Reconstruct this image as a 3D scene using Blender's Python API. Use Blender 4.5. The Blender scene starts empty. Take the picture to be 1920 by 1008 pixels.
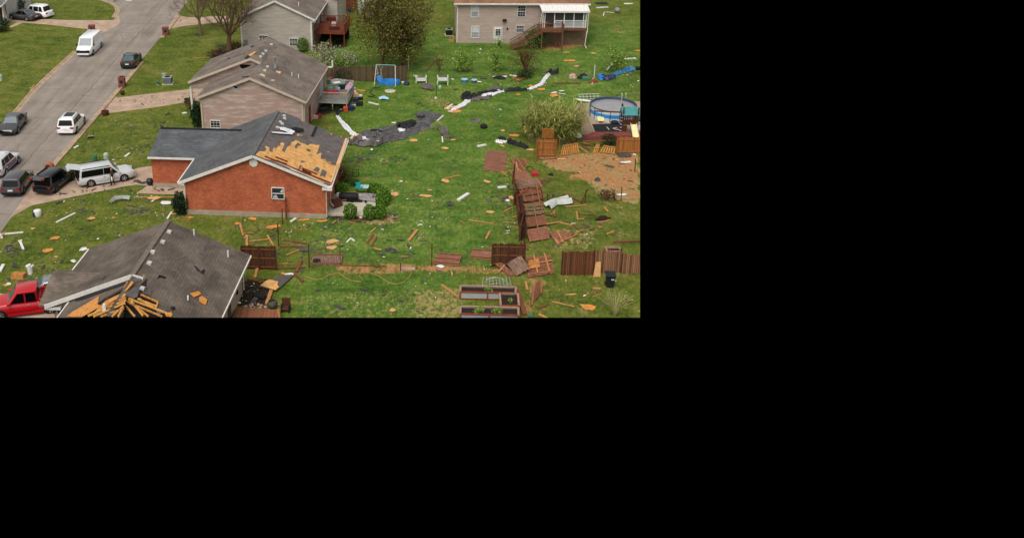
import bpy, bmesh, math, random
from mathutils import Vector, Matrix, noise
scene = bpy.context.scene
COL = scene.collection
R = random.Random(11)
RAD = math.radians

# ---------------------------------------------------------------- camera, sky, sun, exposure
TH, FPX, CAMH, CX, CY = RAD(21.9), 2000.0, 38.5, 760.0, 297.5
cam = bpy.data.cameras.new("camera"); camo = bpy.data.objects.new("camera", cam); COL.objects.link(camo)
camo.location = (0, 0, CAMH); camo.rotation_euler = (math.pi/2 - TH, 0, 0)
cam.sensor_width = 36; cam.sensor_fit = 'HORIZONTAL'; cam.lens = FPX*36/1920
cam.shift_x = (960-CX)/1920; cam.shift_y = -(504-CY)/1920
cam.clip_start = 1; cam.clip_end = 2000
scene.camera = camo
world = bpy.data.worlds.new("World"); scene.world = world; world.use_nodes = True
wn, wl = world.node_tree.nodes, world.node_tree.links
wn.clear()
sky = wn.new('ShaderNodeTexSky'); sky.sky_type = 'NISHITA'; sky.sun_disc = False
SUN_EL, SUN_AZ = RAD(58), RAD(200)
sky.sun_elevation = SUN_EL; sky.sun_rotation = SUN_AZ
sky.dust_density = 3.0; sky.air_density = 1.0
hs = wn.new('ShaderNodeHueSaturation'); hs.inputs['Saturation'].default_value = 0.06     # overcast: the cloud layer greys the sky
bg = wn.new('ShaderNodeBackground'); bg.inputs['Strength'].default_value = 0.112
nul = wn.new('ShaderNodeBackground'); nul.inputs['Color'].default_value = (0, 0, 0, 1); nul.inputs['Strength'].default_value = 0
tc = wn.new('ShaderNodeTexCoord'); sp = wn.new('ShaderNodeSeparateXYZ'); cmpn = wn.new('ShaderNodeMath'); cmpn.operation = 'GREATER_THAN'; cmpn.inputs[1].default_value = 0.0
mx = wn.new('ShaderNodeMixShader'); wo = wn.new('ShaderNodeOutputWorld')
wl.new(sky.outputs[0], hs.inputs['Color']); wl.new(hs.outputs[0], bg.inputs['Color'])
wl.new(tc.outputs['Generated'], sp.inputs[0]); wl.new(sp.outputs['Z'], cmpn.inputs[0])
wl.new(cmpn.outputs[0], mx.inputs[0]); wl.new(nul.outputs[0], mx.inputs[1]); wl.new(bg.outputs[0], mx.inputs[2]); wl.new(mx.outputs[0], wo.inputs[0])
sun = bpy.data.lights.new("sun", 'SUN'); sun.energy = 2.0; sun.angle = RAD(45); sun.color = (1, .96, .9)
suno = bpy.data.objects.new("sun", sun); COL.objects.link(suno)
suno.rotation_euler = (math.pi/2 - SUN_EL, 0, math.pi - SUN_AZ)
scene.view_settings.view_transform = 'Standard'; scene.view_settings.look = 'None'
scene.view_settings.exposure = 0.25; scene.view_settings.gamma = 1.0
scene.cycles.max_bounces = 5; scene.cycles.diffuse_bounces = 2; scene.cycles.glossy_bounces = 2; scene.cycles.transparent_max_bounces = 8

# ---------------------------------------------------------------- helpers
CT, ST = math.cos(TH), math.sin(TH)
def ray(x, y):
    u = (x-CX)/FPX; v = -(y-CY)/FPX
    return Vector((u, CT+v*ST, -ST+v*CT))
def g(x, y, z=0.0):                                     # the point at height z that the photograph shows at (x, y)
    d = ray(x, y); return Vector((0, 0, CAMH)) + d*((z-CAMH)/d.z)
def onplane(x, y, p0, n):
    d = ray(x, y); o = Vector((0, 0, CAMH)); return o + d*((p0-o).dot(n)/d.dot(n))
def project(P):
    z = P[2]-CAMH; zc = P[1]*CT - z*ST; yc = P[1]*ST + z*CT
    return CX+FPX*P[0]/zc, CY-FPX*yc/zc
def lin(c):
    if isinstance(c, str): c = tuple(int(c[i:i+2], 16) for i in (0, 2, 4))
    f = lambda v: v/12.92 if v <= .04045 else ((v+.055)/1.055)**2.4
    return tuple(f(v/255) for v in c[:3])

MATS = {}
def new_mat(name):
    m = bpy.data.materials.new(name); m.use_nodes = True; n = m.node_tree.nodes; n.clear()
    out = n.new('ShaderNodeOutputMaterial'); b = n.new('ShaderNodeBsdfPrincipled'); m.node_tree.links.new(b.outputs[0], out.inputs[0])
    MATS[name] = m
    return m, n, m.node_tree.links, b
def nz(n, l, vec, scale, detail=4, rough=.6):
    t = n.new('ShaderNodeTexNoise'); t.inputs['Scale'].default_value = scale; t.inputs['Detail'].default_value = detail; t.inputs['Roughness'].default_value = rough
    if vec: l.new(vec, t.inputs['Vector'])
    return t.outputs['Fac']
def ramp(n, l, fac, stops):
    r = n.new('ShaderNodeValToRGB'); e = r.color_ramp.elements
    while len(e) < len(stops): e.new(.5)
    for i, (p, c) in enumerate(stops):
        e[i].position = p; e[i].color = (*c, 1) if len(c) == 3 else c
    l.new(fac, r.inputs[0]); return r.outputs[0]
def mixc(n, l, fac, a, b):
    m = n.new('ShaderNodeMix'); m.data_type = 'RGBA'
    if isinstance(fac, (int, float)): m.inputs[0].default_value = fac
    else: l.new(fac, m.inputs[0])
    for k, v in ((6, a), (7, b)):
        if isinstance(v, tuple): m.inputs[k].default_value = (*v[:3], 1)
        else: l.new(v, m.inputs[k])
    return m.outputs[2]
def mth(n, l, op, a, b=None, clamp=False):
    m = n.new('ShaderNodeMath'); m.operation = op; m.use_clamp = clamp
    for k, v in ((0, a), (1, b)):
        if v is None: continue
        if isinstance(v, (int, float)): m.inputs[k].default_value = v
        else: l.new(v, m.inputs[k])
    return m.outputs[0]
def bumpn(n, l, b, h, st=.3, dist=.05):
    k = n.new('ShaderNodeBump'); k.inputs['Strength'].default_value = st; k.inputs['Distance'].default_value = dist
    l.new(h, k.inputs['Height']); l.new(k.outputs[0], b.inputs['Normal'])
def objvec(n, l, scale=(1, 1, 1), rot=(0, 0, 0)):
    t = n.new('ShaderNodeTexCoord'); m = n.new('ShaderNodeMapping'); m.inputs['Scale'].default_value = scale; m.inputs['Rotation'].default_value = rot
    l.new(t.outputs['Object'], m.inputs[0]); return m.outputs[0]
def mat(name, col, rough=.8, var=.18, scale=4.0, col2=None, metal=0, stretch=(1, 1, 1), coat=0, per_obj=0):
    """plain weathered surface: two tones of a colour broken up by noise"""
    if name in MATS: return MATS[name]
    m, n, l, b = new_mat(name); c = lin(col)
    hi = lin(col2) if col2 else tuple(min(1, v*(1+var)) for v in c); lo = tuple(v*(1-var) for v in c)
    v = objvec(n, l, stretch); f = nz(n, l, v, scale, 5)
    colr = ramp(n, l, f, ((.32, lo), (.68, hi)))
    if per_obj:
        oi = n.new('ShaderNodeObjectInfo'); h = n.new('ShaderNodeHueSaturation'); l.new(colr, h.inputs['Color'])
        l.new(mth(n, l, 'ADD', mth(n, l, 'MULTIPLY', oi.outputs['Random'], per_obj), 1-per_obj/2), h.inputs['Value']); colr = h.outputs[0]
    l.new(colr, b.inputs['Base Color']); b.inputs['Roughness'].default_value = rough; b.inputs['Metallic'].default_value = metal
    if coat: b.inputs['Coat Weight'].default_value = coat; b.inputs['Coat Roughness'].default_value = .08
    if rough > .5: b.inputs['Specular IOR Level'].default_value = .25
    return m
def shingle(name, col, axis, spread=.16, patch=.16):
    """courses follow the height of the roof; axis is the local axis the courses run along"""
    m, n, l, b = new_mat(name); c = lin(col)
    t = n.new('ShaderNodeTexCoord'); s = n.new('ShaderNodeSeparateXYZ'); l.new(t.outputs['Object'], s.inputs[0])
    k = n.new('ShaderNodeCombineXYZ'); l.new(s.outputs[axis], k.inputs[0]); l.new(s.outputs['Z'], k.inputs[1])
    br = n.new('ShaderNodeTexBrick'); l.new(k.outputs[0], br.inputs['Vector']); br.inputs['Scale'].default_value = 1
    br.inputs['Brick Width'].default_value = .42; br.inputs['Row Height'].default_value = .085; br.inputs['Mortar Size'].default_value = .012; br.inputs['Mortar Smooth'].default_value = .6
    br.inputs['Color1'].default_value = (*[v*(1-spread) for v in c], 1); br.inputs['Color2'].default_value = (*[v*(1+spread) for v in c], 1); br.inputs['Mortar'].default_value = (*[v*.74 for v in c], 1)
    f = nz(n, l, t.outputs['Object'], .6, 6); g2 = nz(n, l, t.outputs['Object'], 9, 4)
    a = mixc(n, l, mth(n, l, 'MULTIPLY', g2, .45), br.outputs[0], c)
    w = ramp(n, l, f, ((.36, (1-patch*1.3,)*3), (.64, (1+patch,)*3)))
    q = n.new('ShaderNodeMix'); q.data_type = 'RGBA'; q.blend_type = 'MULTIPLY'; q.inputs[0].default_value = 1; l.new(a, q.inputs[6]); l.new(w, q.inputs[7])
    l.new(q.outputs[2], b.inputs['Base Color']); b.inputs['Roughness'].default_value = .92; b.inputs['Specular IOR Level'].default_value = .2
    bumpn(n, l, b, br.outputs['Fac'], .4, -.02)
    return m
def siding(name, col, col2, patch=.5, row=.2, dirt=0.0):
    m, n, l, b = new_mat(name); c, c2 = lin(col), lin(col2)
    t = n.new('ShaderNodeTexCoord'); s = n.new('ShaderNodeSeparateXYZ'); l.new(t.outputs['Object'], s.inputs[0])
    fr = mth(n, l, 'FRACT', mth(n, l, 'DIVIDE', s.outputs['Z'], row))
    line = mth(n, l, 'LESS_THAN', fr, .16)
    mp = n.new('ShaderNodeMapping'); mp.inputs['Scale'].default_value = (.45, .45, 2.5); l.new(t.outputs['Object'], mp.inputs[0])
    f = nz(n, l, mp.outputs[0], 1.3, 5, .65)
    base = ramp(n, l, f, ((patch-.07, c), (patch+.07, c2)))
    f2 = nz(n, l, t.outputs['Object'], .8, 3)
    base = mixc(n, l, mth(n, l, 'MULTIPLY', f2, .35), base, tuple(v*.75 for v in c))
    colr = mixc(n, l, mth(n, l, 'MULTIPLY', line, .38), base, tuple(v*.4 for v in c))
    l.new(colr, b.inputs['Base Color']); b.inputs['Roughness'].default_value = .6
    bumpn(n, l, b, fr, .5, .03)
    return m
def bricks(name, col, col2, mortar):
    m, n, l, b = new_mat(name); c, c2, mo = lin(col), lin(col2), lin(mortar)
    t = n.new('ShaderNodeTexCoord'); s = n.new('ShaderNodeSeparateXYZ'); l.new(t.outputs['Object'], s.inputs[0])
    k = n.new('ShaderNodeCombineXYZ'); l.new(mth(n, l, 'ADD', s.outputs['X'], s.outputs['Y']), k.inputs[0]); l.new(s.outputs['Z'], k.inputs[1])
    br = n.new('ShaderNodeTexBrick'); l.new(k.outputs[0], br.inputs['Vector']); br.inputs['Scale'].default_value = 1
    br.inputs['Brick Width'].default_value = .21; br.inputs['Row Height'].default_value = .075; br.inputs['Mortar Size'].default_value = .008
    br.inputs['Color1'].default_value = (*c, 1); br.inputs['Color2'].default_value = (*c2, 1); br.inputs['Mortar'].default_value = (*mo, 1)
    f = nz(n, l, t.outputs['Object'], 1.1, 5)
    a = mixc(n, l, mth(n, l, 'MULTIPLY', ramp(n, l, f, ((.4, (0, 0, 0)), (.65, (1, 1, 1)))), .4), br.outputs[0], tuple(v*.5 for v in c))
    l.new(a, b.inputs['Base Color']); b.inputs['Roughness'].default_value = .85
    bumpn(n, l, b, br.outputs['Fac'], .3, -.01)
    return m
def boards(name, col, axis='X', width=.14, spread=.35, rough=.85, gap=.12):
    """timber boards side by side along a local axis, each of its own tone"""
    m, n, l, b = new_mat(name); c = lin(col)
    t = n.new('ShaderNodeTexCoord'); s = n.new('ShaderNodeSeparateXYZ'); l.new(t.outputs['Object'], s.inputs[0])
    q = mth(n, l, 'DIVIDE', s.outputs[axis], width); fl = mth(n, l, 'FLOOR', q); fr = mth(n, l, 'FRACT', q)
    wn_ = n.new('ShaderNodeTexWhiteNoise'); wn_.noise_dimensions = '1D'; l.new(fl, wn_.inputs['W'])
    f = nz(n, l, t.outputs['Object'], 5, 5)
    v = mth(n, l, 'ADD', mth(n, l, 'MULTIPLY', wn_.outputs['Value'], .6), mth(n, l, 'MULTIPLY', f, .4))
    colr = ramp(n, l, v, ((.15, tuple(k*(1-spread) for k in c)), (.85, tuple(min(1, k*(1+spread)) for k in c))))
    colr = mixc(n, l, mth(n, l, 'MULTIPLY', mth(n, l, 'LESS_THAN', fr, gap), .75), colr, tuple(k*.25 for k in c))
    l.new(colr, b.inputs['Base Color']); b.inputs['Roughness'].default_value = rough; b.inputs['Specular IOR Level'].default_value = .2
    return m
def glassy(name, col, rough=.08):
    m, n, l, b = new_mat(name); f = nz(n, l, objvec(n, l), 1.5, 2); c = lin(col)
    l.new(ramp(n, l, f, ((.3, tuple(v*.8 for v in c)), (.7, tuple(v*1.2 for v in c)))), b.inputs['Base Color']); b.inputs['Roughness'].default_value = rough
    b.inputs['Specular IOR Level'].default_value = .6
    return m

class MB:
    """collects faces; build() links them as one mesh object"""
    def __init__(s): s.v = []; s.f = []
    def add(s, vs, fs, M=None):
        o = len(s.v); s.v += [tuple(M @ Vector(p)) if M else tuple(p) for p in vs]; s.f += [tuple(i+o for i in f) for f in fs]; return s
    def box(s, a, b, M=None):
        x0, y0, z0 = a; x1, y1, z1 = b
        return s.add([(x0, y0, z0), (x1, y0, z0), (x1, y1, z0), (x0, y1, z0), (x0, y0, z1), (x1, y0, z1), (x1, y1, z1), (x0, y1, z1)],
                     [(3, 2, 1, 0), (4, 5, 6, 7), (0, 1, 5, 4), (1, 2, 6, 5), (2, 3, 7, 6), (3, 0, 4, 7)], M)
    def bar(s, p, q, w, h=None, up=(0, 0, 1)):
        p, q = Vector(p), Vector(q); h = h or w; d = (q-p).normalized(); up = Vector(up)
        if abs(d.dot(up)) > .98: up = Vector((0, 1, 0))
        a = d.cross(up).normalized(); b = a.cross(d).normalized(); a = a*w/2; b = b*h/2
        return s.add([p-a-b, p+a-b, p+a+b, p-a+b, q-a-b, q+a-b, q+a+b, q-a+b],
                     [(0, 1, 2, 3), (7, 6, 5, 4), (4, 5, 1, 0), (5, 6, 2, 1), (6, 7, 3, 2), (7, 4, 0, 3)])
    def poly(s, pts): return s.add(pts, [tuple(range(len(pts)))])
    def prism(s, pts, d):
        n = len(pts); d = Vector(d); pts = [Vector(p) for p in pts]
        fs = [tuple(range(n)), tuple(range(2*n-1, n-1, -1))]+[(i, n+i, n+(i+1) % n, (i+1) % n) for i in range(n)]
        return s.add(pts+[p+d for p in pts], fs)
    def tube(s, pts, r, n=6, cap=True):
        pts = [Vector(p) for p in pts]; rs = r if isinstance(r, (list, tuple)) else [r]*len(pts); vs = []; a = None
        for i, p in enumerate(pts):
            d = (pts[min(i+1, len(pts)-1)]-pts[max(i-1, 0)]).normalized()
            if a is None: a = d.orthogonal().normalized()
            else:
                a = a-d*a.dot(d); a = a.normalized() if a.length > 1e-6 else d.orthogonal().normalized()
            b = d.cross(a)
            vs += [p+(a*math.cos(2*math.pi*k/n)+b*math.sin(2*math.pi*k/n))*rs[i] for k in range(n)]
        fs = [(i*n+k, i*n+(k+1) % n, (i+1)*n+(k+1) % n, (i+1)*n+k) for i in range(len(pts)-1) for k in range(n)]
        if cap: fs += [tuple(range(n-1, -1, -1)), tuple(range((len(pts)-1)*n, len(pts)*n))]
        return s.add(vs, fs)
    def lathe(s, prof, n=16, M=None, cap=True):
        vs = [(r*math.cos(2*math.pi*k/n), r*math.sin(2*math.pi*k/n), z) for r, z in prof for k in range(n)]
        fs = [(i*n+k, i*n+(k+1) % n, (i+1)*n+(k+1) % n, (i+1)*n+k) for i in range(len(prof)-1) for k in range(n)]
        if cap: fs += [tuple(range(n-1, -1, -1)), tuple(range((len(prof)-1)*n, len(prof)*n))]
        return s.add(vs, fs, M)
    def loft(s, secs, cap=True):
        n = len(secs[0]); vs = [p for c in secs for p in c]
        fs = [(i*n+k, i*n+(k+1) % n, (i+1)*n+(k+1) % n, (i+1)*n+k) for i in range(len(secs)-1) for k in range(n)]
        if cap: fs += [tuple(range(n-1, -1, -1)), tuple(range((len(secs)-1)*n, len(secs)*n))]
        return s.add(vs, fs)
    def build(s, name, m, parent=None, smooth=None, fix=True):
        me = bpy.data.meshes.new(name); me.from_pydata(s.v, [], s.f)
        if fix:
            bm = bmesh.new(); bm.from_mesh(me); bmesh.ops.recalc_face_normals(bm, faces=bm.faces); bm.to_mesh(me); bm.free()
        me.materials.append(MATS[m] if isinstance(m, str) else m)
        if smooth is not None:
            me.shade_smooth(); me.set_sharp_from_angle(angle=RAD(smooth))
        o = bpy.data.objects.new(name, me); COL.objects.link(o)
        if parent: o.parent = parent
        return o
def tag(o, label, cat, group=None, kind=None):
    if label: o['label'] = label
    if cat: o['category'] = cat
    if group: o['group'] = group
    if kind: o['kind'] = kind
    return o
def thing(name, label, cat, loc=(0, 0, 0), rz=0.0, group=None):
    o = bpy.data.objects.new(name, None); COL.objects.link(o); o.location = loc; o.rotation_euler = (0, 0, rz)
    o.empty_display_size = .3
    return tag(o, label, cat, group)
def solo(mb, name, m, label, cat, loc=(0, 0, 0), rz=0.0, group=None, smooth=None):
    o = mb.build(name, m, None, smooth); o.location = loc; o.rotation_euler = (0, 0, rz); return tag(o, label, cat, group)
def dup(root, loc, rz, label=None, group=None):
    def cp(o, par):
        c = o.copy(); COL.objects.link(c); c.parent = par
        for ch in o.children: cp(ch, c)
        return c
    c = cp(root, None); c.location = loc; c.rotation_euler = (0, 0, rz)
    if label: c['label'] = label
    if group: c['group'] = group
    return c
def inv(root):                                           # world point -> local point of a thing
    a = root.rotation_euler.z; o = Vector(root.location); ca, sa = math.cos(a), math.sin(a)
    def f(P): d = Vector(P)-o; return Vector((d.x*ca+d.y*sa, -d.x*sa+d.y*ca, d.z))
    return f
def heading(p, q):                                       # rotation that turns local +X from p towards q
    d = Vector(q)-Vector(p); return math.atan2(d.y, d.x)
# ---------------------------------------------------------------- materials of the setting
def lawn_mat():
    m, n, l, b = new_mat('lawn')
    t = n.new('ShaderNodeTexCoord'); v = t.outputs['Object']
    a = nz(n, l, v, .12, 4); c = nz(n, l, v, .55, 5); d = nz(n, l, v, 2.6, 6, .7); e = nz(n, l, v, 7, 4, .75)
    mp = n.new('ShaderNodeMapping'); mp.inputs['Scale'].default_value = (1, .35, 1); l.new(v, mp.inputs[0]); d2 = nz(n, l, mp.outputs[0], 3.6, 5, .75)
    s1 = mth(n, l, 'ADD', mth(n, l, 'MULTIPLY', a, .25), mth(n, l, 'MULTIPLY', c, .4)); s1 = mth(n, l, 'ADD', s1, mth(n, l, 'MULTIPLY', d, .35))
    green = ramp(n, l, s1, ((.36, lin('334316')), (.45, lin('4a591a')), (.54, lin('616728')), (.64, lin('7b7340'))))
    yard = ramp(n, l, s1, ((.36, lin('2b4418')), (.45, lin('43601f')), (.55, lin('5d742d')), (.65, lin('81874a'))))
    mp2 = n.new('ShaderNodeMapping'); mp2.inputs['Scale'].default_value = (.6, 1.1, 1); mp2.inputs['Location'].default_value = (13, 7, 0); l.new(v, mp2.inputs[0]); tan_ = nz(n, l, mp2.outputs[0], .8, 6, .68)
    tanm = mth(n, l, 'MULTIPLY', mth(n, l, 'SUBTRACT', tan_, .53), 5.0, True)
    at = n.new('ShaderNodeAttribute'); at.attribute_name = 'cover'; sp = n.new('ShaderNodeSeparateColor'); l.new(at.outputs['Color'], sp.inputs[0])
    at2 = n.new('ShaderNodeAttribute'); at2.attribute_name = 'lush'
    col = mixc(n, l, at2.outputs['Fac'], green, yard)
    col = mixc(n, l, mth(n, l, 'MULTIPLY', tanm, .5), col, lin('8a7a42'))
    blade = mth(n, l, 'ADD', mth(n, l, 'MULTIPLY', e, .5), mth(n, l, 'MULTIPLY', d2, .5))
    q = n.new('ShaderNodeMix'); q.data_type = 'RGBA'; q.blend_type = 'MULTIPLY'; q.inputs[0].default_value = 1; l.new(col, q.inputs[6]); l.new(ramp(n, l, blade, ((.36, (.42,)*3), (.64, (1.5,)*3))), q.inputs[7]); col = q.outputs[2]
    def layer(col, w, fac, c0, c1):
        k = mth(n, l, 'ADD', mth(n, l, 'MULTIPLY', mth(n, l, 'SUBTRACT', fac, .5), 1.7), mth(n, l, 'MULTIPLY', mth(n, l, 'SUBTRACT', d2, .5), 1.0))
        mask = mth(n, l, 'MULTIPLY', mth(n, l, 'SUBTRACT', mth(n, l, 'ADD', w, k), .5), 3.2, True)
        mask = mth(n, l, 'MULTIPLY', mask, mth(n, l, 'MULTIPLY', w, 6, True))
        return mixc(n, l, mask, col, ramp(n, l, blade, ((.36, c0), (.64, c1))))
    col = layer(col, sp.outputs[0], d, lin('76623a'), lin('ad9463'))            # dry straw
    col = layer(col, sp.outputs[1], c, lin('805a3a'), lin('b58659'))            # bare soil
    col = layer(col, sp.outputs[2], d, lin('1d1813'), lin('3a2d22'))            # mulch and dark litter
    l.new(col, b.inputs['Base Color']); b.inputs['Roughness'].default_value = .95; b.inputs['Specular IOR Level'].default_value = .12
    bumpn(n, l, b, blade, .7, .12)
lawn_mat()
def road_mat():
    m, n, l, b = new_mat('worn_asphalt')
    t = n.new('ShaderNodeTexCoord'); v = t.outputs['Object']; s = n.new('ShaderNodeSeparateXYZ'); l.new(v, s.inputs[0])
    mp = n.new('ShaderNodeMapping'); mp.inputs['Scale'].default_value = (1, .12, 1); l.new(v, mp.inputs[0])
    a = nz(n, l, mp.outputs[0], .9, 4); c = nz(n, l, v, .35, 5); d = nz(n, l, v, 18, 3)
    f = mth(n, l, 'ADD', mth(n, l, 'MULTIPLY', a, .45), mth(n, l, 'ADD', mth(n, l, 'MULTIPLY', c, .35), mth(n, l, 'MULTIPLY', d, .2)))
    col = ramp(n, l, f, ((.35, lin('746a62')), (.5, lin('877c73')), (.65, lin('988d82'))))
    wob = nz(n, l, v, .5, 3)
    x = mth(n, l, 'ADD', s.outputs['X'], mth(n, l, 'MULTIPLY', wob, .5)); y = mth(n, l, 'ADD', s.outputs['Y'], mth(n, l, 'MULTIPLY', wob, .6))
    seam = mth(n, l, 'LESS_THAN', mth(n, l, 'ABSOLUTE', mth(n, l, 'ADD', x, 36.2)), .06)
    jt = mth(n, l, 'LESS_THAN', mth(n, l, 'FRACT', mth(n, l, 'DIVIDE', y, 4.9)), .018)
    k = nz(n, l, v, .8, 3)
    cr = mth(n, l, 'MULTIPLY', mth(n, l, 'MAXIMUM', seam, jt), mth(n, l, 'MULTIPLY', k, 1.0))
    col = mixc(n, l, cr, col, lin('4a4038'))
    st = nz(n, l, mp.outputs[0], .55, 6, .7); col = mixc(n, l, mth(n, l, 'MULTIPLY', mth(n, l, 'MULTIPLY', mth(n, l, 'SUBTRACT', st, .54), 6.0, True), .45), col, lin('5e554d'))
    vo = n.new('ShaderNodeTexVoronoi'); vo.feature = 'DISTANCE_TO_EDGE'; vo.inputs['Scale'].default_value = .28; l.new(v, vo.inputs['Vector'])
    ck = mth(n, l, 'MULTIPLY', mth(n, l, 'LESS_THAN', vo.outputs['Distance'], .012), mth(n, l, 'MULTIPLY', mth(n, l, 'SUBTRACT', c, .45), 4.0, True)); col = mixc(n, l, mth(n, l, 'MULTIPLY', ck, .6), col, lin('4a423a'))
    l.new(col, b.inputs['Base Color']); b.inputs['Roughness'].default_value = .9; b.inputs['Specular IOR Level'].default_value = .2
    bumpn(n, l, b, d, .2, .01)
road_mat()
mat('drive_concrete', 'a58c78', .9, .2, .8, 'b59c86'); mat('kerb_concrete', 'a18a72', .9, .28, 1.2)
mat('patio_concrete', 'b3aa98', .9, .15, 2); mat('gravel_pad', '9a8672', .95, .3, 6)

# ---------------------------------------------------------------- ground: one sheet, cut where the photographed area ends
PATCHES = [  # (channel, px polygon, weight): 0 straw, 1 soil, 2 mulch
 (0, [(1000, 288), (1200, 284), (1200, 385), (1130, 372), (1090, 325), (1030, 318)], .95), (0, [(1100, 330), (1200, 300), (1200, 380), (1140, 372)], .55),
 (1, [(1010, 292), (1200, 285), (1200, 372), (1120, 350), (1030, 314)], .75), (1, [(1060, 330), (1120, 325), (1110, 352), (1060, 350)], .3), (1, [(1120, 372), (1200, 362), (1200, 392), (1125, 395)], .45),
 (1, [(618, 496), (800, 491), (880, 497), (1010, 500), (1010, 516), (800, 512), (640, 516)], .7), (0, [(760, 500), (880, 500), (900, 515), (760, 515)], .3),
 (0, [(550, 555), (640, 540), (760, 545), (870, 530), (870, 600), (560, 600)], .46), (0, [(770, 540), (870, 540), (870, 600), (780, 600)], .2),
 (0, [(795, 182), (850, 184), (850, 205), (800, 200)], .6), (1, [(735, 186), (785, 188), (785, 198), (735, 196)], .42), (0, [(620, 420), (960, 300), (960, 420), (640, 470)], .36), (0, [(0, 100), (160, 50), (240, 30), (60, 180), (0, 220)], .3), (0, [(230, 180), (330, 60), (370, 90), (350, 170)], .3), (0, [(120, 300), (200, 220), (350, 205), (280, 300)], .3), (0, [(0, 440), (120, 380), (330, 370), (200, 460), (20, 540)], .3), (0, [(1040, 390), (1200, 390), (1200, 470), (1040, 470)], .3), (0, [(1030, 520), (1200, 520), (1200, 600), (1030, 600)], .3),
 (0, [(850, 225), (960, 225), (960, 330), (850, 300)], .2), (1, [(985, 455), (1050, 450), (1070, 500), (990, 500)], .35), (0, [(1030, 430), (1120, 430), (1110, 470), (1030, 470)], .3),
 (1, [(985, 520), (1025, 515), (1028, 600), (960, 600)], .55), (1, [(1040, 335), (1060, 335), (1060, 380), (1045, 385)], .5),
 (1, [(690, 275), (740, 272), (740, 285), (690, 288)], .45), (1, [(1018, 76), (1096, 72), (1096, 88), (1020, 96)], .9), (1, [(838, 66), (858, 66), (860, 82), (836, 80)], .8),
 (1, [(925, 130), (1010, 126), (1010, 142), (930, 142)], .3), (1, [(1130, 55), (1180, 50), (1180, 68), (1130, 68)], .35),
 (1, [(705, 402), (740, 402), (740, 418), (700, 418)], .55), (0, [(680, 408), (745, 400), (745, 420), (680, 422)], .4), (1, [(330, 400), (370, 405), (365, 420), (325, 415)], .5),
 (2, [(612, 398), (700, 400), (700, 416), (612, 414)], .8), (2, [(445, 524), (522, 522), (510, 576), (436, 578)], .95), (2, [(590, 196), (672, 194), (672, 212), (590, 214)], .8),
 (2, [(350, 404), (615, 412), (615, 418), (350, 410)], .5), (2, [(478, 424), (535, 420), (535, 438), (478, 440)], .5), (2, [(360, 62), (390, 60), (392, 68), (358, 72)], .8), (2, [(400, 80), (450, 80), (450, 118), (395, 118)], .75),
 (2, [(620, 150), (680, 148), (680, 165), (625, 190)], .4), (2, [(595, 75), (655, 72), (655, 90), (595, 94)], .9), (2, [(500, 572), (560, 575), (560, 592), (520, 592)], .35),
 (2, [(620, 318), (660, 318), (665, 345), (625, 350)], .7), (2, [(955, 300), (985, 300), (985, 470), (960, 470)], .3), (2, [(1045, 140), (1190, 132), (1190, 158), (1045, 162)], .35), (2, [(585, 205), (620, 205), (610, 245), (575, 248)], .45),
 (2, [(330, 360), (350, 360), (350, 405), (322, 400)], .6), (2, [(760, 110), (785, 110), (785, 150), (760, 150)], .35), (0, [(600, 470), (700, 480), (700, 500), (600, 500)], .25)]
LUSH = [[(590, 60), (800, 60), (1200, 40), (1200, 190), (960, 230), (940, 500), (620, 490), (560, 430), (660, 280)], [(540, 510), (870, 505), (880, 600), (540, 600)], [(800, 60), (1200, 90), (1200, 140), (780, 130)]]
def inside(p, poly):
    c = False; j = len(poly)-1
    for i in range(len(poly)):
        a, b = poly[i], poly[j]
        if (a[1] > p[1]) != (b[1] > p[1]) and p[0] < (b[0]-a[0])*(p[1]-a[1])/(b[1]-a[1])+a[0]: c = not c
        j = i
    return c
def make_ground():
    x0, x1, y0, y1, st = -86.0, 40.0, 64.0, 185.0, .6
    nx, ny = int((x1-x0)/st), int((y1-y0)/st); vs, fs = [], []
    for j in range(ny+1):
        for i in range(nx+1): vs.append((x0+i*st, y0+j*st, 0))
    for j in range(ny):
        for i in range(nx): a = j*(nx+1)+i; fs.append((a, a+1, a+nx+2, a+nx+1))
    me = bpy.data.meshes.new('ground'); me.from_pydata(vs, [], fs); me.materials.append(MATS['lawn'])
    me.color_attributes.new('cover', 'FLOAT_COLOR', 'POINT'); me.attributes.new('lush', 'FLOAT', 'POINT'); ca = me.attributes['cover']; lu = me.attributes['lush']
    boxes = [(min(p[0] for p in q)-2, max(p[0] for p in q)+2, min(p[1] for p in q)-2, max(p[1] for p in q)+2) for _, q, _ in PATCHES]
    for k, v in enumerate(vs):
        p = project(v); w = [0, 0, 0]; e_ = 1.0
        for (ch, q, wt), bx in zip(PATCHES, boxes):
            if bx[0] < p[0] < bx[1] and bx[2] < p[1] < bx[3]:
                t = sum(inside((p[0]+dx*e_, p[1]+dy*e_), q) for dx, dy in ((0, 0), (5, 2), (-5, 2), (5, -2), (-5, -2), (0, 4), (0, -4), (9, 0), (-9, 0)))/9
                w[ch] = min(1, w[ch]+wt*t)
        ca.data[k].color = (*w, 1)
        s = 0
        for q in LUSH: s = max(s, sum(inside((p[0]+dx, p[1]+dy), q) for dx in (-25, 0, 25) for dy in (-12, 0, 12))/9)
        lu.data[k].value = s
    o = bpy.data.objects.new('ground', me); COL.objects.link(o); o['kind'] = 'structure'; return o
ground = make_ground()
def sheet(name, px, z, m, depth=.0, label=None):
    mb = MB(); pts = [g(x, y, z) for x, y in px]
    if depth: mb.prism(pts, (0, 0, -depth))
    else: mb.poly(pts)
    o = mb.build(name, m); o['kind'] = 'structure'
    return o
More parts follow.
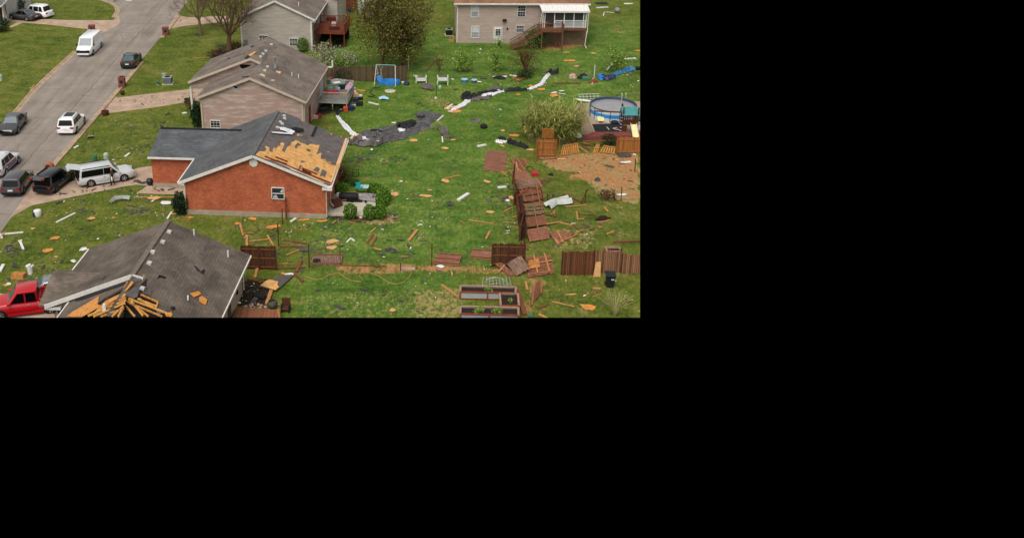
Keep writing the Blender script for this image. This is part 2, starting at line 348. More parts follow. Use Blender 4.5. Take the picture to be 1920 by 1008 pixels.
ROAD_R = [(-10, 448), (0, 437), (30, 396), (85, 323), (105, 300), (150, 249), (187, 206), (228, 158), (262, 117), (300, 71), (313, 55), (333, 28), (352, 2), (365, -18)]
ROAD_L = [(-60, 345), (0, 250), (43, 199), (60, 178), (85, 152), (145, 97), (190, 60), (205, 45), (216, 33), (223, 22), (221, 13), (212, 7), (196, 1), (170, -6), (110, -18)]
sheet('road', ROAD_R+[(300, -30), (110, -30)]+ROAD_L[::-1]+[(-120, 448)], .006, 'worn_asphalt')
def kerb(name, px, side):
    mb = MB(); pts = [g(x, y) for x, y in px]; secs = []
    for i, p in enumerate(pts):
        d = (pts[min(i+1, len(pts)-1)]-pts[max(i-1, 0)]).normalized(); nn = Vector((d.y, -d.x, 0))*side
        secs.append([p-nn*.12+Vector((0, 0, -.05)), p-nn*.12+Vector((0, 0, .016)), p+nn*.22+Vector((0, 0, .03)), p+nn*.34+Vector((0, 0, .115)), p+nn*.5+Vector((0, 0, .12)), p+nn*.52+Vector((0, 0, -.05))])
    mb.loft(secs); o = mb.build(name, 'kerb_concrete'); o['kind'] = 'structure'
kerb('kerb', ROAD_R[3:9], 1); kerb('kerb', ROAD_R[9:12], 1); kerb('kerb', ROAD_L[:6], -1); kerb('kerb', ROAD_L[8:], -1); kerb('kerb', ROAD_R[:2], 1)
# driveways and walks
sheet('driveway', [(18, 408), (60, 385), (140, 368), (230, 350), (255, 346), (290, 350), (292, 310), (262, 314), (250, 318), (180, 332), (120, 342), (100, 315), (84, 322), (52, 362)], .012, 'drive_concrete')
sheet('front_walk', [(255, 362), (345, 365), (352, 348), (285, 343)], .016, 'drive_concrete')
sheet('driveway', [(184, 211), (206, 212), (287, 202), (383, 186), (383, 164), (271, 177), (222, 183), (212, 180)], .012, 'drive_concrete')
sheet('driveway', [(-40, 26), (20, 28), (75, 36), (130, 38), (215, 38), (222, 28), (226, 44), (190, 64), (172, 56), (95, 47), (-40, 36)], .012, 'drive_concrete')
sheet('front_walk', [(16, 51), (22, 52), (48, 41), (36, 40)], .016, 'drive_concrete')
sheet('driveway', [(312, 60), (322, 54), (345, 49), (430, 40), (430, 30), (352, 33), (330, 28)], .012, 'drive_concrete')
sheet('patio', [(613, 402), (697, 404), (709, 372), (694, 362), (640, 360), (622, 366)], .14, 'patio_concrete', .16)
sheet('driveway', [(-30, 640), (-30, 545), (20, 553), (90, 560), (110, 610)], .012, 'drive_concrete')
# ---------------------------------------------------------------- houses
bricks('red_brick', 'a34423', 'c6653a', '8f6a52'); bricks('dark_brick', '6e2a22', '7f342a', '7a6258'); bricks('orange_brick', 'a2512c', 'b8653a', '90705a')
mat('foundation', '9b8e7b', .9, .18, 2); mat('white_trim', 'd2cdc4', .55, .1, 3); mat('cream_trim', 'b9a896', .6, .12, 3); mat('white_vinyl', 'd6d4cf', .45, .08, 3)
shingle('grey_shingle_y', '58595a', 'Y'); shingle('grey_shingle_x', '55575a', 'X', .22); shingle('brown_shingle_y', '73685f', 'Y', .13, .2); shingle('brown_shingle_x', '675c52', 'X', .3, .25)
shingle('near_shingle_y', '62584f', 'Y', .14, .26); shingle('rust_shingle_x', '84604a', 'X', .2, .2); shingle('far_grey_shingle', '6b6866', 'X')
siding('pink_siding', 'ad9085', 'c6b6aa', .54); siding('grey_siding', 'aca196', 'bab0a6', .5); siding('beige_siding', 'b19c90', 'bba89c', .5); siding('tan_siding', 'b09a80', 'b8a48a', .5, .22)
siding('white_siding', 'cfcac4', 'd6d2cc', .5)
mat('felt', '5a5350', .9, .22, 1.6, '6a6260'); mat('osb', 'c6904f', .85, .22, 2.6, 'd8a76a'); boards('decking', 'c28a4d', 'X', 1.22, .2, .85, .03); mat('osb_pale', 'd2a980', .85, .14, 5); mat('raw_timber', 'bd7a3e', .8, .25, 5, 'd49550'); mat('red_timber', '7a2c16', .8, .3, 5)
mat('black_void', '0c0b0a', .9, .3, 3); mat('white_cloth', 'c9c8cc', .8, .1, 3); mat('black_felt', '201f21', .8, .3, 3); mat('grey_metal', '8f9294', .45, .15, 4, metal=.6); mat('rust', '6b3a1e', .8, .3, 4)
mat('vent_grey', 'b9b4ad', .6, .12, 4)
glassy('window_glass', '2a2e33'); glassy('grey_pane', '8a8e90', .3); glassy('pale_blind', 'b4b7b8', .3); glassy('screen_mesh', '23211f', .6); mat('teal_wrap', '9fc4c8', .6, .1, 3)

def gable_wall(mb, a0, a1, b, z0, ze, ar, zr, t=.15):       # a wall with its gable, outer face at b, thickness behind it
    mb.prism([(a0, b, z0), (a1, b, z0), (a1, b, ze), (ar, b, zr), (a0, b, ze)], (0, t, 0))
def window(par, O, r, n, w, h, pane='window_glass', cross=True, frame='white_vinyl', grid=0, name='window'):
    O, r, n = Vector(O), Vector(r).normalized(), Vector(n).normalized(); U = Vector((0, 0, 1))
    P = lambda x, z, d=0.0: O+r*x+U*z+n*d
    mb = MB(); mb.prism([P(0, 0, .01), P(w, 0, .01), P(w, h, .01), P(0, h, .01)], n*.012)
    o = mb.build(name, pane, par)
    f = MB(); k = .07
    f.bar(P(-k/2, -k/2, .03), P(w+k/2, -k/2, .03), .06, k); f.bar(P(-k/2, h+k/2, .03), P(w+k/2, h+k/2, .03), .06, k)
    f.bar(P(-k/2, 0, .03), P(-k/2, h, .03), k, .058, r); f.bar(P(w+k/2, 0, .03), P(w+k/2, h, .03), k, .058, r)
    if cross: f.bar(P(0, h*.5, .028), P(w, h*.5, .028), .05, .06)
    for i in range(1, grid+1): f.bar(P(w*i/(grid+1), 0, .024), P(w*i/(grid+1), h, .024), .025, .022, r)
    if grid: f.bar(P(0, h*.25, .024), P(w, h*.25, .024), .022, .025); f.bar(P(0, h*.75, .024), P(w, h*.75, .024), .022, .025)
    f.build('frame', frame, o); return o
def slab(mb, pts, t=.14): mb.prism(pts, (0, 0, -t))
def edge(mb, p, q, out, w=.05, h=.24, drop=.08):
    o = Vector(out)*.03; d = Vector((0, 0, -drop)); mb.bar(Vector(p)+o+d, Vector(q)+o+d, w, h)
def downspout(par, pts, m='white_trim'):
    MB().tube(pts, .05, 6).build('downspout', m, par)
def on_roof(root, p0, n):                                # photograph pixel -> local point on a roof plane
    q = inv(root); a = root.rotation_euler.z; o = Vector(root.location)
    M_ = Matrix.Rotation(a, 3, 'Z'); P0 = M_ @ Vector(p0)+o; N = M_ @ Vector(n)
    return lambda x, y: q(onplane(x, y, P0, N))
def vent(par, P, n, m='vent_grey', w=.26, name='roof_vent'):
    P = Vector(P); mb = MB()
    mb.prism([P+Vector((-.17, -w/2, .0)), P+Vector((.17, -w/2, -.05)), P+Vector((.17, -w/2, .1)), P+Vector((-.1, -w/2, .16))], (0, w, 0)); return mb.build(name, m, par)
def pipe(par, P, h=.45, r=.05, m='white_vinyl', name='vent_pipe'):
    return MB().tube([Vector(P)-Vector((0, 0, .1)), Vector(P)+Vector((0, 0, h))], r, 8).build(name, m, par)

# ---- red brick house with the stripped roof
H4 = thing('brick_house', 'red brick ranch house with half its grey roof stripped to plywood', 'house', g(350, 404), RAD(-4.5))
s4 = .406; ze, zr = 3.08, 5.72
zl = lambda a: ze+(a+.5)*s4; zrr = lambda a: ze+(12.5-a)*s4
mb = MB(); gable_wall(mb, 0, 12, .3, .45, zl(0)-.16, 6, zr-.18); mb.box((0, .45, .45), (.15, 10.7, zl(0)-.17)); mb.box((11.85, .45, .45), (12, 10.7, zl(0)-.17)); gable_wall(mb, 0, 12, 10.7, .45, zl(0)-.16, 6, zr-.18)
mb.box((-4.6, 5.7, .45), (-.001, 5.85, 3.1)); mb.prism([(-4.6, 5.851, .45), (-4.6, 12.2, .45), (-4.6, 12.2, 3.1), (-4.6, 8.95, 4.3), (-4.6, 5.851, 3.1)], (.15, 0, 0))
mb.build('wall', 'red_brick', H4)
mb = MB(); mb.box((-.02, .28, -.1), (12.02, 10.87, .449)); mb.box((-4.62, 5.68, -.1), (-.021, 12.2, .448)); mb.build('foundation', 'foundation', H4)
roof = MB(); slab(roof, [(-.5, 0, ze), (6, 0, zr), (6, 11.1, zr), (-.5, 11.1, ze)]); rl = roof.build('roof', 'grey_shingle_y', H4); rl['label'] = 'grey shingled roof slope facing the street'
roof = MB(); slab(roof, [(6.001, 0, zr), (12.5, 0, ze), (12.5, 11.1, ze), (6.001, 11.1, zr)]); rr = roof.build('roof', 'felt', H4); rr['label'] = 'torn roof slope with bare felt and plywood'
zw = 4.53; bw = 8.95
roof = MB(); slab(roof, [(-4.8, 5.38, ze), (-.55, 5.38, ze), (3.07, bw, zw), (-4.55, bw, zw)]); slab(roof, [(-4.55, bw+.001, zw), (3.07, bw+.001, zw), (-.55, 12.52, ze), (-4.8, 12.52, ze)])
roof.build('roof', 'grey_shingle_x', H4)
mb = MB(); mb.bar((-4.55, bw, zw+.03), (3.0, bw, zw+.03), .3, .05); mb.build('ridge_cap', 'black_felt', H4)
mb = MB(); mb.bar((6, 0, zr+.02), (6, 11.1, zr+.02), .3, .04); mb.build('ridge_cap', 'grey_shingle_y', H4)
fa = MB(); edge(fa, (-.5, 0, ze), (6, 0, zr), (0, -1, 0), .05, .26, .1); edge(fa, (6, 0, zr), (12.5, 0, ze), (0, -1, 0), .05, .22, .1); edge(fa, (-.5, 0, ze), (-.5, 5.4, ze), (-1, 0, 0), .1, .14, .06); edge(fa, (-4.8, 5.38, ze), (-.52, 5.38, ze), (0, -1, 0), .1, .16, .07)
edge(fa, (12.5, 0, ze), (12.5, 11.1, ze), (1, 0, 0), .12, .12, .08)
fa.box((11.75, -.03, 2.75), (12.2, .28, 3.0)); fa.box((12.22, -.2, 2.8), (12.62, .22, 3.12)); fa.box((-.42, .0, 2.78), (0, .28, 3.02)); fa.build('fascia', 'white_trim', H4)
downspout(H4, [(-.52, .12, 2.9), (-.25, .15, 2.75), (-.06, .2, 2.6), (-.06, .22, .3)])
downspout(H4, [(12.06, .22, 2.6), (12.06, .22, .2)], 'cream_trim')
downspout(H4, [(12.4, 2.2, 2.8), (12.1, 2.2, 2.5), (12.08, 2.2, .7), (12.4, 2.0, .4)], 'cream_trim')
MB().lathe([(.36, 0), (.36, .05)], 24, Matrix.Translation((6.0, .28, 4.95)) @ Matrix.Rotation(math.pi/2, 4, 'X')).build('gable_vent', 'white_trim', H4, 40)
wi = window(H4, (7.45, .3, 1.72), (1, 0, 0), (0, -1, 0), .98, .98)
mb = MB(); mb.prism([(8.25, .262, 2.3), (8.38, .262, 2.3), (8.38, .262, 2.68), (8.1, .262, 2.35)], (0, .006, 0)); mb.build('broken_glass', 'pale_blind', wi); mb = MB(); mb.prism([(7.5, .262, 1.78), (7.95, .262, 1.76), (7.8, .262, 2.1), (7.55, .262, 2.0)], (0, .006, 0)); mb.build('broken_glass', 'pale_blind', wi)
MB().box((7.35, .24, 1.62), (8.55, .3, 1.68)).build('window_sill', 'dark_brick', H4)
nr = Vector((s4, 0, 1)).normalized(); r4 = on_roof(H4, (6, 0, zr), nr)
def patch4(px, name, m, lift=.03, par=H4, label=None):
    mb = MB(); pts = [r4(x, y)+nr*lift for x, y in px]; mb.prism(pts, -nr*.02); o = mb.build(name, m, par)
    if label: o['label'] = label
    return o
z3 = lambda *q: [(460+x/8.727, 200+y/8.727) for x, y in q]; z4 = lambda *q: [(460+x/8.4, 300+y/8.4) for x, y in q]
patch4(z3((165, 790), (215, 750), (235, 730), (300, 740), (335, 720), (345, 690), (320, 665), (345, 645), (400, 680), (385, 720), (410, 745), (455, 745), (445, 700), (470, 670), (500, 690), (530, 655), (575, 640), (570, 600), (600, 590), (640, 605), (625, 660), (595, 725), (640, 755), (665, 700), (690, 660), (745, 630), (750, 590), (800, 570), (820, 550), (870, 570), (900, 590), (960, 610), (1020, 640), (1060, 615), (1110, 615), (1150, 635), (1215, 625), (1205, 670), (1160, 790), (1200, 770), (1245, 760), (1230, 830), (1240, 860), (1300, 865), (1330, 900), (1390, 910), (1412, 960))
       + z4((1350, 75), (1425, 95), (1440, 60), (1475, 0), (1520, 0), (1375, 330), (1340, 385), (1240, 345), (1040, 270), (900, 190), (800, 165), (660, 80), (500, 45), (400, 5)) + z3((300, 850),), 'plywood_decking', 'osb', .03, rr)
for q in (z4((890, 10), (945, 40), (870, 45)), z4((860, 82), (885, 95), (865, 155), (828, 150)), z4((1060, 165), (1120, 115), (1165, 135), (1165, 170), (1140, 180), (1160, 215), (1120, 190)), z4((1205, 155), (1270, 180), (1275, 210), (1250, 280), (1215, 255), (1168, 262), (1185, 215)), z3((845, 600), (915, 630), (900, 645), (850, 632)), z3((1005, 690), (1070, 715), (1050, 745), (1000, 725)), z3((350, 765), (380, 768), (365, 780)), z3((1060, 785), (1080, 790), (1070, 805)), z4((1235, 68), (1250, 70), (1244, 82)), z4((1340, 258), (1360, 262), (1348, 275)), z3((800, 650), (860, 600), (880, 620), (825, 700))):
    patch4(q, 'felt_scrap', 'felt', .055, rr)
patch4(z3((600, 90), (905, 205), (870, 300), (840, 345), (790, 350), (700, 345), (640, 350), (540, 370), (440, 445), (420, 420)), 'shingle_remnant', 'grey_shingle_y', .03, rr)
patch4(z3((1190, 330), (1300, 385), (1210, 470), (1160, 480)), 'shingle_remnant', 'grey_shingle_y', .035, rr); patch4(z3((1140, 335), (1180, 345), (1110, 500), (1070, 485)), 'felt_fold', 'black_felt', .06, rr)
for q in (z3((1390, 440), (1425, 445), (1405, 470)), z3((840, 455), (890, 450), (880, 485), (850, 485)), z3((900, 465), (930, 470), (915, 485)), z3((1340, 735), (1365, 740), (1355, 755)), z3((1555, 480), (1590, 490), (1560, 500))): patch4(q, 'bare_spot', 'osb', .035, rr)
patch4(z3((1635, 520), (1672, 530), (1545, 945), (1490, 945)) + z4((1400, 230), (1345, 390), (1330, 360), (1430, 60)), 'eave_board', 'osb_pale', .06, rr)
for q in (z4((495, 0), (540, 25), (655, 65), (640, 85), (520, 45)), z4((890, 150), (1040, 215), (1035, 235), (900, 180))): patch4(q, 'roof_hole', 'black_void', .06, rr)
for a, b_ in (((400, 2), (1340, 378)), ((470, -35), (660, 40)), ((885, 140), (1125, 235)), ((300, -45), (640, 95))):
    p, q = r4(*z4(a)[0]), r4(*z4(b_)[0]); MB().bar(p+nr*.1, q+nr*.1, .1, .09, nr).build('torn_rafter', 'red_timber', rr)
for a, b_ in (((430, 10), (1240, 375)), ((700, 150), (1040, 275))):
    p, q = r4(*z4(a)[0]), r4(*z4(b_)[0]); MB().bar(p+nr*.06, q+nr*.06, .12, .05, nr).build('torn_fascia', 'cream_trim', rr)
for x, y in ((632, 160), (640, 205), (570, 262), (520, 350), (600, 292)):
    vent(H4, r4(460+x/8.727, 200+y/8.727), nr)
mb = MB()                                              # white flap of torn ridge membrane
def sheetfold(mb, pts, wid, lift=lambda i: .1, axis=None):
    secs = []
    for i, p in enumerate(pts):
        d = (pts[min(i+1, len(pts)-1)]-pts[max(0, i-1)]); d.z = 0; d.normalize(); nn = Vector((d.y, -d.x, 0)); w = wid[i]/2 if isinstance(wid, list) else wid/2
        h = lift(i); secs.append([p+nn*w+Vector((0, 0, h*.3)), p+nn*w*.4+Vector((0, 0, h)), p-nn*w*.3+Vector((0, 0, h*.5)), p-nn*w+Vector((0, 0, h*.9)), p-nn*w*.3+Vector((0, 0, h*.5-.02)), p+nn*w*.4+Vector((0, 0, h-.02))])
    mb.loft(secs)
P3 = lambda x, y, l=.08: r4(460+x/8.727, 200+y/8.727)+nr*l
sheetfold(mb, [P3(555, 380), P3(640, 400), P3(730, 430), P3(790, 460)], [.5, .7, .8, .5], lambda i: .12+.08*(i % 2)); sheetfold(mb, [P3(430, 440), P3(560, 450), P3(760, 465)], [.2, .35, .3], lambda i: .1)
mb.build('torn_membrane', 'white_cloth', rr)
mb = MB(); sheetfold(mb, [P3(780, 410), P3(860, 395), P3(950, 415)], [.5, .8, .3], lambda i: .22); mb.build('felt_flap', 'black_felt', rr)

# ---- pinkish sided house with holes in its gables
H3 = thing('sided_house', 'pinkish sided house with brown roof, torn gables and grey rear deck', 'house', g(378, 246), RAD(-6.5))
E3, s3 = 3.6, .40
rA, zA = 5.4, 5.95; zB = E3+.0; rB = 4.2
zRt = lambda a: E3+(11.1-a)*(zA-E3)/(11.1-rA)                   # right slope shared by both halves
zBr = zRt(rB); slB = (zBr-E3)/(rB+2.75); slA = (zA-E3)/(rA+.4)
mb = MB(); gable_wall(mb, 0, 10.7, .3, 0, zA-slA*rA-.1, rA, zA-.16); mb.box((0, .45, 0), (.15, 5.2, E3)); mb.box((10.55, .45, 0), (10.7, 12.3, E3+.05)); mb.box((-.4, 13.2, 0), (10.7, 13.35, E3))
mb.prism([(-2.6, 5.5, 2.75), (-.2, 5.5, 2.75), (.2, 5.5, 3.4), (rA, 5.5, zA-.2), (rB+.6, 5.5, zRt(rB+.6)-.16), (rB, 5.5, zBr-.16), (-2.6, 5.5, E3-.1)], (0, .15, 0)); mb.box((.15, 5.5, 0), (.3, 12.3, 3.5))
mb.build('wall', 'pink_siding', H3)
ro = MB(); slab(ro, [(-.4, 0, E3), (rA, 0, zA), (rA, 5.3, zA), (-.4, 5.3, E3)]); slab(ro, [(-2.75, 5.1, E3), (rB, 5.1, zBr), (rB, 13.7, zBr), (-2.75, 13.7, E3)])
slab(ro, [(rA+.001, 0, zA), (11.1, 0, E3), (11.1, 12.5, E3), (11.1-.001, 12.6, E3), (rB+.001, 13.7, zBr), (rB+.001, 5.1, zBr), (rA+.001, 5.1, zA)]); ro.build('roof', 'brown_shingle_y', H3)
fa = MB(); edge(fa, (-.4, 0, E3), (rA, 0, zA), (0, -1, 0)); edge(fa, (rA, 0, zA), (11.1, 0, E3), (0, -1, 0)); edge(fa, (-2.75, 5.1, E3), (rB, 5.1, zBr), (0, -1, 0)); edge(fa, (rB, 5.1, zBr), (rA-.1, 5.1, zRt(rA-.1)), (0, -1, 0)); edge(fa, (11.1, 0, E3), (11.1, 12.5, E3), (1, 0, 0), .1, .12); fa.box((-.4, .0, E3-.3), (.0, .28, E3-.1)); fa.build('fascia', 'cream_trim', H3)
downspout(H3, [(-.4, .2, E3-.2), (-.1, .22, E3-.4), (.15, .24, E3-.6), (.15, .24, .1)], 'cream_trim'); downspout(H3, [(11.0, .6, 3.3), (10.78, .5, 3.0), (10.76, .5, .4)], 'white_trim'); downspout(H3, [(11.15, 12.1, 3.5), (10.8, 12.1, 3.1), (10.8, 12.1, 1.2)], 'white_trim')
MB().tube([(11.1, 12.4, 3.5), (11.55, 12.4, 3.5), (11.6, 12.4, 3.6), (11.6, 12.4, 4.3)], .09, 8).build('bent_gutter', 'white_trim', H3)
MB().box((-2.75, 5.5, 0), (-2.55, 5.7, 2.9)).build('porch_post', 'white_trim', H3)
mb = MB(); mb.box((0, .27, 0), (.13, .3, E3-.2)); mb.box((10.57, .27, 0), (10.73, .3, E3-.2)); mb.build('corner_trim', 'cream_trim', H3)
window(H3, (.95, .3, .35), (1, 0, 0), (0, -1, 0), .95, .75, grid=2, cross=False)
def flat3(px, b, name, m, d=.02):
    a = H3.rotation_euler.z; N = Matrix.Rotation(a, 3, 'Z') @ Vector((0, 1, 0)); P0 = Matrix.Rotation(a, 3, 'Z') @ Vector((0, b, 0))+Vector(H3.location); q = inv(H3)
    MB().prism([q(onplane(x, y, P0, N)) for x, y in px], (0, -d, 0)).build(name, m, H3)
flat3([(449.5, 121.5), (473, 121.5), (465, 125.5), (455, 129), (451, 127)], 5.49, 'gable_hole', 'black_void'); flat3([(458, 130), (471, 125.5), (470, 127.5), (459, 131.5)], 5.48, 'gable_flap', 'white_vinyl')
flat3([(436, 161), (442, 162), (446, 164.5), (445, 166), (438, 165)], .29, 'gable_hole', 'black_void', .03); flat3([(426, 166), (434, 161.5), (438, 162.5), (441, 166.3), (446, 166.5), (448, 164.5), (447, 167.5)], .28, 'house_wrap', 'teal_wrap', .03)
n3 = Vector(((zA-E3)/(11.1-rA), 0, 1)).normalized(); r3 = on_roof(H3, (rA, 0, zA), n3); n3b = Vector((-slB, 0, 1)).normalized(); r3b = on_roof(H3, (rB, 0, zBr), n3b); n3a = Vector((-slA, 0, 1)).normalized(); r3a = on_roof(H3, (rA, 0, zA), n3a)
z7 = lambda x, y: (480+x/9.6, 60+y/9.6)
for q in ((275, 235), (175, 350), (125, 405), (80, 455), (205, 635), (155, 705)): vent(H3, r3(*z7(*q)), n3, 'vent_grey', .28)
for q in ((648, 795), (768, 830)): pipe(H3, r3(*z7(*q)), .42)
MB().tube([r3(*z7(345, 650)), r3(*z7(345, 650))+Vector((0, 0, .5)), r3(*z7(345, 650))+Vector((0, 0, 1.1))], [.22, .08, .08], 8).lathe([(.2, 0), (.2, .08)], 10, Matrix.Translation(r3(*z7(345, 650))+Vector((0, 0, 1.1)))).build('chimney_flue', 'grey_metal', H3)
def spots(fn, n, px, name, m, par, lift=.03):
    mb = MB(); pts = [fn(x, y)+n*lift for x, y in px]; mb.prism(pts, -n*.02); return mb.build(name, m, par)
Z7 = lambda *q: [z7(*p) for p in q]; Z5 = lambda *q: [(340+x/10.08, 60+y/10.08) for x, y in q]
for q in (Z7((355, 705), (455, 720), (430, 755), (375, 735)), Z7((50, 770), (110, 755), (165, 790), (150, 815), (100, 790)), Z7((260, 870), (330, 860), (335, 885), (285, 885))): spots(r3, n3, q, 'bare_plywood', 'osb_pale', H3)
spots(r3b, n3b, Z5((1265, 445), (1390, 375), (1415, 390), (1330, 455), (1300, 465)), 'bare_plywood', 'osb', H3, .05)
for q in (Z5((865, 515), (905, 490), (915, 515)), Z5((1305, 285), (1360, 262), (1390, 265), (1320, 300)), Z5((1195, 505), (1270, 440), (1300, 470), (1240, 520))): spots(r3b, n3b, q, 'torn_shingles', 'black_felt', H3, .05)
for q in (Z5((800, 545), (1000, 480), (1200, 410), (1180, 400), (980, 465)), Z5((820, 480), (930, 425), (1000, 380), (960, 420))): spots(r3b, n3b, q, 'lifted_course', 'felt', H3, .03)
spots(r3a, n3a, Z5((1145, 865), (1260, 860), (1290, 830), (1230, 850), (1160, 852)), 'torn_shingles', 'black_felt', H3, .06)
for q in (Z7((500, 620), (560, 650), (600, 700), (560, 680), (520, 660)), Z7((210, 290), (290, 300), (290, 325), (215, 310)), Z7((310, 290), (370, 270), (375, 290), (320, 305)), Z7((375, 425), (415, 415), (420, 430), (380, 435)), Z7((420, 690), (560, 700), (580, 745), (480, 730)), Z7((830, 950), (870, 960), (900, 1000), (860, 985)), Z7((0, 800), (110, 830), (230, 900), (210, 940), (60, 850)), Z7((290, 690), (400, 670), (380, 650)), Z7((600, 520), (500, 530), (530, 540)), Z7((1040, 470), (1080, 475), (1060, 490)), Z7((150, 420), (220, 400), (190, 480), (100, 560))): spots(r3, n3, q, 'torn_shingles', 'felt', H3, .025)
mb = MB()                                              # rear deck, a part of the house
for i in range(23): mb.box((10.75, 8.0+i*.2, 1.0), (13.95, 8.19+i*.2, 1.05))
mb.build('deck_floor', mat('deck_dark', '6b665f', .8, .25, 3), H3)
mat('grey_deck', '96958f', .8, .2, 3); mb = MB(); mb.bar((10.75, 8, .9), (13.95, 8, .9), .06, .25); mb.bar((13.98, 8, .9), (13.98, 12.6, .9), .06, .25); mb.build('deck_skirt', 'grey_deck', H3)
def railing(par, p, q, z, h, m, st=.13, name='railing'):
    mb = MB(); p, q = Vector(p), Vector(q); L_ = (q-p).length; n = max(2, int(L_/st)); U = Vector((0, 0, 1))
    mb.bar(p+U*(z+h), q+U*(z+h), .1, .06); mb.bar(p+U*(z+.1), q+U*(z+.1), .05, .06)
    for i in range(n+1): o = p.lerp(q, i/n); w = .1 if i in (0, n) else .035; mb.box((o.x-w/2, o.y-w/2, z), (o.x+w/2, o.y+w/2, z+h-.02))
    return mb.build(name, m, par)
railing(H3, (10.8, 8, 0), (13.92, 8, 0), 1.05, .95, 'grey_deck'); railing(H3, (13.92, 8.1, 0), (13.92, 12.5, 0), 1.05, .95, 'grey_deck'); railing(H3, (10.8, 12.5, 0), (13.8, 12.5, 0), 1.05, .95, 'grey_deck', .16)
for a, b_ in ((13.85, 8.1), (13.85, 12.4), (12.3, 8.1)): MB().box((a-.06, b_-.06, 0), (a+.06, b_+.06, .99)).build('deck_post', 'grey_deck', H3)
MB().box((10.66, 3.0, .05), (10.74, 3.9, 2.0)).build('door', 'red_timber', H3)
window(H3, (10.7, 9.4, 1.15), (0, 1, 0), (1, 0, 0), 1.4, 1.9, 'pale_blind', grid=1, cross=False, name='patio_door')

# ---- grey sided house with the red deck
H2 = thing('sided_house', 'grey sided house with raised red deck behind the bare trees', 'house', g(453, 92), RAD(-5))
e2, z2 = 4.15, 6.5
mb = MB(); gable_wall(mb, 0, 9.3, .2, 0, e2, 4.65, z2-.2); mb.box((0, .35, 0), (.15, 9, e2)); mb.box((9.15, .35, 0), (9.3, 9.8, e2)); mb.box((8.0, 9.8, 0), (11.2, 10, 4.6)); mb.box((11.05, 9.99, 0), (11.2, 18, 4.6)); mb.build('wall', 'grey_siding', H2)
ro = MB(); slab(ro, [(-.5, -.1, 4.1), (4.65, -.1, z2), (4.65, 11, z2), (-.5, 11, 4.1)]); slab(ro, [(4.651, -.1, z2), (9.8, -.1, 4.1), (9.8, 11, 4.1), (4.651, 11, z2)]); slab(ro, [(6, 9.6, 6.2), (11.4, 9.6, 4.5), (11.4, 18, 4.5), (6, 18, 6.2)]); ro.build('roof', 'brown_shingle_y', H2)
fa = MB(); edge(fa, (-.5, -.1, 4.1), (4.65, -.1, z2), (0, -1, 0)); edge(fa, (4.65, -.1, z2), (9.8, -.1, 4.1), (0, -1, 0)); edge(fa, (9.8, -.1, 4.1), (9.8, 11, 4.1), (1, 0, 0), .1, .14); fa.box((-.02, .15, 0), (.14, .2, 4)); fa.box((9.1, .15, 0), (9.33, .2, 4)); fa.box((9.3, .0, 3.75), (9.85, .25, 3.95)); fa.build('fascia', 'white_trim', H2)
window(H2, (6.35, .2, .55), (1, 0, 0), (0, -1, 0), 1.0, .95, grid=2); window(H2, (2.4, .2, .9), (1, 0, 0), (0, -1, 0), 1.1, .9, grid=2)
MB().box((.35, .05, .5), (.8, .2, 1.2)).build('meter_box', 'grey_metal', H2)
n2 = Vector(((z2-4.1)/5.15, 0, 1)).normalized(); r2 = on_roof(H2, (4.65, 0, z2), n2); pipe(H2, r2(560, 12), .55)
mat('red_deck', '713621', .8, .22, 3); boards('red_deck_boards', '6d3a28', 'Y', .15)
MB().box((9.35, 1.9, 1.95), (13.3, 6.5, 2.1)).build('deck_floor', 'red_deck_boards', H2)
MB().box((9.35, 1.8, 1.75), (13.4, 1.9, 2.12)).box((13.3, 1.8, 1.75), (13.4, 6.5, 2.12)).build('deck_skirt', 'red_deck', H2)
railing(H2, (9.4, 1.9, 0), (13.3, 1.9, 0), 2.1, .95, 'red_deck'); railing(H2, (13.3, 1.9, 0), (13.3, 6.5, 0), 2.1, .95, 'red_deck'); railing(H2, (9.4, 6.5, 0), (13.3, 6.5, 0), 2.1, .95, 'red_deck')
for a, b_ in ((9.6, 2), (13.2, 2), (11.4, 2), (13.2, 6.3)): MB().box((a-.07, b_-.07, 0), (a+.07, b_+.07, 1.95)).build('deck_post', 'red_deck', H2)
MB().box((9.4, 6.0, 0), (13.2, 6.2, 1.75)).build('deck_lattice', mat('dark_lattice', '2b1a12', .9, .3, 4), H2)
window(H2, (9.3, 2.6, 2.15), (0, 1, 0), (1, 0, 0), 1.8, 1.7, 'window_glass', grid=1, cross=False, name='patio_door'); window(H2, (11.2, 12, 1.6), (0, 1, 0), (1, 0, 0), 1, 1.3)

# ---- beige two-storey house with screened porch
H6 = thing('two_storey_house', 'beige two-storey house with white screened porch on stilts', 'house', g(856, 81), RAD(-1.0))
mb = MB(); mb.box((0, 0, 0), (17, .15, 5.35)); mb.box((0, .15, 0), (.15, 10, 5.35)); mb.box((16.85, .15, 0), (17, 10, 5.35)); mb.build('wall', 'beige_siding', H6)
MB().box((-.02, -.02, -.1), (17.02, 10, .12)).build('foundation', 'foundation', H6)
ro = MB(); slab(ro, [(-.45, -.45, 5.45), (17.3, -.45, 5.45), (17.3, 5.0, 7.6), (-.45, 5.0, 7.6)]); slab(ro, [(-.45, 5.001, 7.6), (17.3, 5.001, 7.6), (17.3, 10.4, 5.45), (-.45, 10.4, 5.45)]); ro.build('roof', 'rust_shingle_x', H6)
fa = MB(); edge(fa, (-.45, -.45, 5.45), (17.3, -.45, 5.45), (0, -1, 0), .12, .2); fa.box((-.03, -.03, .1), (.12, -.001, 5.2)); fa.build('fascia', 'white_trim', H6)
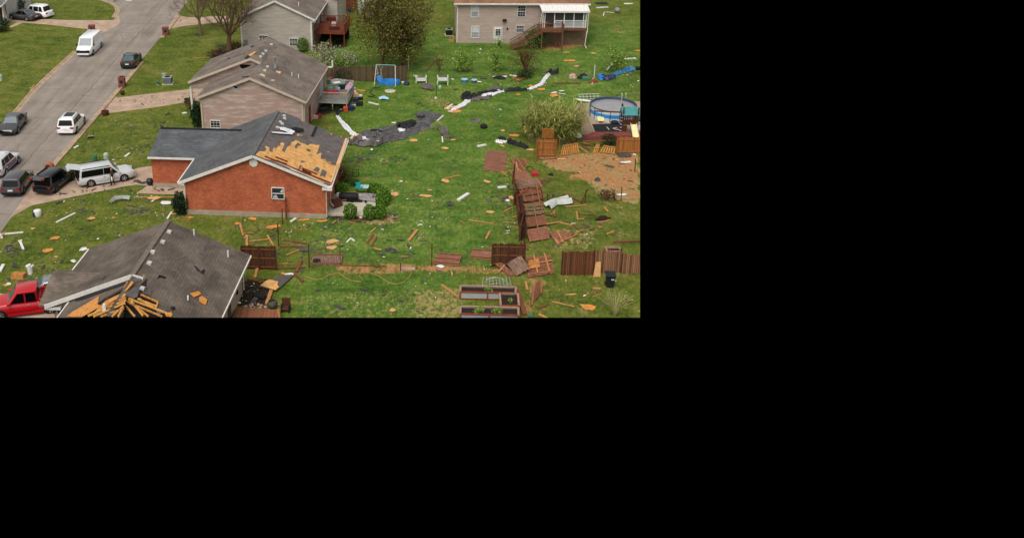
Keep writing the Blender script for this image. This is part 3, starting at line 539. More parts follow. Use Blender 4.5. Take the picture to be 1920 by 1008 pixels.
for a, z, w, h, pn in ((1.85, 3.55, .95, 1.5, 'pale_blind'), (7.95, 3.6, .95, 1.45, 'window_glass'), (1.95, .75, .95, 1.5, 'pale_blind'), (7.85, 1.55, .95, .85, 'window_glass')):
    o = window(H6, (a, 0, z), (1, 0, 0), (0, -1, 0), w, h, pn, grid=2)
    if pn == 'pale_blind': MB().box((a+.05, -.026, z+.04), (a+w-.05, -.022, z+h*.48)).build('lower_pane', 'grey_pane', o)
d = MB().box((4.95, -.06, .05), (5.9, -.0, 2.15)).build('door', 'white_vinyl', H6); window(d, (5.12, -.06, 1.05), (1, 0, 0), (0, -1, 0), .62, .9, grid=2, cross=False, name='door_pane')
MB().tube([(4.85, -.02, 0), (4.85, -.02, 2.2), (6.0, -.02, 2.2), (6.0, -.02, 0)], .05, 4).build('door_frame', 'white_vinyl', H6)
MB().box((6.0, -.3, 3.02), (6.5, -.05, 3.3)).tube([(6.2, 0, 3.2), (6.2, -.4, 3.15), (5.95, -.6, 3.1)], .07).build('floodlight', 'black_felt', H6)
MB().box((6.55, -.1, 1.85), (6.75, -.002, 2.1)).build('wall_lamp', 'black_felt', H6)
# porch
MB().prism([(10.6, .0, 5.42), (16.9, .0, 5.42), (17.05, -2.1, 4.85), (10.9, -2.1, 4.85)], (0, 0, -.08)).build('porch_roof', 'white_vinyl', H6)
mb = MB()
for i in range(13): a = 10.75+i*.5; mb.bar((a, 0, 5.44), (a+.12, -2.1, 4.87), .05, .05)
mb.bar((10.85, -2.12, 4.8), (17.05, -2.12, 4.8), .06, .22); mb.build('porch_roof_rib', 'white_trim', H6)
MB().box((10.6, -1.9, 2.45), (16.7, -.001, 2.6)).build('porch_floor', mat('brown_deck', '6b4632', .85, .25, 3), H6)
MB().box((10.6, -2.0, 2.3), (16.75, -1.9, 2.62)).build('porch_joist', 'brown_deck', H6)
for a in (11.3, 12.55, 13.8, 15.05, 16.3): MB().box((a-.05, -1.85, 2.6), (a+.05, -1.75, 4.75)).build('porch_post', 'white_vinyl', H6)
MB().box((11.0, -1.85, 2.6), (11.12, -1.75, 4.8)).box((16.55, -1.85, 2.6), (16.67, -1.75, 4.8)).build('porch_post', 'white_vinyl', H6)
MB().box((11.15, -1.78, 3.5), (16.55, -1.77, 4.72)).build('screen', 'screen_mesh', H6); MB().box((16.6, -1.7, 3.5), (16.61, -.1, 4.72)).build('screen', 'screen_mesh', H6)
railing(H6, (12.6, -1.82, 0), (16.6, -1.82, 0), 2.62, .95, 'white_vinyl', .14); railing(H6, (16.64, -1.75, 0), (16.64, -.1, 0), 2.62, .95, 'white_vinyl', .14)
mb = MB(); mb.box((12.62, -1.74, 2.62), (16.55, -1.70, 3.5)); mb.build('porch_panel', mat('porch_shade', '8f9396', .8, .1), H6)
MB().box((10.7, -3.4, 2.42), (13.6, -2.01, 2.58)).build('landing', 'brown_deck', H6); railing(H6, (10.8, -3.35, 0), (13.6, -3.35, 0), 2.58, .95, 'brown_deck', .2); railing(H6, (13.55, -3.3, 0), (13.55, -2.05, 0), 2.58, .95, 'brown_deck', .2)
for a, b_ in ((10.85, -3.3), (13.5, -3.3), (16.6, -1.9), (12.9, -1.95), (13.3, -1.95)): MB().box((a-.08, b_-.08, 0), (a+.08, b_+.08, 2.44)).build('stilt', 'brown_deck', H6)
st = MB()
for i in range(14): st.box((6.9+i*.28, -3.3, .15+i*.17), (7.2+i*.28, -2.3, .2+i*.17))
for b_ in (-3.32, -2.28): st.bar((6.9, b_, .05), (10.8, b_, 2.4), .05, .28)
st.build('stairs', 'brown_deck', H6)
for b_ in (-3.3, -2.3):
    mb = MB(); mb.bar((6.8, b_, 1.05), (10.75, b_, 3.45), .07, .07); mb.bar((6.8, b_, .3), (10.75, b_, 2.7), .05, .05)
    for i in range(20): a = 6.85+i*.205; mb.box((a-.02, b_-.02, .2+i*.124), (a+.02, b_+.02, 1.05+i*.124))
    mb.build('stair_railing', 'brown_deck', H6)
downspout(H6, [(16.95, -2.1, 4.7), (16.85, -2.05, 4.4), (16.85, -2.05, 2.3), (16.75, -2.2, 1.9), (16.6, -2.3, .4), (16.8, -2.6, .1)]); downspout(H6, [(10.9, -2.1, 4.6), (10.8, -2.05, 4.3), (10.75, -2.0, 2.0)]); 
MB().box((10.7, -.12, .0), (16.9, -.001, 2.3)).build('undercroft_wall', mat('block_wall', '7c6c56', .9, .2, 2), H6)

# ---- brown roofed house with broken trusses at the lower edge of the photograph
H5 = thing('tan_house', 'tan sided house with wide brown roof broken open to orange trusses', 'house', g(450, 560), RAD(-4.5))
e5 = 2.9; r5 = -5.25; z5 = 5.45; sl = (z5-e5)/(r5+11.45); sr = (z5-e5)/(.65-r5); bb = 1.35
mb = MB(); mb.box((-.15, -10, 0), (0, 1.0, e5)); gable_wall(mb, -11, 0, .85, 0, e5, r5, z5-.2); mb.box((-11, -6.5, 0), (-10.85, .85, e5-.1)); mb.prism([(-10.9, -6.6, 2.6), (-5.2, -6.6, 2.6), (-4.6, -6.6, 5.2), (r5, -6.6, z5-.2), (-10.9, -6.6, e5+.02)], (0, .15, 0)); mb.box((-9.3, -12, 0), (-9.15, -6.6, 2.8)); mb.build('wall', 'tan_siding', H5)
ro = MB(); slab(ro, [(-11.45, -7.0, e5), (r5, -7.0, z5), (r5, bb, z5), (-11.45, bb, e5)]); ro.build('roof', 'near_shingle_y', H5)
ro = MB(); slab(ro, [(r5+.001, -12.0, z5), (.65, -12.0, e5), (.65, bb, e5), (r5+.001, bb, z5)])
RR5 = ro.build('roof', 'near_shingle_y', H5)
zc, bc = 4.15, -4.45; hw = 2.5
ro = MB(); slab(ro, [(-11.9, bc-hw, e5+.01), (-11.4, bc-hw, e5+.01), (-8.4, bc, zc), (-11.75, bc, zc)]); slab(ro, [(-11.75, bc+.001, zc), (-8.4, bc+.001, zc), (-11.4, bc+hw, e5+.01), (-11.9, bc+hw, e5+.01)]); ro.build('roof', 'brown_shingle_x', H5)
# low front wing; its slope is torn away over the trusses
rw, zw5, ew = -5.0, z5-.25*sr-.02, 3.25
slw = (zw5-ew)/(rw+9.75)
ro = MB(); slab(ro, [(-9.75, -12.0, ew), (-8.35, -12.0, ew+1.4*slw), (-6.6, -8.6, ew+3.15*slw), (rw, -7.7, zw5), (rw, -6.75, zw5), (-9.75, -6.75, ew)]); ro.build('roof', 'near_shingle_y', H5)
fa = MB(); edge(fa, (-11.45, -7.0, e5), (r5, -7.0, z5), (0, -1, 0), .06, .3, .06); edge(fa, (r5, -7.0, z5), (-4.55, -7.0, z5-.7*sr+.1), (0, -1, 0), .06, .3, .06); fa.build('fascia', 'white_trim', H5)
fa = MB(); edge(fa, (-11.45, bc+hw, e5), (-11.45, bb, e5), (-1, 0, 0), .1, .1, .03); fa.build('fascia', 'white_trim', H5); fa = MB(); edge(fa, (-9.75, -12, ew), (-9.75, -6.8, ew), (-1, 0, 0), .08, .12, .03); fa.build('fascia', 'white_trim', H5)
fa = MB(); edge(fa, (.65, -12, e5), (.65, bb, e5), (1, 0, 0), .1, .14)
fa.build('fascia', 'white_trim', H5); MB().box((-11.5, -7.0, e5-.3), (-10.4, -6.6, e5-.12)).build('soffit', 'white_trim', H5)
downspout(H5, [(.6, 1.0, 2.8), (.1, 1.0, 2.5), (.08, 1.0, .2)]); window(H5, (0, -1.6, 1.3), (0, 1, 0), (1, 0, 0), .5, 1.0); MB().box((-.02, -3.6, .05), (.05, -2.8, 2.2)).build('door', mat('dark_door', '4a4038', .6, .2), H5); MB().box((.0, .25, 1.7), (.12, .4, 2.0)).build('wall_lamp', 'black_felt', H5); MB().box((.0, -1.0, .9), (.12, -.8, 1.2)).build('hose_reel', 'black_felt', H5)
n5 = Vector((sr, 0, 1)).normalized(); q5 = on_roof(H5, (r5, 0, z5), n5); nL5 = Vector((-sl, 0, 1)).normalized(); qL5 = on_roof(H5, (r5, 0, z5), nL5); nW5 = Vector((-slw, 0, 1)).normalized(); qW5 = on_roof(H5, (rw, -8, zw5), nW5)
z280 = lambda x, y: (280+x/5.038, 400+y/5.038); z80 = lambda x, y: (80+x/5.04, 400+y/5.04)
for q in ((185, 180), (125, 275), (30, 370), (-2, 475), (-70, 715)):
    vent(H5, q5(*z280(*q)), n5, 'vent_grey', .34)
for q, h in (((424, 205), .45), ((745, 410), .5)): pipe(H5, q5(*z280(*q)), h, .06)
ZZ = lambda *q: [z280(*p) for p in q]
for q, m in ((ZZ((490, 295), (525, 300), (500, 395), (465, 385)), 'felt'), (ZZ((310, 645), (350, 655), (315, 700), (280, 695)), 'felt'), (ZZ((420, 495), (440, 500), (480, 545), (460, 550)), 'black_felt'), (ZZ((475, 555), (520, 525), (525, 550), (510, 565), (530, 585)), 'black_felt'), (ZZ((455, 405), (520, 425), (518, 430)), 'felt'), (ZZ((70, 620), (95, 580), (160, 605), (155, 618), (105, 605)), 'black_void'), (ZZ((245, 425), (330, 405), (345, 412), (260, 435)), 'felt'), (ZZ((695, 505), (710, 500), (725, 515), (705, 520)), 'felt'), (ZZ((755, 495), (785, 505), (780, 515)), 'felt'), (ZZ((60, 450), (130, 420), (140, 440), (110, 520), (70, 500)), 'felt'), (ZZ((200, 510), (260, 530), (280, 560), (215, 540)), 'felt'), (ZZ((400, 605), (430, 610), (480, 650), (440, 640)), 'felt'), (ZZ((-90, 680), (-60, 650), (-20, 610), (-30, 680), (-70, 760), (-120, 780)), 'black_felt'), (ZZ((0, 690), (20, 730), (10, 770), (-20, 760)), 'felt'), (ZZ((40, 880), (120, 890), (150, 940), (80, 950)), 'felt')):
    spots(q5, n5, q, 'torn_shingles', m, H5, .03)
Z8 = lambda *q: [z80(*p) for p in q]
for q in (Z8((290, 580), (390, 600), (375, 620), (300, 600)), Z8((185, 570), (280, 570), (270, 625), (190, 620)), Z8((560, 640), (600, 580), (590, 610), (575, 640))): spots(qL5, nL5, q, 'torn_shingles', 'felt', H5, .25)
mb = MB(); [mb.bar((r5, -6.95+.32*i, z5+.03+.012*(i % 2)), (r5, -6.66+.32*i, z5+.025), .34, .05) for i in range(26)]; mb.build('ridge_cap', mat('ridge_tan', '6f655a', .9, .2, 5), H5)
# torn plywood on the wing and the open trusses
zt = lambda x, y: (80+x/5.815, 490+y/5.815)
ZT = lambda *q: [zt(*p) for p in q]
mat('truss_top', 'd39a4e', .8, .2, 5)
spots(qW5, nW5, ZT((350, 440), (420, 375), (470, 385), (560, 350), (700, 300), (840, 250), (900, 225), (905, 240), (840, 275), (700, 325), (560, 375), (480, 405), (400, 430)), 'torn_shingles', 'black_felt', H5, .04)
spots(qW5, nW5, ZT((560, 605), (690, 480), (780, 430), (905, 375), (915, 420), (890, 520), (880, 605)), 'roof_hole', 'black_void', H5, .02)
spots(q5, n5, ZT((905, 385), (1000, 395), (1060, 350), (1130, 360), (1250, 440), (1265, 500), (1330, 560), (1410, 555), (1415, 610), (880, 610), (890, 500)), 'roof_hole', 'black_void', H5, .02)
spots(qW5, nW5, ZT((255, 607), (340, 545), (470, 470), (600, 392), (622, 378), (600, 470), (640, 488), (520, 560), (430, 607)), 'torn_plywood', 'raw_timber', H5, .05)
spots(qW5, nW5, ZT((640, 490), (690, 440), (790, 390), (870, 355), (915, 365), (900, 395), (800, 425), (700, 480), (600, 560), (570, 560)), 'torn_plywood', 'raw_timber', H5, .08)
spots(qW5, nW5, ZT((862, 355), (895, 290), (925, 235), (985, 225), (1000, 243), (960, 290), (915, 335)), 'torn_plywood', 'raw_timber', H5, .1)
spots(q5, n5, ZT((975, 205), (1020, 185), (1080, 195), (1060, 220), (1000, 235)), 'torn_shingles', 'felt', H5, .05); spots(q5, n5, ZT((930, 330), (1000, 290), (1050, 320), (1030, 390), (980, 415), (930, 380)), 'torn_shingles', 'felt', H5, .05)
spots(q5, n5, ZT((1330, 570), (1400, 555), (1415, 590), (1400, 608), (1345, 600)), 'torn_plywood', 'raw_timber', H5, .05)
for fn, nn, lst in ((q5, n5, (((1065, 368), (1250, 450)), ((1030, 415), (1245, 500)), ((930, 412), (1400, 592)), ((915, 450), (1300, 608)), ((1250, 455), (1225, 520)), ((895, 488), (1000, 608)), ((925, 430), (1150, 608)), ((1050, 415), (1200, 510)), ((960, 440), (1090, 600)))), (qW5, nW5, (((915, 405), (700, 492)), ((915, 432), (500, 600)), ((905, 462), (560, 608)), ((890, 522), (640, 608)), ((885, 500), (760, 608)), ((870, 540), (830, 608))))):
    for k, (a_, b_) in enumerate(lst):
        p, q = fn(*zt(*a_))+nn*.06, fn(*zt(*b_))+nn*.06; MB().bar(p, q, .08, .12, nn).build('truss_chord', 'truss_top' if k % 3 else 'raw_timber', H5)
mb = MB(); P = qW5(*zt(680, 545)); mb.box((P.x-.12, P.y-.1, P.z), (P.x+.1, P.y+.1, P.z+.35)); mb.lathe([(.12, 0), (.08, .2)], 8, Matrix.Translation(P+Vector((0, 0, .35)))); mb.build('furnace_flue', 'white_vinyl', H5)

# ---- white house at the far upper left corner, shed, porch
H1 = thing('white_house', 'white house corner with grey roof and porch post at upper left', 'house', g(10, 40), RAD(-8))
MB().box((-9, .5, 0), (.1, 8, 2.75)).build('wall', 'white_siding', H1)
MB().box((-9, -1.6, 0), (.75, .5, .25)).build('porch_floor', 'foundation', H1)
ro = MB(); ro.prism([(-9, -2.3, 2.8), (1.0, -2.3, 2.8), (1.6, 3.3, 4.9), (-9, 3.3, 4.9)], (0, 0, -.12)); ro.build('roof', 'far_grey_shingle', H1)
fa = MB(); edge(fa, (-9, -2.3, 2.8), (1.0, -2.3, 2.8), (0, -1, 0), .1, .2); edge(fa, (1.0, -2.3, 2.8), (1.6, 3.3, 4.9), (1, 0, 0), .06, .22); fa.build('fascia', 'white_trim', H1)
MB().box((.55, -1.5, .25), (.72, -1.33, 2.7)).build('porch_post', 'white_vinyl', H1)
MB().box((-.95, .44, .25), (-.45, .499, 2.2)).box((.0, .45, .9), (.1, .499, 2.2)).build('shutter', mat('maroon', '5c1f22', .6, .15), H1)
SH = thing('garden_shed', 'white garden shed half hidden by the big leafy tree', 'shed', g(672, 27), RAD(-4))
mb = MB(); gable_wall(mb, 0, 2.6, 0, 0, 2.2, 1.3, 3.0); mb.box((0, .15, 0), (.12, 3.2, 2.2)); mb.box((2.48, .15, 0), (2.6, 3.2, 2.2)); mb.build('wall', 'white_siding', SH)
ro = MB(); slab(ro, [(-.2, -.2, 2.15), (1.3, -.2, 3.1), (1.3, 3.3, 3.1), (-.2, 3.3, 2.15)], .06); slab(ro, [(1.301, -.2, 3.1), (2.8, -.2, 2.15), (2.8, 3.3, 2.15), (1.301, 3.3, 3.1)], .06); ro.build('roof', 'far_grey_shingle', SH)
# ---------------------------------------------------------------- vehicles
glassy('car_glass', '08090b', .2); MATS['car_glass'].node_tree.nodes['Principled BSDF'].inputs['Specular IOR Level'].default_value = .3; glassy('windscreen', '4a585c', .15)
mat('tyre', '1a1a1b', .9, .2, 6); mat('alloy', 'b4b6b8', .3, .1, 5, metal=.7); mat('dark_alloy', '4a4c4f', .35, .1, 5, metal=.6); mat('black_plastic', '17181a', .6, .2, 4)
mat('tail_red', '8c1218', .25, .15, 3); mat('lamp_clear', 'c9ccd0', .15, .1, 3); mat('plate_white', 'd8d8dc', .5, .05, 2)
for nm, c, me_ in (('paint_white', 'e4e3e2', 0), ('paint_black', '101113', 0), ('paint_silver', 'c2c3c4', .05), ('paint_grey', '454447', .2), ('paint_green', '10201c', .1), ('paint_red', 'b3121c', 0), ('paint_steel', '7b7c82', .1), ('paint_blue', '3a4370', .1)):
    mat(nm, c, .28, .06, .8, metal=me_, coat=.6)
KINDS = {  # cowl x, roof front x, roof rear x, rear base x, belt z, nose z, tail z, roof width ratio
 'sedan': (.95, .25, -.95, -1.75, .92, .78, 1.0, .70), 'suv': (1.0, .38, -1.85, -2.12, 1.0, .92, 1.02, .8), 'wagon': (1.25, .55, -2.3, -2.42, .98, .97, .98, .9),
 'van': (1.75, 1.1, -2.7, -2.8, 1.22, 1.08, 1.22, .86), 'cab': (1.2, .55, -.88, -.95, 1.1, 1.05, 1.12, .86)}
def car(name, label, cat, kind, L, W, H, wb, paint, loc, rz, rim='alloy', group=None, bed=False, open_hatch=False, rails=False, stripe=None, glass_front='windscreen', low_trim='black_plastic', bays=None, sunroof=False, win=True):
    cx, rf, rb, gb, zb, zn, zt, rwid = KINDS[kind]; t = thing(name, label, cat, loc, rz, group)
    h = L/2; w = W/2; sill = .26; fw = wb/2+.06                     # axle positions
    def sec(x, ww, top, z0=sill): return [(x, -ww*.9, z0), (x, -ww, z0+.14), (x, -ww, z0+.34), (x, -ww*.985, top-.12), (x, -ww*.90, top-.02), (x, -ww*.45, top+.02), (x, ww*.45, top+.02), (x, ww*.90, top-.02), (x, ww*.985, top-.12), (x, ww, z0+.34), (x, ww, z0+.14), (x, ww*.9, z0)]
    b = MB(); tail = zt if not bed else 1.05
    b.loft([sec(-h, w*.80, tail-.28, .42), sec(-h+.06, w*.9, tail-.08, .34), sec(-h+.28, w*.97, tail-.01), sec(gb, w, zb+.0 if not bed else tail), sec(cx, w, zb), sec(cx+.25, w*.99, zb-.03), sec(h-.55, w*.97, zn), sec(h-.22, w*.9, zn-.07), sec(h-.06, w*.8, zn-.22, .34), sec(h, w*.66, zn-.34, .4)])
    if bed:
        b2 = MB(); b2.box((-h+.1, -w*.78, tail+.025), (gb-.08, w*.78, tail+.03)); 
    # greenhouse
    wt = w*rwid
    def gsec(z, k):                                                # k 0 at the belt, 1 at the roof
        f, r_ = cx+(rf-cx)*k, gb+(rb-gb)*k; ww = w*.95+(wt-w*.95)*k; n_ = .12
        return [(f, -ww*.86, z), (f-n_, -ww, z), (r_+n_, -ww, z), (r_, -ww*.86, z), (r_, ww*.86, z), (r_+n_, ww, z), (f-n_, ww, z), (f, ww*.86, z)]
    zr_ = H-.05
    gs = [gsec(zb-.06, 0), gsec(zr_, 1)]; top = [(p[0]*.97+(rf+rb)/2*.03, p[1]*.9, H) for p in gs[1]]; b.loft(gs+[top])
    b.build('body', paint, t, 40)
    kz = lambda z: (z-zb+.06)/(zr_-zb+.06)
    def side(x_k, z, sgn, off=.012):                               # point on a flank of the greenhouse; x_k is x
        k = kz(z); return (x_k, sgn*(w*.95+(wt-w*.95)*k+off), z)
    if win:
        z0, z1 = zb+.03, zr_-.07
        fx = lambda z, m=.2: cx+(rf-cx)*kz(z)-m; bx = lambda z, m=.14: gb+(rb-gb)*kz(z)+m
        cuts = bays or {'sedan': [-.45], 'suv': [-.3, -1.25], 'wagon': [-.28], 'van': [1.0], 'cab': [-.2]}[kind]
        for sgn in (-1, 1):
            xs = [None]+list(cuts)+[None]
            for i in range(len(xs)-1):
                A, B = xs[i], xs[i+1]
                if kind == 'van' and i > 0: continue
                e = .02 if kind == 'wagon' else .05; a0 = fx(z0) if A is None else A-e; a1 = fx(z1) if A is None else A-e; b0 = bx(z0) if B is None else B+e; b1 = bx(z1) if B is None else B+e
                MB().prism([side(a0, z0, sgn), side(a1, z1, sgn), side(b1, z1, sgn), side(b0, z0, sgn)], (0, sgn*.006, 0)).build('side_window', 'car_glass', t)
        def cross(xb, xt, k0, k1, m, nm, d):
            za, zc_ = zb-.06+(zr_-zb+.06)*k0, zb-.06+(zr_-zb+.06)*k1; xa, xc = xb+(xt-xb)*k0, xb+(xt-xb)*k1; wa, wc = (w*.95+(wt-w*.95)*k0)*.82, (w*.95+(wt-w*.95)*k1)*.82
            MB().prism([(xa+d, -wa, za), (xa+d, wa, za), (xc+d, wc, zc_), (xc+d, -wc, zc_)], (d*.5, 0, .006)).build(nm, m, t)
        cross(cx, rf, .08, .92, glass_front, 'windscreen', .014)
        if not open_hatch and kind != 'van': cross(gb, rb, .12, .9, 'windscreen' if kind == 'sedan' else 'car_glass', 'rear_window', -.014)
    if sunroof: MB().box((-1.0, -w*.5, H+.002), (.25, w*.5, H+.012)).build('sunroof', 'car_glass', t)
    if rails:
        for sgn in (-1, 1): MB().bar((rf-.2, sgn*wt*.92, H+.02), (rb+.2, sgn*wt*.92, H+.02), .05, .06).build('roof_rail', 'black_plastic' if rails is True else rails, t)
    for sx in (1, -1):
        for sgn in (-1, 1):
            Mw = Matrix.Translation((sx*wb/2, sgn*(w-.10), .35)) @ Matrix.Rotation(-sgn*math.pi/2, 4, 'X')
            MB().lathe([(.40, -.1), (.41, .10), (.38, .102)], 18, Mw).build('wheel_arch', 'black_plastic', t, 40)
            o = MB().lathe([(.26, -.1), (.335, -.09), (.35, -.04), (.35, .08), (.335, .115), (.24, .125)], 20, Mw).build('wheel', 'tyre', t, 40)
            r_ = MB().lathe([(.245, .11), (.225, .128), (.2, .118)], 18, Mw)
            for k in range(5):
                a = 2*math.pi*k/5; r_.add([tuple(Mw @ Vector(p)) for p in ((.03*math.cos(a+1.57), .03*math.sin(a+1.57), .13), (-.03*math.cos(a+1.57), -.03*math.sin(a+1.57), .13), (.22*math.cos(a)-.05*math.cos(a+1.57), .22*math.sin(a)-.05*math.sin(a+1.57), .128), (.22*math.cos(a)+.05*math.cos(a+1.57), .22*math.sin(a)+.05*math.sin(a+1.57), .128))], [(0, 1, 2, 3)])
            r_.build('rim', rim, o, fix=False)
    for sgn in (-1, 1):
        MB().box((h-.2, sgn*w*.58-.15, zn-.34), (h-.05, sgn*w*.58+.15, zn-.16)).build('headlight', 'lamp_clear', t)
        if not bed: MB().box((-h-.005, sgn*w*.72-.17, tail-.26), (-h+.12, sgn*w*.72+.17, tail-.09)).build('tail_light', 'tail_red', t)
        MB().box((cx-.25, sgn*(w+.02), zb), (cx-.05, sgn*(w+.2), zb+.16)).build('mirror', paint if kind != 'van' else 'black_plastic', t)
        MB().box((-.35, sgn*(w-.01), zb-.2), (-.15, sgn*(w+.02), zb-.16)).build('door_handle', 'alloy', t)
        MB().bar((wb/2-.45, sgn*w*.985, .27), (-wb/2+.45, sgn*w*.985, .27), .06, .1).build('sill_trim', low_trim, t)
    gk = .82 if kind == 'van' else .4; MB().box((h-.1, -w*gk, .55), (h+.015, w*gk, zn-.2)).build('grille', 'black_plastic', t)
    MB().box((h-.12, -w*.72, .3), (h+.03, w*.72, .47)).build('bumper', low_trim, t); MB().box((-h-.03, -w*.8, .34), (-h+.1, w*.8, .5)).build('bumper', low_trim, t)
    if not open_hatch: MB().box((-h-.02, -.22, tail-.38), (-h-.004, .22, tail-.24)).build('number_plate', 'plate_white', t)
    if bed:
        b2.build('truck_bed', 'bed_floor', t)
        for sgn in (-1, 1): MB().box((-h+.05, sgn*w*.94-.07, tail-.05), (gb-.04, sgn*w*.94+.07, tail+.22)).build('bed_side', paint, t)
        MB().box((-h+.02, -w*.9, tail-.3), (-h+.1, w*.9, tail+.22)).build('tailgate', paint, t)
    if open_hatch:
        MB().box((gb-.13, -w*.74, .62), (gb-.0, w*.74, zr_-.06)).box((-h-.012, -w*.7, .62), (gb-.12, w*.7, zb-.1)).build('boot_opening', 'black_void', t)
        tg = MB(); y0 = w*.78; tg.prism([(rb+.05, -y0, H+.02), (rb+.05, y0, H+.02), (rb-.85, y0*.92, H+.26), (rb-.85, -y0*.92, H+.26)], (0, 0, -.06)); tg.prism([(rb-.85, -y0*.92, H+.26), (rb-.85, y0*.92, H+.26), (rb-1.05, y0*.88, H+.02), (rb-1.05, -y0*.88, H+.02)], (.08, 0, 0)); o = tg.build('tailgate', paint, t)
        MB().prism([(rb-.1, -y0*.8, H-.085), (rb-.1, y0*.8, H-.085), (rb-.75, y0*.8, H+.025), (rb-.75, -y0*.8, H+.025)], (0, 0, -.012)).build('rear_window', 'car_glass', o)
        for sgn in ((-1, 1) if kind != 'wagon' else ()): MB().box((rb-1.08, sgn*y0*.75-.12, H+.06), (rb-.93, sgn*y0*.75+.12, H+.2)).build('tail_light', 'tail_red', o)
    if stripe:
        for sgn in (-1, 1):
            MB().prism([(wb/2-.5, sgn*(w+.004), .45), (wb/2-.5, sgn*(w+.004), .8), (-wb/2+.4, sgn*(w+.004), .9), (-wb/2+.4, sgn*(w+.004), .45)], (0, sgn*.006, 0)).build('stripe', stripe, t)
            MB().prism([(wb/2-.55, sgn*(w+.008), .78), (wb/2-.55, sgn*(w+.008), .88), (-wb/2-.6, sgn*(w+.008), .97), (-wb/2-.6, sgn*(w+.008), .84)], (0, sgn*.006, 0)).build('stripe', 'tail_red', t)
        MB().box((-.35, -wt*.8, H), (-.1, wt*.8, H+.1)).build('light_bar', 'lamp_clear', t)
    return t
def wheels(front, rear, W, toward_camera=True):
    """loc and heading from the ground points of the two wheels on the visible flank"""
    F_, R_ = g(*front), g(*rear); d = (F_-R_).normalized(); a = math.atan2(d.y, d.x); left = Vector((-d.y, d.x, 0)); m = (F_+R_)/2
    far = left if left.y > 0 or abs(left.y) < .3 and left.x < 0 else -left
    if abs(d.y) > .75: far = left if left.x < 0 else -left         # cars along the street show their right flank side of the picture
    return m+far*(W/2-.08)+Vector((0, 0, .012)), a
mat('bed_floor', '7c0f18', .6, .3, 3)
def place(front, rear, W): return wheels(front, rear, W)
l, a = place((174.8, 103.5), (189.5, 89.3), 2.0); car('cargo_van', 'white cargo van parked facing down the street', 'van', 'van', 5.7, 2.0, 2.15, 3.5, 'paint_white', l, a, low_trim='plate_white')
l, a = place((265, 113), (254, 128), 1.82); car('parked_car', 'dark green sedan parked at the kerb showing its rear', 'car', 'sedan', 4.8, 1.82, 1.46, 2.75, 'paint_green', l, a, low_trim='paint_green')
l, a = place((33.5, 250.5), (48.5, 232), 1.85); car('parked_car', 'grey sedan facing the camera on the far side of the street', 'car', 'sedan', 4.87, 1.85, 1.48, 2.85, 'paint_grey', l, a)
l, a = place((158, 232), (144, 249.5), 1.88); car('parked_car', 'white SUV with dark sunroof parked at the kerb', 'SUV', 'suv', 4.65, 1.88, 1.66, 2.8, 'paint_white', l, a, sunroof=True, rails='alloy', low_trim='paint_white')
l, a = place((33.5, 308), (12.5, 328), 1.9); car('patrol_car', 'white and blue striped SUV with roof light bar', 'SUV', 'suv', 4.9, 1.9, 1.72, 2.9, 'paint_silver', l, a, stripe='paint_blue')
l, a = place((60.5, 342), (45.5, 362.5), 1.85); car('parked_car', 'dark grey SUV parked beside the black car with open hatch', 'SUV', 'suv', 4.55, 1.85, 1.62, 2.7, 'paint_grey', l, a, rim='dark_alloy')
l, a = place((134.5, 338.5), (106.5, 360.5), 1.92); car('parked_car', 'black SUV with its rear hatch raised on the driveway', 'SUV', 'suv', 4.85, 1.92, 1.68, 2.9, 'paint_black', l, a, rim='dark_alloy', open_hatch=True, rails=True)
l, a = place((233.7, 340), (171.2, 350.5), 1.93); car('parked_car', 'silver boxy wagon with its tailgate raised on the driveway', 'car', 'wagon', 5.13, 1.93, 1.72, 2.99, 'paint_silver', l, a, open_hatch=True, rails=True, low_trim='paint_silver')
l, a = place((3, 599), (96, 587), 1.95); car('pickup_truck', 'red pickup truck beside the broken garage roof', 'truck', 'cab', 5.7, 1.95, 1.92, 3.35, 'paint_red', l, a, bed=True, bays=[-.05], low_trim='paint_red')
l, a = place((62, 569), (120, 562), 1.85); car('parked_car', 'grey car mostly hidden behind the red pickup', 'car', 'sedan', 4.8, 1.85, 1.5, 2.8, 'paint_steel', l, a)
l, a = place((17, 36), (57, 41.5), 1.85); car('parked_car', 'dark grey sedan on the far driveway by the white porch', 'car', 'sedan', 4.85, 1.85, 1.45, 2.8, 'paint_grey', l, a)
l, a = place((40, 31.5), (81.5, 36.2), 1.95); car('parked_car', 'white SUV on the far driveway behind the grey sedan', 'SUV', 'suv', 5.1, 1.95, 1.8, 3.05, 'paint_white', l, a, low_trim='paint_white')
# ---------------------------------------------------------------- trees, shrubs
def leaf_mat(name, c0, c1, c2=None):
    m, n, l, b = new_mat(name); gm = n.new('ShaderNodeNewGeometry')
    st = ((0, lin(c0)), (1, lin(c1))) if not c2 else ((0, lin(c0)), (.6, lin(c1)), (1, lin(c2)))
    l.new(ramp(n, l, gm.outputs['Random Per Island'], st), b.inputs['Base Color']); b.inputs['Roughness'].default_value = .75; b.inputs['Specular IOR Level'].default_value = .2
leaf_mat('leaf_olive', '3f3a1e', '635f26', '898a3a'); leaf_mat('leaf_green', '1c3a10', '2f5a18', '4c7a26'); leaf_mat('leaf_box', '2c4a10', '4a701a', '7a9a32'); leaf_mat('leaf_dark', '0d1c0c', '18301a', '27421d')
leaf_mat('leaf_spring', '486820', '6c8a32', '98a854'); leaf_mat('leaf_straw', '5c6628', '868c40', 'aeab5e'); leaf_mat('blossom', '56663a', '8a8a62', 'd0c6b6'); leaf_mat('leaf_brown', '3a2c1a', '5a4526', '6d6430'); leaf_mat('leaf_maroon', '2c1512', '45201a', '55302a')
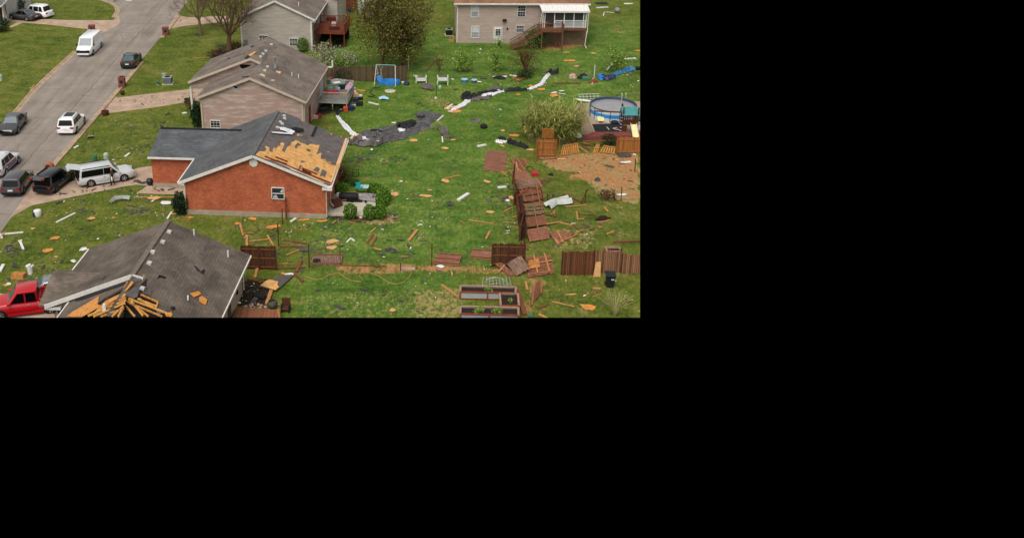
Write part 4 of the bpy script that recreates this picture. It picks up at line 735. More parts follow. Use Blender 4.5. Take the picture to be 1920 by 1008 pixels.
mat('bark', '5a4433', .9, .25, 6); mat('bark_grey', '6e5b47', .9, .25, 6); mat('twig_pale', '9c9460', .9, .2, 6); mat('twig_red', '5c3a28', .9, .25, 6)
def rnd_unit():
    while True:
        v = Vector((R.uniform(-1, 1), R.uniform(-1, 1), R.uniform(-1, 1)))
        if .05 < v.length < 1: return v.normalized()
def leaf(mb, p, s, d=None):
    a = (d or rnd_unit()); b = a.orthogonal().normalized(); q = Matrix.Rotation(R.uniform(0, 6.28), 3, a) @ b; r = a.cross(q)
    s2 = s*R.uniform(.6, 1.3); mb.add([p-q*s2*.5, p+r*s2*.35, p+q*s2*.5, p-r*s2*.35], [(0, 1, 2, 3)])
def blob_leaves(mb, c, rad, n, s, seed=0, fill=.45, lump=.25):
    c = Vector(c)
    for i in range(n):
        u = rnd_unit(); k = 1+lump*noise.noise(u*2.3+Vector((seed, seed*.7, 0)))*2
        k *= 1-R.random()**2*fill
        leaf(mb, c+Vector((u.x*rad[0], u.y*rad[1], u.z*rad[2]))*k, s)
def branches(mb, p, d, length, r, depth, spread=.6, tips=None, up=.15, kids=(2, 3), sides=5, bend=.25, rmin=.012):
    pts = [Vector(p)]; rs = [r]; d = Vector(d).normalized(); seg = 3
    for i in range(seg):
        d = (d+rnd_unit()*bend*.5+Vector((0, 0, up*.3))).normalized(); pts.append(pts[-1]+d*length/seg); rs.append(max(rmin, r*(1-.5*(i+1)/seg)))
    mb.tube(pts, rs, sides if depth > 2 else 3, cap=False)
    if tips is not None and depth <= 2: tips += pts[1:]
    if depth == 0: return
    for i in range(R.randint(*kids)+(1 if depth > 2 else 0)):
        f = R.uniform(.35, 1); k = min(seg-1, int(f*seg)); o = pts[k].lerp(pts[k+1], f*seg-k); nd = (d+rnd_unit()*spread*1.5).normalized()
        branches(mb, o, nd, length*R.uniform(.55, .8), max(rmin, rs[k]*.6), depth-1, spread, tips, up, kids, sides, bend, rmin)
def bare_tree(label, px, H, r, lean, seed, m, depth=5, nstem=4):
    R.seed(seed); t = thing('bare_tree', label, 'tree', g(*px)); tr = MB(); cr = MB()
    fork = H*.3; tr.tube([(0, 0, -.1), (lean*.1, 0, fork*.5), (lean*.25, 0, fork)], [r*1.3, r, r*.85], 8)
    tr.build('trunk', m, t)
    for i in range(nstem):
        a = 2*math.pi*i/nstem+R.uniform(-.4, .4); branches(cr, (lean*.25, 0, fork*R.uniform(.85, 1)), (math.cos(a)*.75+lean*.1, math.sin(a)*.75, 1), H*.4, r*.5, depth, .55, None, .25, (2, 3), 5, .3, .009)
    branches(cr, (lean*.25, 0, fork*.97), (lean*.1, 0, 1), H*.42, r*.55, depth, .5, None, .2, (2, 3), 5, .3, .009)
    o = cr.build('crown', m, t, fix=False); return t
bare_tree('slim bare tree in a mulch ring on the front lawn', (376, 64), 7.5, .19, -.2, 5, 'bark_grey', 5, 6)
bare_tree('large bare tree with thick trunk beside the grey sided house', (430, 104), 8.8, .3, .5, 9, 'bark', 5, 7)
def big_tree(name, label, px, H, W, off, nst, nleaf, seed, lm, s=.17):
    R.seed(seed); t = thing(name, label, 'tree', g(*px)); tr = MB(); cr = MB(); tips = []
    tr.tube([(0, 0, -.1), (0, 0, .5), (off*.1, 0, 1.0)], [.3, .22, .2], 8)
    for i in range(nst):
        a = 2*math.pi*i/nst+R.uniform(-.3, .3); k = R.uniform(.25, .6); d = Vector((math.cos(a)*k+off*.07, math.sin(a)*k, 1))
        branches(tr, (off*.1*R.uniform(.4, 1), 0, R.uniform(.6, 1.0)), d, H*.42, .13, 4, .5, tips, .35, (2, 3), 5, .22, .018)
    tr.build('trunk', 'bark', t, fix=False)
    c = Vector((off, 0, H*.5))
    for p in tips:
        for k in range(2): leaf(cr, p+rnd_unit()*R.random()*.7, s)
    for i in range(nleaf):
        u = rnd_unit(); k = R.random()**.4*(1+.3*noise.noise(u*2.7+Vector((seed, 0, 0)))*1.6); z = u.z*k
        wz = 1-.35*max(0, z)-.15*max(0, -z-.5)
        p = c+Vector((u.x*W/2*k*wz, u.y*W/2*k*wz, z*H*.47))
        if noise.noise(p*.55+Vector((seed*3, 1, 2))) > -.12: leaf(cr, p, s)
    cr.build('crown', lm, t, fix=False); return t
big_tree('leafy_tree', 'big dense olive brown tree behind the wooden fence', (716, 124), 11.5, 10.2, 1.3, 10, 27000, 21, 'leaf_olive', .19)
big_tree('leafy_tree', 'smaller dark tree squeezed against the right end of the wooden fence', (757, 122), 5.0, 2.6, -.2, 5, 2600, 23, 'leaf_olive', .17)
def shrub(name, label, px, w, h, n, s, lm, cat='shrub', seed=1, stems=5, fill=.5, lump=.3, group=None, z=0, depth=None, bark='bark'):
    R.seed(seed*13+1); t = thing(name, label, cat, g(px[0], px[1], z), R.uniform(0, 6), group); cr = MB(); st = MB()
    for i in range(stems):
        a = R.uniform(0, 6.28); st.tube([(0, 0, -.05), (math.cos(a)*w*.15, math.sin(a)*w*.15, h*.45), (math.cos(a)*w*.3, math.sin(a)*w*.3, h*.8)], [.035, .025, .012], 5)
    st.build('stem', bark, t)
    blob_leaves(cr, (0, 0, h*.52), (w/2, (depth or w)/2, h*.5), n, s, seed, fill, lump); cr.build('foliage', lm, t, fix=False); return t
G = 'round bushes around the brick house patio'
for px, w, h, lb in (((657, 409), 1.15, 1.3, 'round bush at the near left corner of the patio'), ((693, 411), 1.1, 1.3, 'round bush in the middle of the near patio edge'), ((713, 410), 1.05, 1.25, 'round bush at the near right corner of the patio'), ((717, 385), 1.15, .9, 'low flat bush right of the patio, nearest of that row'), ((720, 376), 1.3, 1.15, 'bright bush right of the patio beside a loose plywood sheet'), ((703, 362), 1.3, .9, 'low bush behind the grey cushions on the patio'), ((640, 363), 1.2, 1.1, 'bush against the brick wall behind the patio')):
    shrub('round_bush', lb, px, w, h, 1500, .13, 'leaf_box', 'bush', int(px[0]), 4, .3, .14, G)
shrub('dark_shrub', 'dark evergreen shrub at the left end of the brick gable wall', (339, 402), 1.3, 2.0, 1800, .15, 'leaf_dark', seed=3)
shrub('dark_shrub', 'tall dark shrub against the left side of the pinkish house', (370, 238), 1.3, 2.6, 2000, .16, 'leaf_dark', seed=4); shrub('red_shrub', 'reddish brown shrub by the white porch post', (361, 207), 1.3, 1.4, 900, .13, 'leaf_brown', seed=5); shrub('dark_shrub', 'small green shrub left of the reddish shrub', (352, 195), .8, .7, 500, .12, 'leaf_dark', seed=6)
shrub('conical_shrub', 'clipped cone shrub against the grey sided wall', (568, 97), 1.5, 1.8, 1800, .12, 'leaf_box', seed=7, fill=.3, lump=.1)
shrub('blossom_bush', 'big white blossoming bush behind the pinkish house', (612, 122), 3.4, 2.6, 2200, .16, 'blossom', 'bush', 8, 8, .7, .5); shrub('blossom_bush', 'sparse white blossoming bush nearer the big tree', (652, 124), 2.6, 1.8, 1200, .15, 'blossom', 'bush', 9, 8, .8, .5); shrub('loose_bush', 'loose light green bush between the two blossoming bushes', (637, 126), 3.2, 1.5, 1200, .16, 'leaf_spring', 'bush', 10, 7, .8, .5)
shrub('brown_shrub', 'dry brown shrub at the corner of the grey sided house', (600, 98), 1.4, 1.2, 500, .13, 'leaf_brown', seed=11)
shrub('fern_clump', 'dark green plant in the shade under the red deck', (622, 84), 1.4, .9, 600, .14, 'leaf_dark', 'plant', 12)
shrub('hedge_bush', 'green bush beside the far wall behind the red deck', (625, 26), 2.0, 1.1, 900, .16, 'leaf_green', 'bush', 13)
shrub('climbing_bush', 'green bush overhanging the left end of the wooden fence', (640, 151), 2.6, 1.7, 1200, .15, 'leaf_dark', 'bush', 14)
shrub('dark_hedge', 'tall dark evergreen beside the white house corner', (33, 25), 2.2, 2.4, 2000, .18, 'leaf_dark', 'hedge', 15); shrub('dark_shrub', 'dark green shrub at the left edge below the white porch', (4, 60), 2.0, 2.0, 1800, .16, 'leaf_dark', seed=16)
shrub('young_tree', 'small rounded green tree behind the wire fence', (868, 134), 2.5, 2.5, 1500, .18, 'leaf_spring', 'tree', 17, 6, .7, .5); shrub('young_tree', 'thin upright sapling behind the wire fence', (930, 133), 1.9, 3.0, 900, .17, 'leaf_spring', 'tree', 18, 6, .9, .6)
shrub('budding_shrub', 'tall budding brown and green shrub below the stairs', (985, 138), 3.8, 4.1, 2200, .15, 'leaf_brown', seed=19, stems=26, fill=.9, lump=.5, bark='twig_red'); shrub('dark_brush', 'dark low brush at the foot of the budding shrub', (985, 146), 1.8, .9, 600, .14, 'leaf_dark', seed=20)
shrub('green_shrub', 'green shrub under the wooden stairs', (1003, 90), 2.6, 2.6, 1900, .18, 'leaf_green', seed=21); shrub('door_shrub', 'small leafy shrub in front of the white basement door', (935, 90), 1.5, 1.5, 350, .14, 'leaf_spring', seed=22, fill=.9)
shrub('loose_bush', 'loose green bush near the blue tarp', (1155, 134), 3.4, 2.8, 1700, .18, 'leaf_spring', 'bush', 23, 9, .8, .5); shrub('broken_tree', 'small broken tree leaning behind the white planters', (824, 134), 1.8, 2.4, 160, .15, 'leaf_brown', 'tree', 24, 8, .9, .5, bark='twig_red')
shrub('brown_shrub', 'brown shrub behind the brick house by a bent frame', (640, 340), 1.9, 1.3, 900, .14, 'leaf_brown', seed=25); shrub('low_plant', 'low green plant at the far left of the patio', (666, 347), 1.0, .6, 400, .12, 'leaf_green', 'plant', 26)
shrub('dark_shrub', 'dark green juniper behind the collapsed orange fence', (1142, 272), 1.7, 1.1, 800, .13, 'leaf_dark', seed=27); shrub('low_plant', 'dark planting in the shade beside the grey deck', (628, 205), 2.0, .5, 600, .13, 'leaf_dark', 'plant', 28); shrub('mailbox_vine', 'reddish vine climbing the brick mailbox pillar', (229.5, 162.5), .75, 1.3, 420, .11, 'leaf_maroon', 'vine', 29, 3, .15, .1); shrub('potted_bush', 'small dark bush in front of the brick mailbox pillar', (230, 178), .55, .5, 350, .09, 'leaf_maroon', 'bush', 30)
shrub('dark_brush', 'dark brush around the foot of the large bare tree', (410, 108), 2.6, .9, 900, .14, 'leaf_maroon', seed=31); shrub('dark_brush', 'dark brush between the bare tree and the grey house', (442, 98), 1.8, 1.4, 800, .14, 'leaf_maroon', seed=32); shrub('small_plant', 'bright green weeds among the fallen fence panels', (992, 318), .9, .5, 260, .13, 'leaf_spring', 'weeds', 33)
shrub('dark_brush', 'brush pile along the wire fence at the right', (1140, 372), 1.6, .7, 500, .13, 'leaf_maroon', seed=34)
# straw coloured clump of canes
R.seed(77); t = thing('cane_clump', 'large straw green clump of bent canes left of the pool', 'shrub', g(1035, 262)); ca, lf = MB(), MB()
for i in range(620):
    a, rr_ = R.uniform(0, 6.28), R.random()**.5; b = Vector((math.cos(a)*2.4*rr_, math.sin(a)*1.9*rr_, 0)); o = Vector((math.cos(a), math.sin(a), 0))*R.uniform(.3, 1.5)+Vector((R.uniform(-.3, .5), 0, 0)); hh = R.uniform(1.8, 4.4)
    pts = [b, b+o*.3+Vector((0, 0, hh*.6)), b+o+Vector((0, 0, hh*R.uniform(.75, 1)))]; ca.tube(pts, [.02, .016, .006], 3, cap=False)
    for k in range(9):
        f = R.uniform(.25, 1); p = pts[0].lerp(pts[1], f*2) if f < .5 else pts[1].lerp(pts[2], f*2-1)
        d = (o*.5+rnd_unit()*.6+Vector((0, 0, .2))).normalized()*R.uniform(.3, .65); s = d.cross(Vector((0, 0, 1))).normalized()*.05; lf.add([p-s, p+s, p+d+s*.3, p+d-s*.3], [(0, 1, 2, 3)])
ca.build('canes', 'twig_pale', t, fix=False); lf.build('foliage', 'leaf_straw', t, fix=False)
def twig_bush(label, px, w, h, n, seed):
    R.seed(seed); mb = MB()
    for i in range(n):
        a = R.uniform(0, 6.28); o = Vector((math.cos(a), math.sin(a), 0))*R.uniform(.2, 1)*w/2; mb.tube([(0, 0, 0), o*.35+Vector((0, 0, h*.5)), o+Vector((0, 0, h*R.uniform(.7, 1)))], [.022, .015, .006], 3, cap=False)
        branches(mb, o*.35+Vector((0, 0, h*.5)), o.normalized()*.6+Vector((0, 0, 1)), h*.4, .012, 1, .5, None, .2, (1, 2), 3, .2, .006)
    solo(mb, 'twig_bush', 'twig_pale', label, 'shrub', g(*px))
twig_bush('pale leafless shrub at the lower right edge', (1153, 592), 3.2, 1.7, 34, 3); twig_bush('small pale leafless shrub left of the larger leafless one', (1090, 598), 1.4, .9, 12, 4); twig_bush('thin pale sapling twigs above the standing fence', (1162, 455), 1.2, 1.0, 10, 6)
MB_ = MB().tube([(0, 0, 0), (0, 0, 2.2)], [.03, .015], 5); branches(MB_, (0, 0, 1.2), (.2, 0, 1), .9, .012, 2, .5, None, .2, (2, 3), 3, .2, .006); solo(MB_, 'young_tree', 'bark_grey', 'thin bare sapling standing alone on the back lawn', 'tree', g(928, 238))
# ---------------------------------------------------------------- fences
boards('fence_grey_x', '5d4a38', 'X', .14); boards('fence_orange_x', '9c6230', 'X', .14, .3); boards('fence_dark_x', '4a2a1c', 'X', .14, .45, gap=.2); boards('fence_brown_x', '643a27', 'X', .14, .5, gap=.2); boards('fence_brown_y', '754a35', 'Y', .14, .35, gap=.16); boards('fence_red_x', '7a3f24', 'X', .14, .35)
mat('post_brown', '4d2c1c', .9, .25, 5); mat('post_orange', '8a5226', .9, .25, 5); mat('rail_mid', '8a5a3c', .85, .25, 5); mat('rail_tan', '96663f', .85, .25, 5); mat('rail_brown', '704026', .85, .25, 5); mat('wire', '5c5a50', .7, .2, 5); mat('post_pale', '9d8f75', .9, .2, 5)
def picket_edge(mb, L, h0, h1, t=.022, step=.14, z0=0, ragged=.03):
    x = 0
    while x < L-.03:
        w = min(step-.012, L-x); z = z0+R.uniform(-ragged, ragged); mb.box((x, -t/2, z), (x+w, t/2, h0+(h1-h0)*x/L+R.uniform(-ragged, ragged))); x += step
def fence(name, label, p, q, h, bm_, post, nposts, h2=None, rails=2, rail_side=-1, group=None, railm='rail_brown', ragged=.03, posts_h=1.0, tilt=0.0, cat='fence'):
    P, Q = g(*p), g(*q); L = (Q-P).length; t = thing(name, label, cat, P, heading(P, Q), group)
    if tilt: t.rotation_euler = (tilt, 0, heading(P, Q))
    mb = MB(); picket_edge(mb, L, h, h2 or h, z0=.03, ragged=ragged); mb.build('board_panel', bm_, t)
    for k in range(rails):
        z = .25+(h-.5)*k/max(1, rails-1); MB().bar((0, rail_side*.04, z), (L, rail_side*.04, z), .04, .09).build('rail', railm, t)
    for k in range(nposts):
        x = L*k/max(1, nposts-1); MB().box((x-.05, rail_side*.1-.045, -.1), (x+.05, rail_side*.1+.045, h*posts_h)).build('post', post, t)
    return t
fence('wooden_fence', 'weathered grey brown privacy fence below the big olive tree', (612, 153), (762.5, 152), 1.85, 'fence_grey_x', 'post_brown', 5, rail_side=1)
fence('wooden_fence', 'far reddish privacy fence behind the grey sided house', (618, 21), (668, 22), 1.9, 'fence_red_x', 'post_brown', 3, rail_side=1)
fence('wooden_fence', 'orange fence section still standing below the cane clump', (1005, 295.5), (1041, 294.5), 1.85, 'fence_orange_x', 'post_orange', 2, rail_side=-1, railm='rail_tan', rails=3)
fence('wooden_fence', 'orange fence with pale new boards at the right edge', (1155, 289), (1215, 288), 1.75, 'fence_orange_x', 'post_orange', 2, rail_side=-1, railm='rail_tan')
fence('wooden_fence', 'standing reddish brown fence behind the wheelie bin', (1053, 516), (1111, 515.5), 2.0, 'fence_brown_x', 'post_brown', 3, rail_side=1, ragged=.06)
fence('wooden_fence', 'paler leaning fence right of the reddish brown one', (1113, 513), (1162, 511), 2.0, 'fence_brown_y' if 0 else 'fence_pale_x', 'post_brown', 2, h2=1.8, rail_side=1, ragged=.08) if boards('fence_pale_x', '845c44', 'X', .14, .5, gap=.2) else 0
fence('wooden_fence', 'low greyish fence end running out at the lower right', (1165, 514), (1215, 514), 1.75, 'fence_pale_x', 'post_brown', 2, h2=1.6, rail_side=1, ragged=.08)
fence('wooden_fence', 'dark standing fence panel with ragged top behind fallen boards', (922, 499), (983, 500), 1.95, 'fence_dark_x', 'post_brown', 3, rails=3, ragged=.05)
fence('wooden_fence', 'dark standing fence panel with rails behind the tan house', (455, 504), (519, 506), 2.0, 'fence_dark_x', 'post_brown', 3, rails=3, ragged=.04)
def flat_panel(label, px, zs, m, rails=2, rm='rail_tan', group=None, lengthwise=False, name='fallen_fence', th=.03, framed=True, gap=.0, broken=0.0):
    """a fence panel lying or leaning: px are its four corners (far left, far right, near right, near left), zs their heights"""
    c = [g(x, y, z) for (x, y), z in zip(px, zs)]; o = c[3].copy(); o.z = 0; t = thing(name, label, 'fence panel', o, heading(c[3], c[2]), group); q = inv(t); c = [q(p) for p in c]
    n = (c[1]-c[0]).cross(c[3]-c[0]).normalized(); n = n if n.z > 0 else -n
    def P(u, v): return c[3].lerp(c[2], u).lerp(c[0].lerp(c[1], u), v)
    mb = MB(); L = (c[3]-c[0]).length if lengthwise else (c[2]-c[3]).length; k = max(3, int(L/(.15 if not gap else .24)))
    for i in range(k):
        a, b = i/k+.004, (i+1-gap)/k-.008
        if broken and R.random() < broken: continue
        r1, r2 = R.uniform(-.02, .02), R.uniform(-.02, .02)
        pts = [P(r1+.0, a), P(1+r2, a), P(1+r2, b), P(r1, b)] if lengthwise else [P(a, r1), P(b, r1), P(b, 1+r2), P(a, 1+r2)]
        mb.prism(pts, -n*th)
    mb.build('boards', m, t)
    for i in range(rails):
        f = .12+.76*i/max(1, rails-1) if rails > 1 else .5
        p0, p1 = (P(f, 0), P(f, 1)) if lengthwise else (P(0, f), P(1, f)); MB().bar(p0+n*.03, p1+n*.03, .09, .05, n).build('rail', rm, t)
    return t
boards('panel_brown', '6e4535', 'Y', .15, .3, gap=0.0); boards('panel_dark', '4a3026', 'Y', .15, .35, gap=0.0); mat('panel_mauve', '855947', .9, .42, 4, stretch=(.3, 3, 1)); mat('panel_wine', '7a4d3a', .9, .45, 4, stretch=(3, .4, 1)); mat('panel_grey', '785e50', .9, .42, 4, stretch=(2, .5, 1)); mat('panel_orange', 'b57638', .85, .25, 3, stretch=(2, .5, 1))
flat_panel('mauve fence panel lying flat on the lawn with a split plank', [(914, 281), (952, 284), (946, 321), (905, 319)], [.06]*4, 'panel_mauve', 0, lengthwise=True)
flat_panel('fallen panel with two long battens below the flat mauve one', [(955, 297), (985, 297), (1000, 321), (968, 322)], [.06, .1, .1, .08], 'panel_wine', 3, lengthwise=True)
flat_panel('jumbled fallen panel crossed by loose battens above the collapsed row', [(952, 318), (988, 322), (1000, 337), (970, 341)], [.08, .35, .3, .1], 'panel_mauve', 2)
flat_panel('flattened panel in the gap above the leaning row', [(966, 338), (1010, 334), (1018, 350), (970, 354)], [.3, .5, .15, .2], 'panel_grey', 2, rm='rail_mid', lengthwise=True)
flat_panel('topmost leaning panel of the collapsed fence row', [(973, 353), (1012, 346), (1022, 372), (980, 379)], [1.0, .35, .1, .5], 'panel_wine', 3, rm='rail_mid', lengthwise=True, broken=.14)
flat_panel('second leaning panel from the top of the collapsed row', [(981, 382), (1019, 378), (1021, 400), (986, 404)], [1.1, .4, .1, .4], 'panel_grey', 3, rm='rail_mid', lengthwise=True, broken=.14)
flat_panel('third leaning panel from the top of the collapsed row', [(986, 407), (1020, 402), (1028, 420), (988, 426)], [1.05, .35, .1, .4], 'panel_wine', 3, rm='rail_mid', lengthwise=True, broken=.14)
flat_panel('lowest leaning panel of the collapsed fence row', [(987, 430), (1028, 424), (1030, 447), (994, 453)], [.8, .3, .1, .15], 'panel_mauve', 3, rm='rail_mid', lengthwise=True, broken=.14)
flat_panel('splintered loose boards beside the lowest collapsed panel', [(1030, 436), (1062, 432), (1072, 442), (1045, 460)], [.15, .1, .08, .08], 'panel_mauve', 1)
for i, (p, q, h, lb) in enumerate((((965.5, 385), (963.5, 345), 1.3, 'upper edge-on standing boards left of the collapsed row'), ((974, 420), (968, 384), 1.2, 'middle edge-on standing boards left of the collapsed row'), ((976, 452), (983, 415), 1.5, 'lower leaning edge-on boards left of the collapsed row'))):
    fence('wooden_fence', lb, p, q, h, 'fence_brown_x', 'post_brown', 2, ragged=.15, rail_side=1)
for c4, lb in (([(964, 366), (974, 352), (982, 377), (968, 392)], 'upper dark leaning boards on the left flank of the collapsed row'), ([(968, 394), (981, 378), (985, 402), (972, 420)], 'middle dark leaning boards on the left flank of the collapsed row'), ([(972, 422), (984, 403), (989, 428), (977, 450)], 'lower dark leaning boards on the left flank of the collapsed row')): flat_panel(lb, c4, [.05, .8, .8, .05], 'panel_dark', 1, rm='rail_brown', lengthwise=False)
flat_panel('rose brown panel lying at the left of the lower row, beside a tall post', [(820, 473), (867, 476), (860, 498), (811, 494)], [.25, .25, .08, .08], 'panel_mauve', 3, rm='rail_brown')
flat_panel('low fallen panel between the rose brown one and the dark upright one', [(886, 466), (922, 468), (921, 486), (880, 483)], [.3, .3, .06, .06], 'panel_mauve', 2, rm='rail_brown')
flat_panel('wide plank panel leaning across the dark upright panel', [(942, 484), (968, 465), (993, 503), (968, 517)], [.35, 1.3, .45, .1], 'panel_grey', 0, lengthwise=False)
flat_panel('narrow strip of planks below the leaning plank panel', [(926, 493), (936, 489), (968, 515), (955, 517)], [.25, .4, .1, .06], 'panel_wine', 0, lengthwise=True)
flat_panel('pallet like panel of pale and brown boards by the fence corner', [(986, 482), (1032, 477), (1040, 512), (990, 519)], [.2, .2, .1, .1], 'panel_wine', 3, lengthwise=False); flat_panel('yellowish board piece resting on the pallet like panel', [(990, 488), (1010, 484), (1013, 500), (993, 503)], [.26]*4, 'panel_orange', 1)
flat_panel('framed panel leaning diagonally above the raised beds', [(1000, 535), (1016, 520), (1017, 545), (994, 575)], [.9, 1.0, .3, .1], 'panel_wine', 2, lengthwise=True)
flat_panel('fallen framed panel between two thin posts in the middle row', [(588, 476), (643, 475), (640, 497), (582, 496)], [.3, .3, .06, .06], 'panel_grey', 2, rm='rail_brown')
flat_panel('broken slatted orange panel right of the standing orange section', [(1056, 272), (1084, 267), (1088, 286), (1050, 294)], [.9, .7, .1, .05], 'panel_orange', 2, gap=.4); flat_panel('slatted orange panel lying right of the juniper', [(1132, 272), (1155, 275), (1154, 290), (1124, 286)], [.7, .7, .05, .05], 'panel_orange', 2, gap=.4); flat_panel('small slatted orange panel fragment left of the juniper', [(1118, 270), (1126, 270), (1122, 286), (1111, 288)], [.7, .7, .05, .05], 'panel_orange', 1, gap=.4)
flat_panel('orange plywood sheet propped behind the standing orange section', [(1017, 241), (1038, 241), (1038, 259), (1015, 259)], [2.9, 2.9, 1.75, 1.75], 'panel_orange', 0, name='plywood_sheet')
def post(px, h, label, m='post_brown', w=.09, lean=(0, 0), group=None, cap=False):
    mb = MB(); mb.bar((0, 0, -.1), (lean[0], lean[1], h), w, w, (0, 1, 0)); solo(mb, 'fence_post', m, label, 'post', g(*px), 0, group)
for px, h, lb, m, w, ln in (((963.5, 346), 2.0, 'tall brown post above the collapsed row', 'post_brown', .1, (0, 0)), ((1019, 380), 1.5, 'leaning brown post right of the topmost collapsed panel', 'post_brown', .08, (-.3, 0)), ((982, 458), 1.3, 'brown post below the lower edge-on boards', 'post_brown', .09, (.2, 0)), ((809.5, 499), 1.95, 'tall dark post left of the rose brown panel', 'post_brown', .09, (0, 0)), ((580, 501), 2.0, 'dark post at the left of the middle fallen panel', 'post_brown', .08, (0, 0)), ((638, 498), 2.1, 'thin reddish post at the right of the middle fallen panel', 'rail_brown', .07, (0, 0)), ((751, 507), .7, 'short dark stub post in the bare soil line', 'post_brown', .08, (0, 0)), ((522.5, 461), 2.0, 'dark post below the brick wall beside scattered lumber', 'post_brown', .09, (0, 0)), ((530, 420), 1.4, 'dark thin post left of the rusty post at the brick wall', 'post_brown', .08, (0, 0)), ((537, 410), 2.0, 'thick rusty brown post against the brick gable wall', 'rust', .14, (0, 0)), ((1026, 383), 1.0, 'short dark post left of the white torn sheet', 'post_brown', .09, (0, 0)), ((1036, 380), .8, 'second short dark post left of the white torn sheet', 'post_brown', .09, (0, 0)), ((1097, 380), 1.3, 'dark wire fence post beside the leaning stick', 'post_brown', .07, (0, 0)), ((1088, 383), 1.5, 'leaning stick against the wire fence post', 'post_brown', .07, (.6, 0)), ((1164, 378), 1.4, 'dark wire fence post at the right of the brush pile', 'post_brown', .07, (0, 0)), ((1190, 322), 1.3, 'dark post at the right edge of the bare soil', 'post_brown', .08, (0, 0)), ((1005, 303), 2.3, 'tall orange brown post at the left of the standing orange section', 'post_orange', .1, (0, 0)), ((1047, 296), 2.1, 'thin orange post at the right of the standing orange section', 'post_orange', .07, (0, 0)), ((766, 133), 2.2, 'pale thin pole at the right end of the back fence', 'post_pale', .07, (0, 0)), ((760, 150), 1.9, 'brown corner post of the back fence', 'post_brown', .1, (0, 0))):
    post(px, h, lb, m, w, ln)
def wire_fence(label, pts, h, nper):
    t = thing('wire_fence', label, 'fence', g(*pts[0])); q = inv(t); W = [q(g(*p)) for p in pts]
    for z in (h, h*.5, .1): MB().tube([p+Vector((0, 0, z)) for p in W], .012, 3).build('wire', 'wire', t)
    for a, b in zip(W[:-1], W[1:]):
        for k in range(nper): p = a.lerp(b, k/nper); MB().tube([p, p+Vector((0, 0, h+.05))], .03, 5).build('post', 'wire', t)
wire_fence('thin wire fence along the far edge of the back lawn', [(766, 148), (850, 147), (960, 144), (1060, 140), (1135, 142)], 1.1, 3)
wire_fence('thin sagging wire fence across the right lawn', [(1030, 382), (1097, 379), (1164, 377), (1210, 374)], 1.0, 1)
# ---------------------------------------------------------------- mailboxes, utility boxes, cooling units
def mailbox(label, px, m, h=1.15, wd=.75, arch=False):
    t = thing('brick_mailbox', label, 'mailbox', g(*px), RAD(R.uniform(-6, 6))); w = wd/2; mb = MB()
    if arch:
        pts = [(-w, 0)]+[(-w*math.cos(math.pi*k/10), h-.35+.35*math.sin(math.pi*k/10)) for k in range(11)]+[(w, 0)]
        mb.prism([(x, -.3, z) for x, z in pts], (0, .6, 0))
    else: mb.box((-w, -.35, 0), (w, .35, h)); mb.box((-w-.05, -.4, 0), (w+.05, .4, .12)); mb.box((-w-.04, -.39, h), (w+.04, .39, h+.08))
    mb.build('pillar', m, t); MB().box((-.16, -.42, h*.55), (.16, -.30, h*.55+.26)).build('letter_box', 'black_plastic', t)
mailbox('dark red brick mailbox pillar by the kerb, nearest the bare trees', (311, 66), 'dark_brick', 1.0, .8); mailbox('brick mailbox pillar grown over by vine', (229.5, 163), 'dark_brick', 1.1, .7); mailbox('dark brick mailbox pillar behind the white van', (173, 62), 'dark_brick', 1.0, .8); mailbox('orange brick mailbox with arched top behind the black car', (93.5, 321), 'orange_brick', .85, .8, True)
def ac_unit(label, px, m='unit_grey', s=.85):
    t = thing('cooling_unit', label, 'cooling unit', g(*px)); MB().box((-s*.65, -s*.6, 0), (s*.65, s*.6, .08)).build('pad', 'patio_concrete', t); MB().box((-s/2, -s/2, .08), (s/2, s/2, .8)).build('casing', m, t)
    MB().box((-s/2-.02, -s/2-.02, .8), (s/2+.02, s/2+.02, .86)).build('lid', 'unit_pale', t); MB().lathe([(s*.38, 0), (s*.38, .03)], 18, Matrix.Translation((0, 0, .861))).build('fan_guard', 'black_plastic', t)
mat('unit_grey', '5d6668', .6, .15, 5); mat('unit_pale', '93999a', .6, .12, 4); mat('box_green', '3f6b4c', .6, .15, 4); mat('pale_green', '9fae9a', .6, .15, 4)
ac_unit('grey cooling unit standing alone on the front lawn', (315, 157), s=.95); ac_unit('dark grey cooling unit left of the beige house', (842, 66), 'black_plastic', .9)
def pedestal(label, px, m, w, h, dome=True):
    mb = MB(); mb.lathe([(w/2, 0), (w/2, h*.7), (w*.5, h*.85), (w*.36, h*.97), (w*.1, h)], 14); t = thing('utility_pedestal', label, 'utility box', g(*px)); mb.build('casing', m, t, 40); MB().lathe([(w*.55, 0), (w*.55, h*.1)], 14).build('base', 'patio_concrete', t)
pedestal('small green utility box left of the cooling unit', (296, 159), 'box_green', .32, .5); pedestal('green domed utility box behind the silver wagon', (178.5, 303), 'box_green', .45, .75); pedestal('whitish domed utility box behind the silver wagon', (200, 302), 'pale_green', .5, .85); pedestal('white utility post at the left edge beyond the street', (2, 151), 'pale_green', .4, .75); MB().box((-.2, -.2, .75), (.15, .2, .95)); 
solo(MB().box((-.22, -.15, 0), (.22, .15, .55)).box((-.24, -.17, .55), (.24, .17, .6)), 'meter_box', 'unit_pale', 'pale box on the lawn behind the grey cooling unit', 'utility box', g(308, 147))
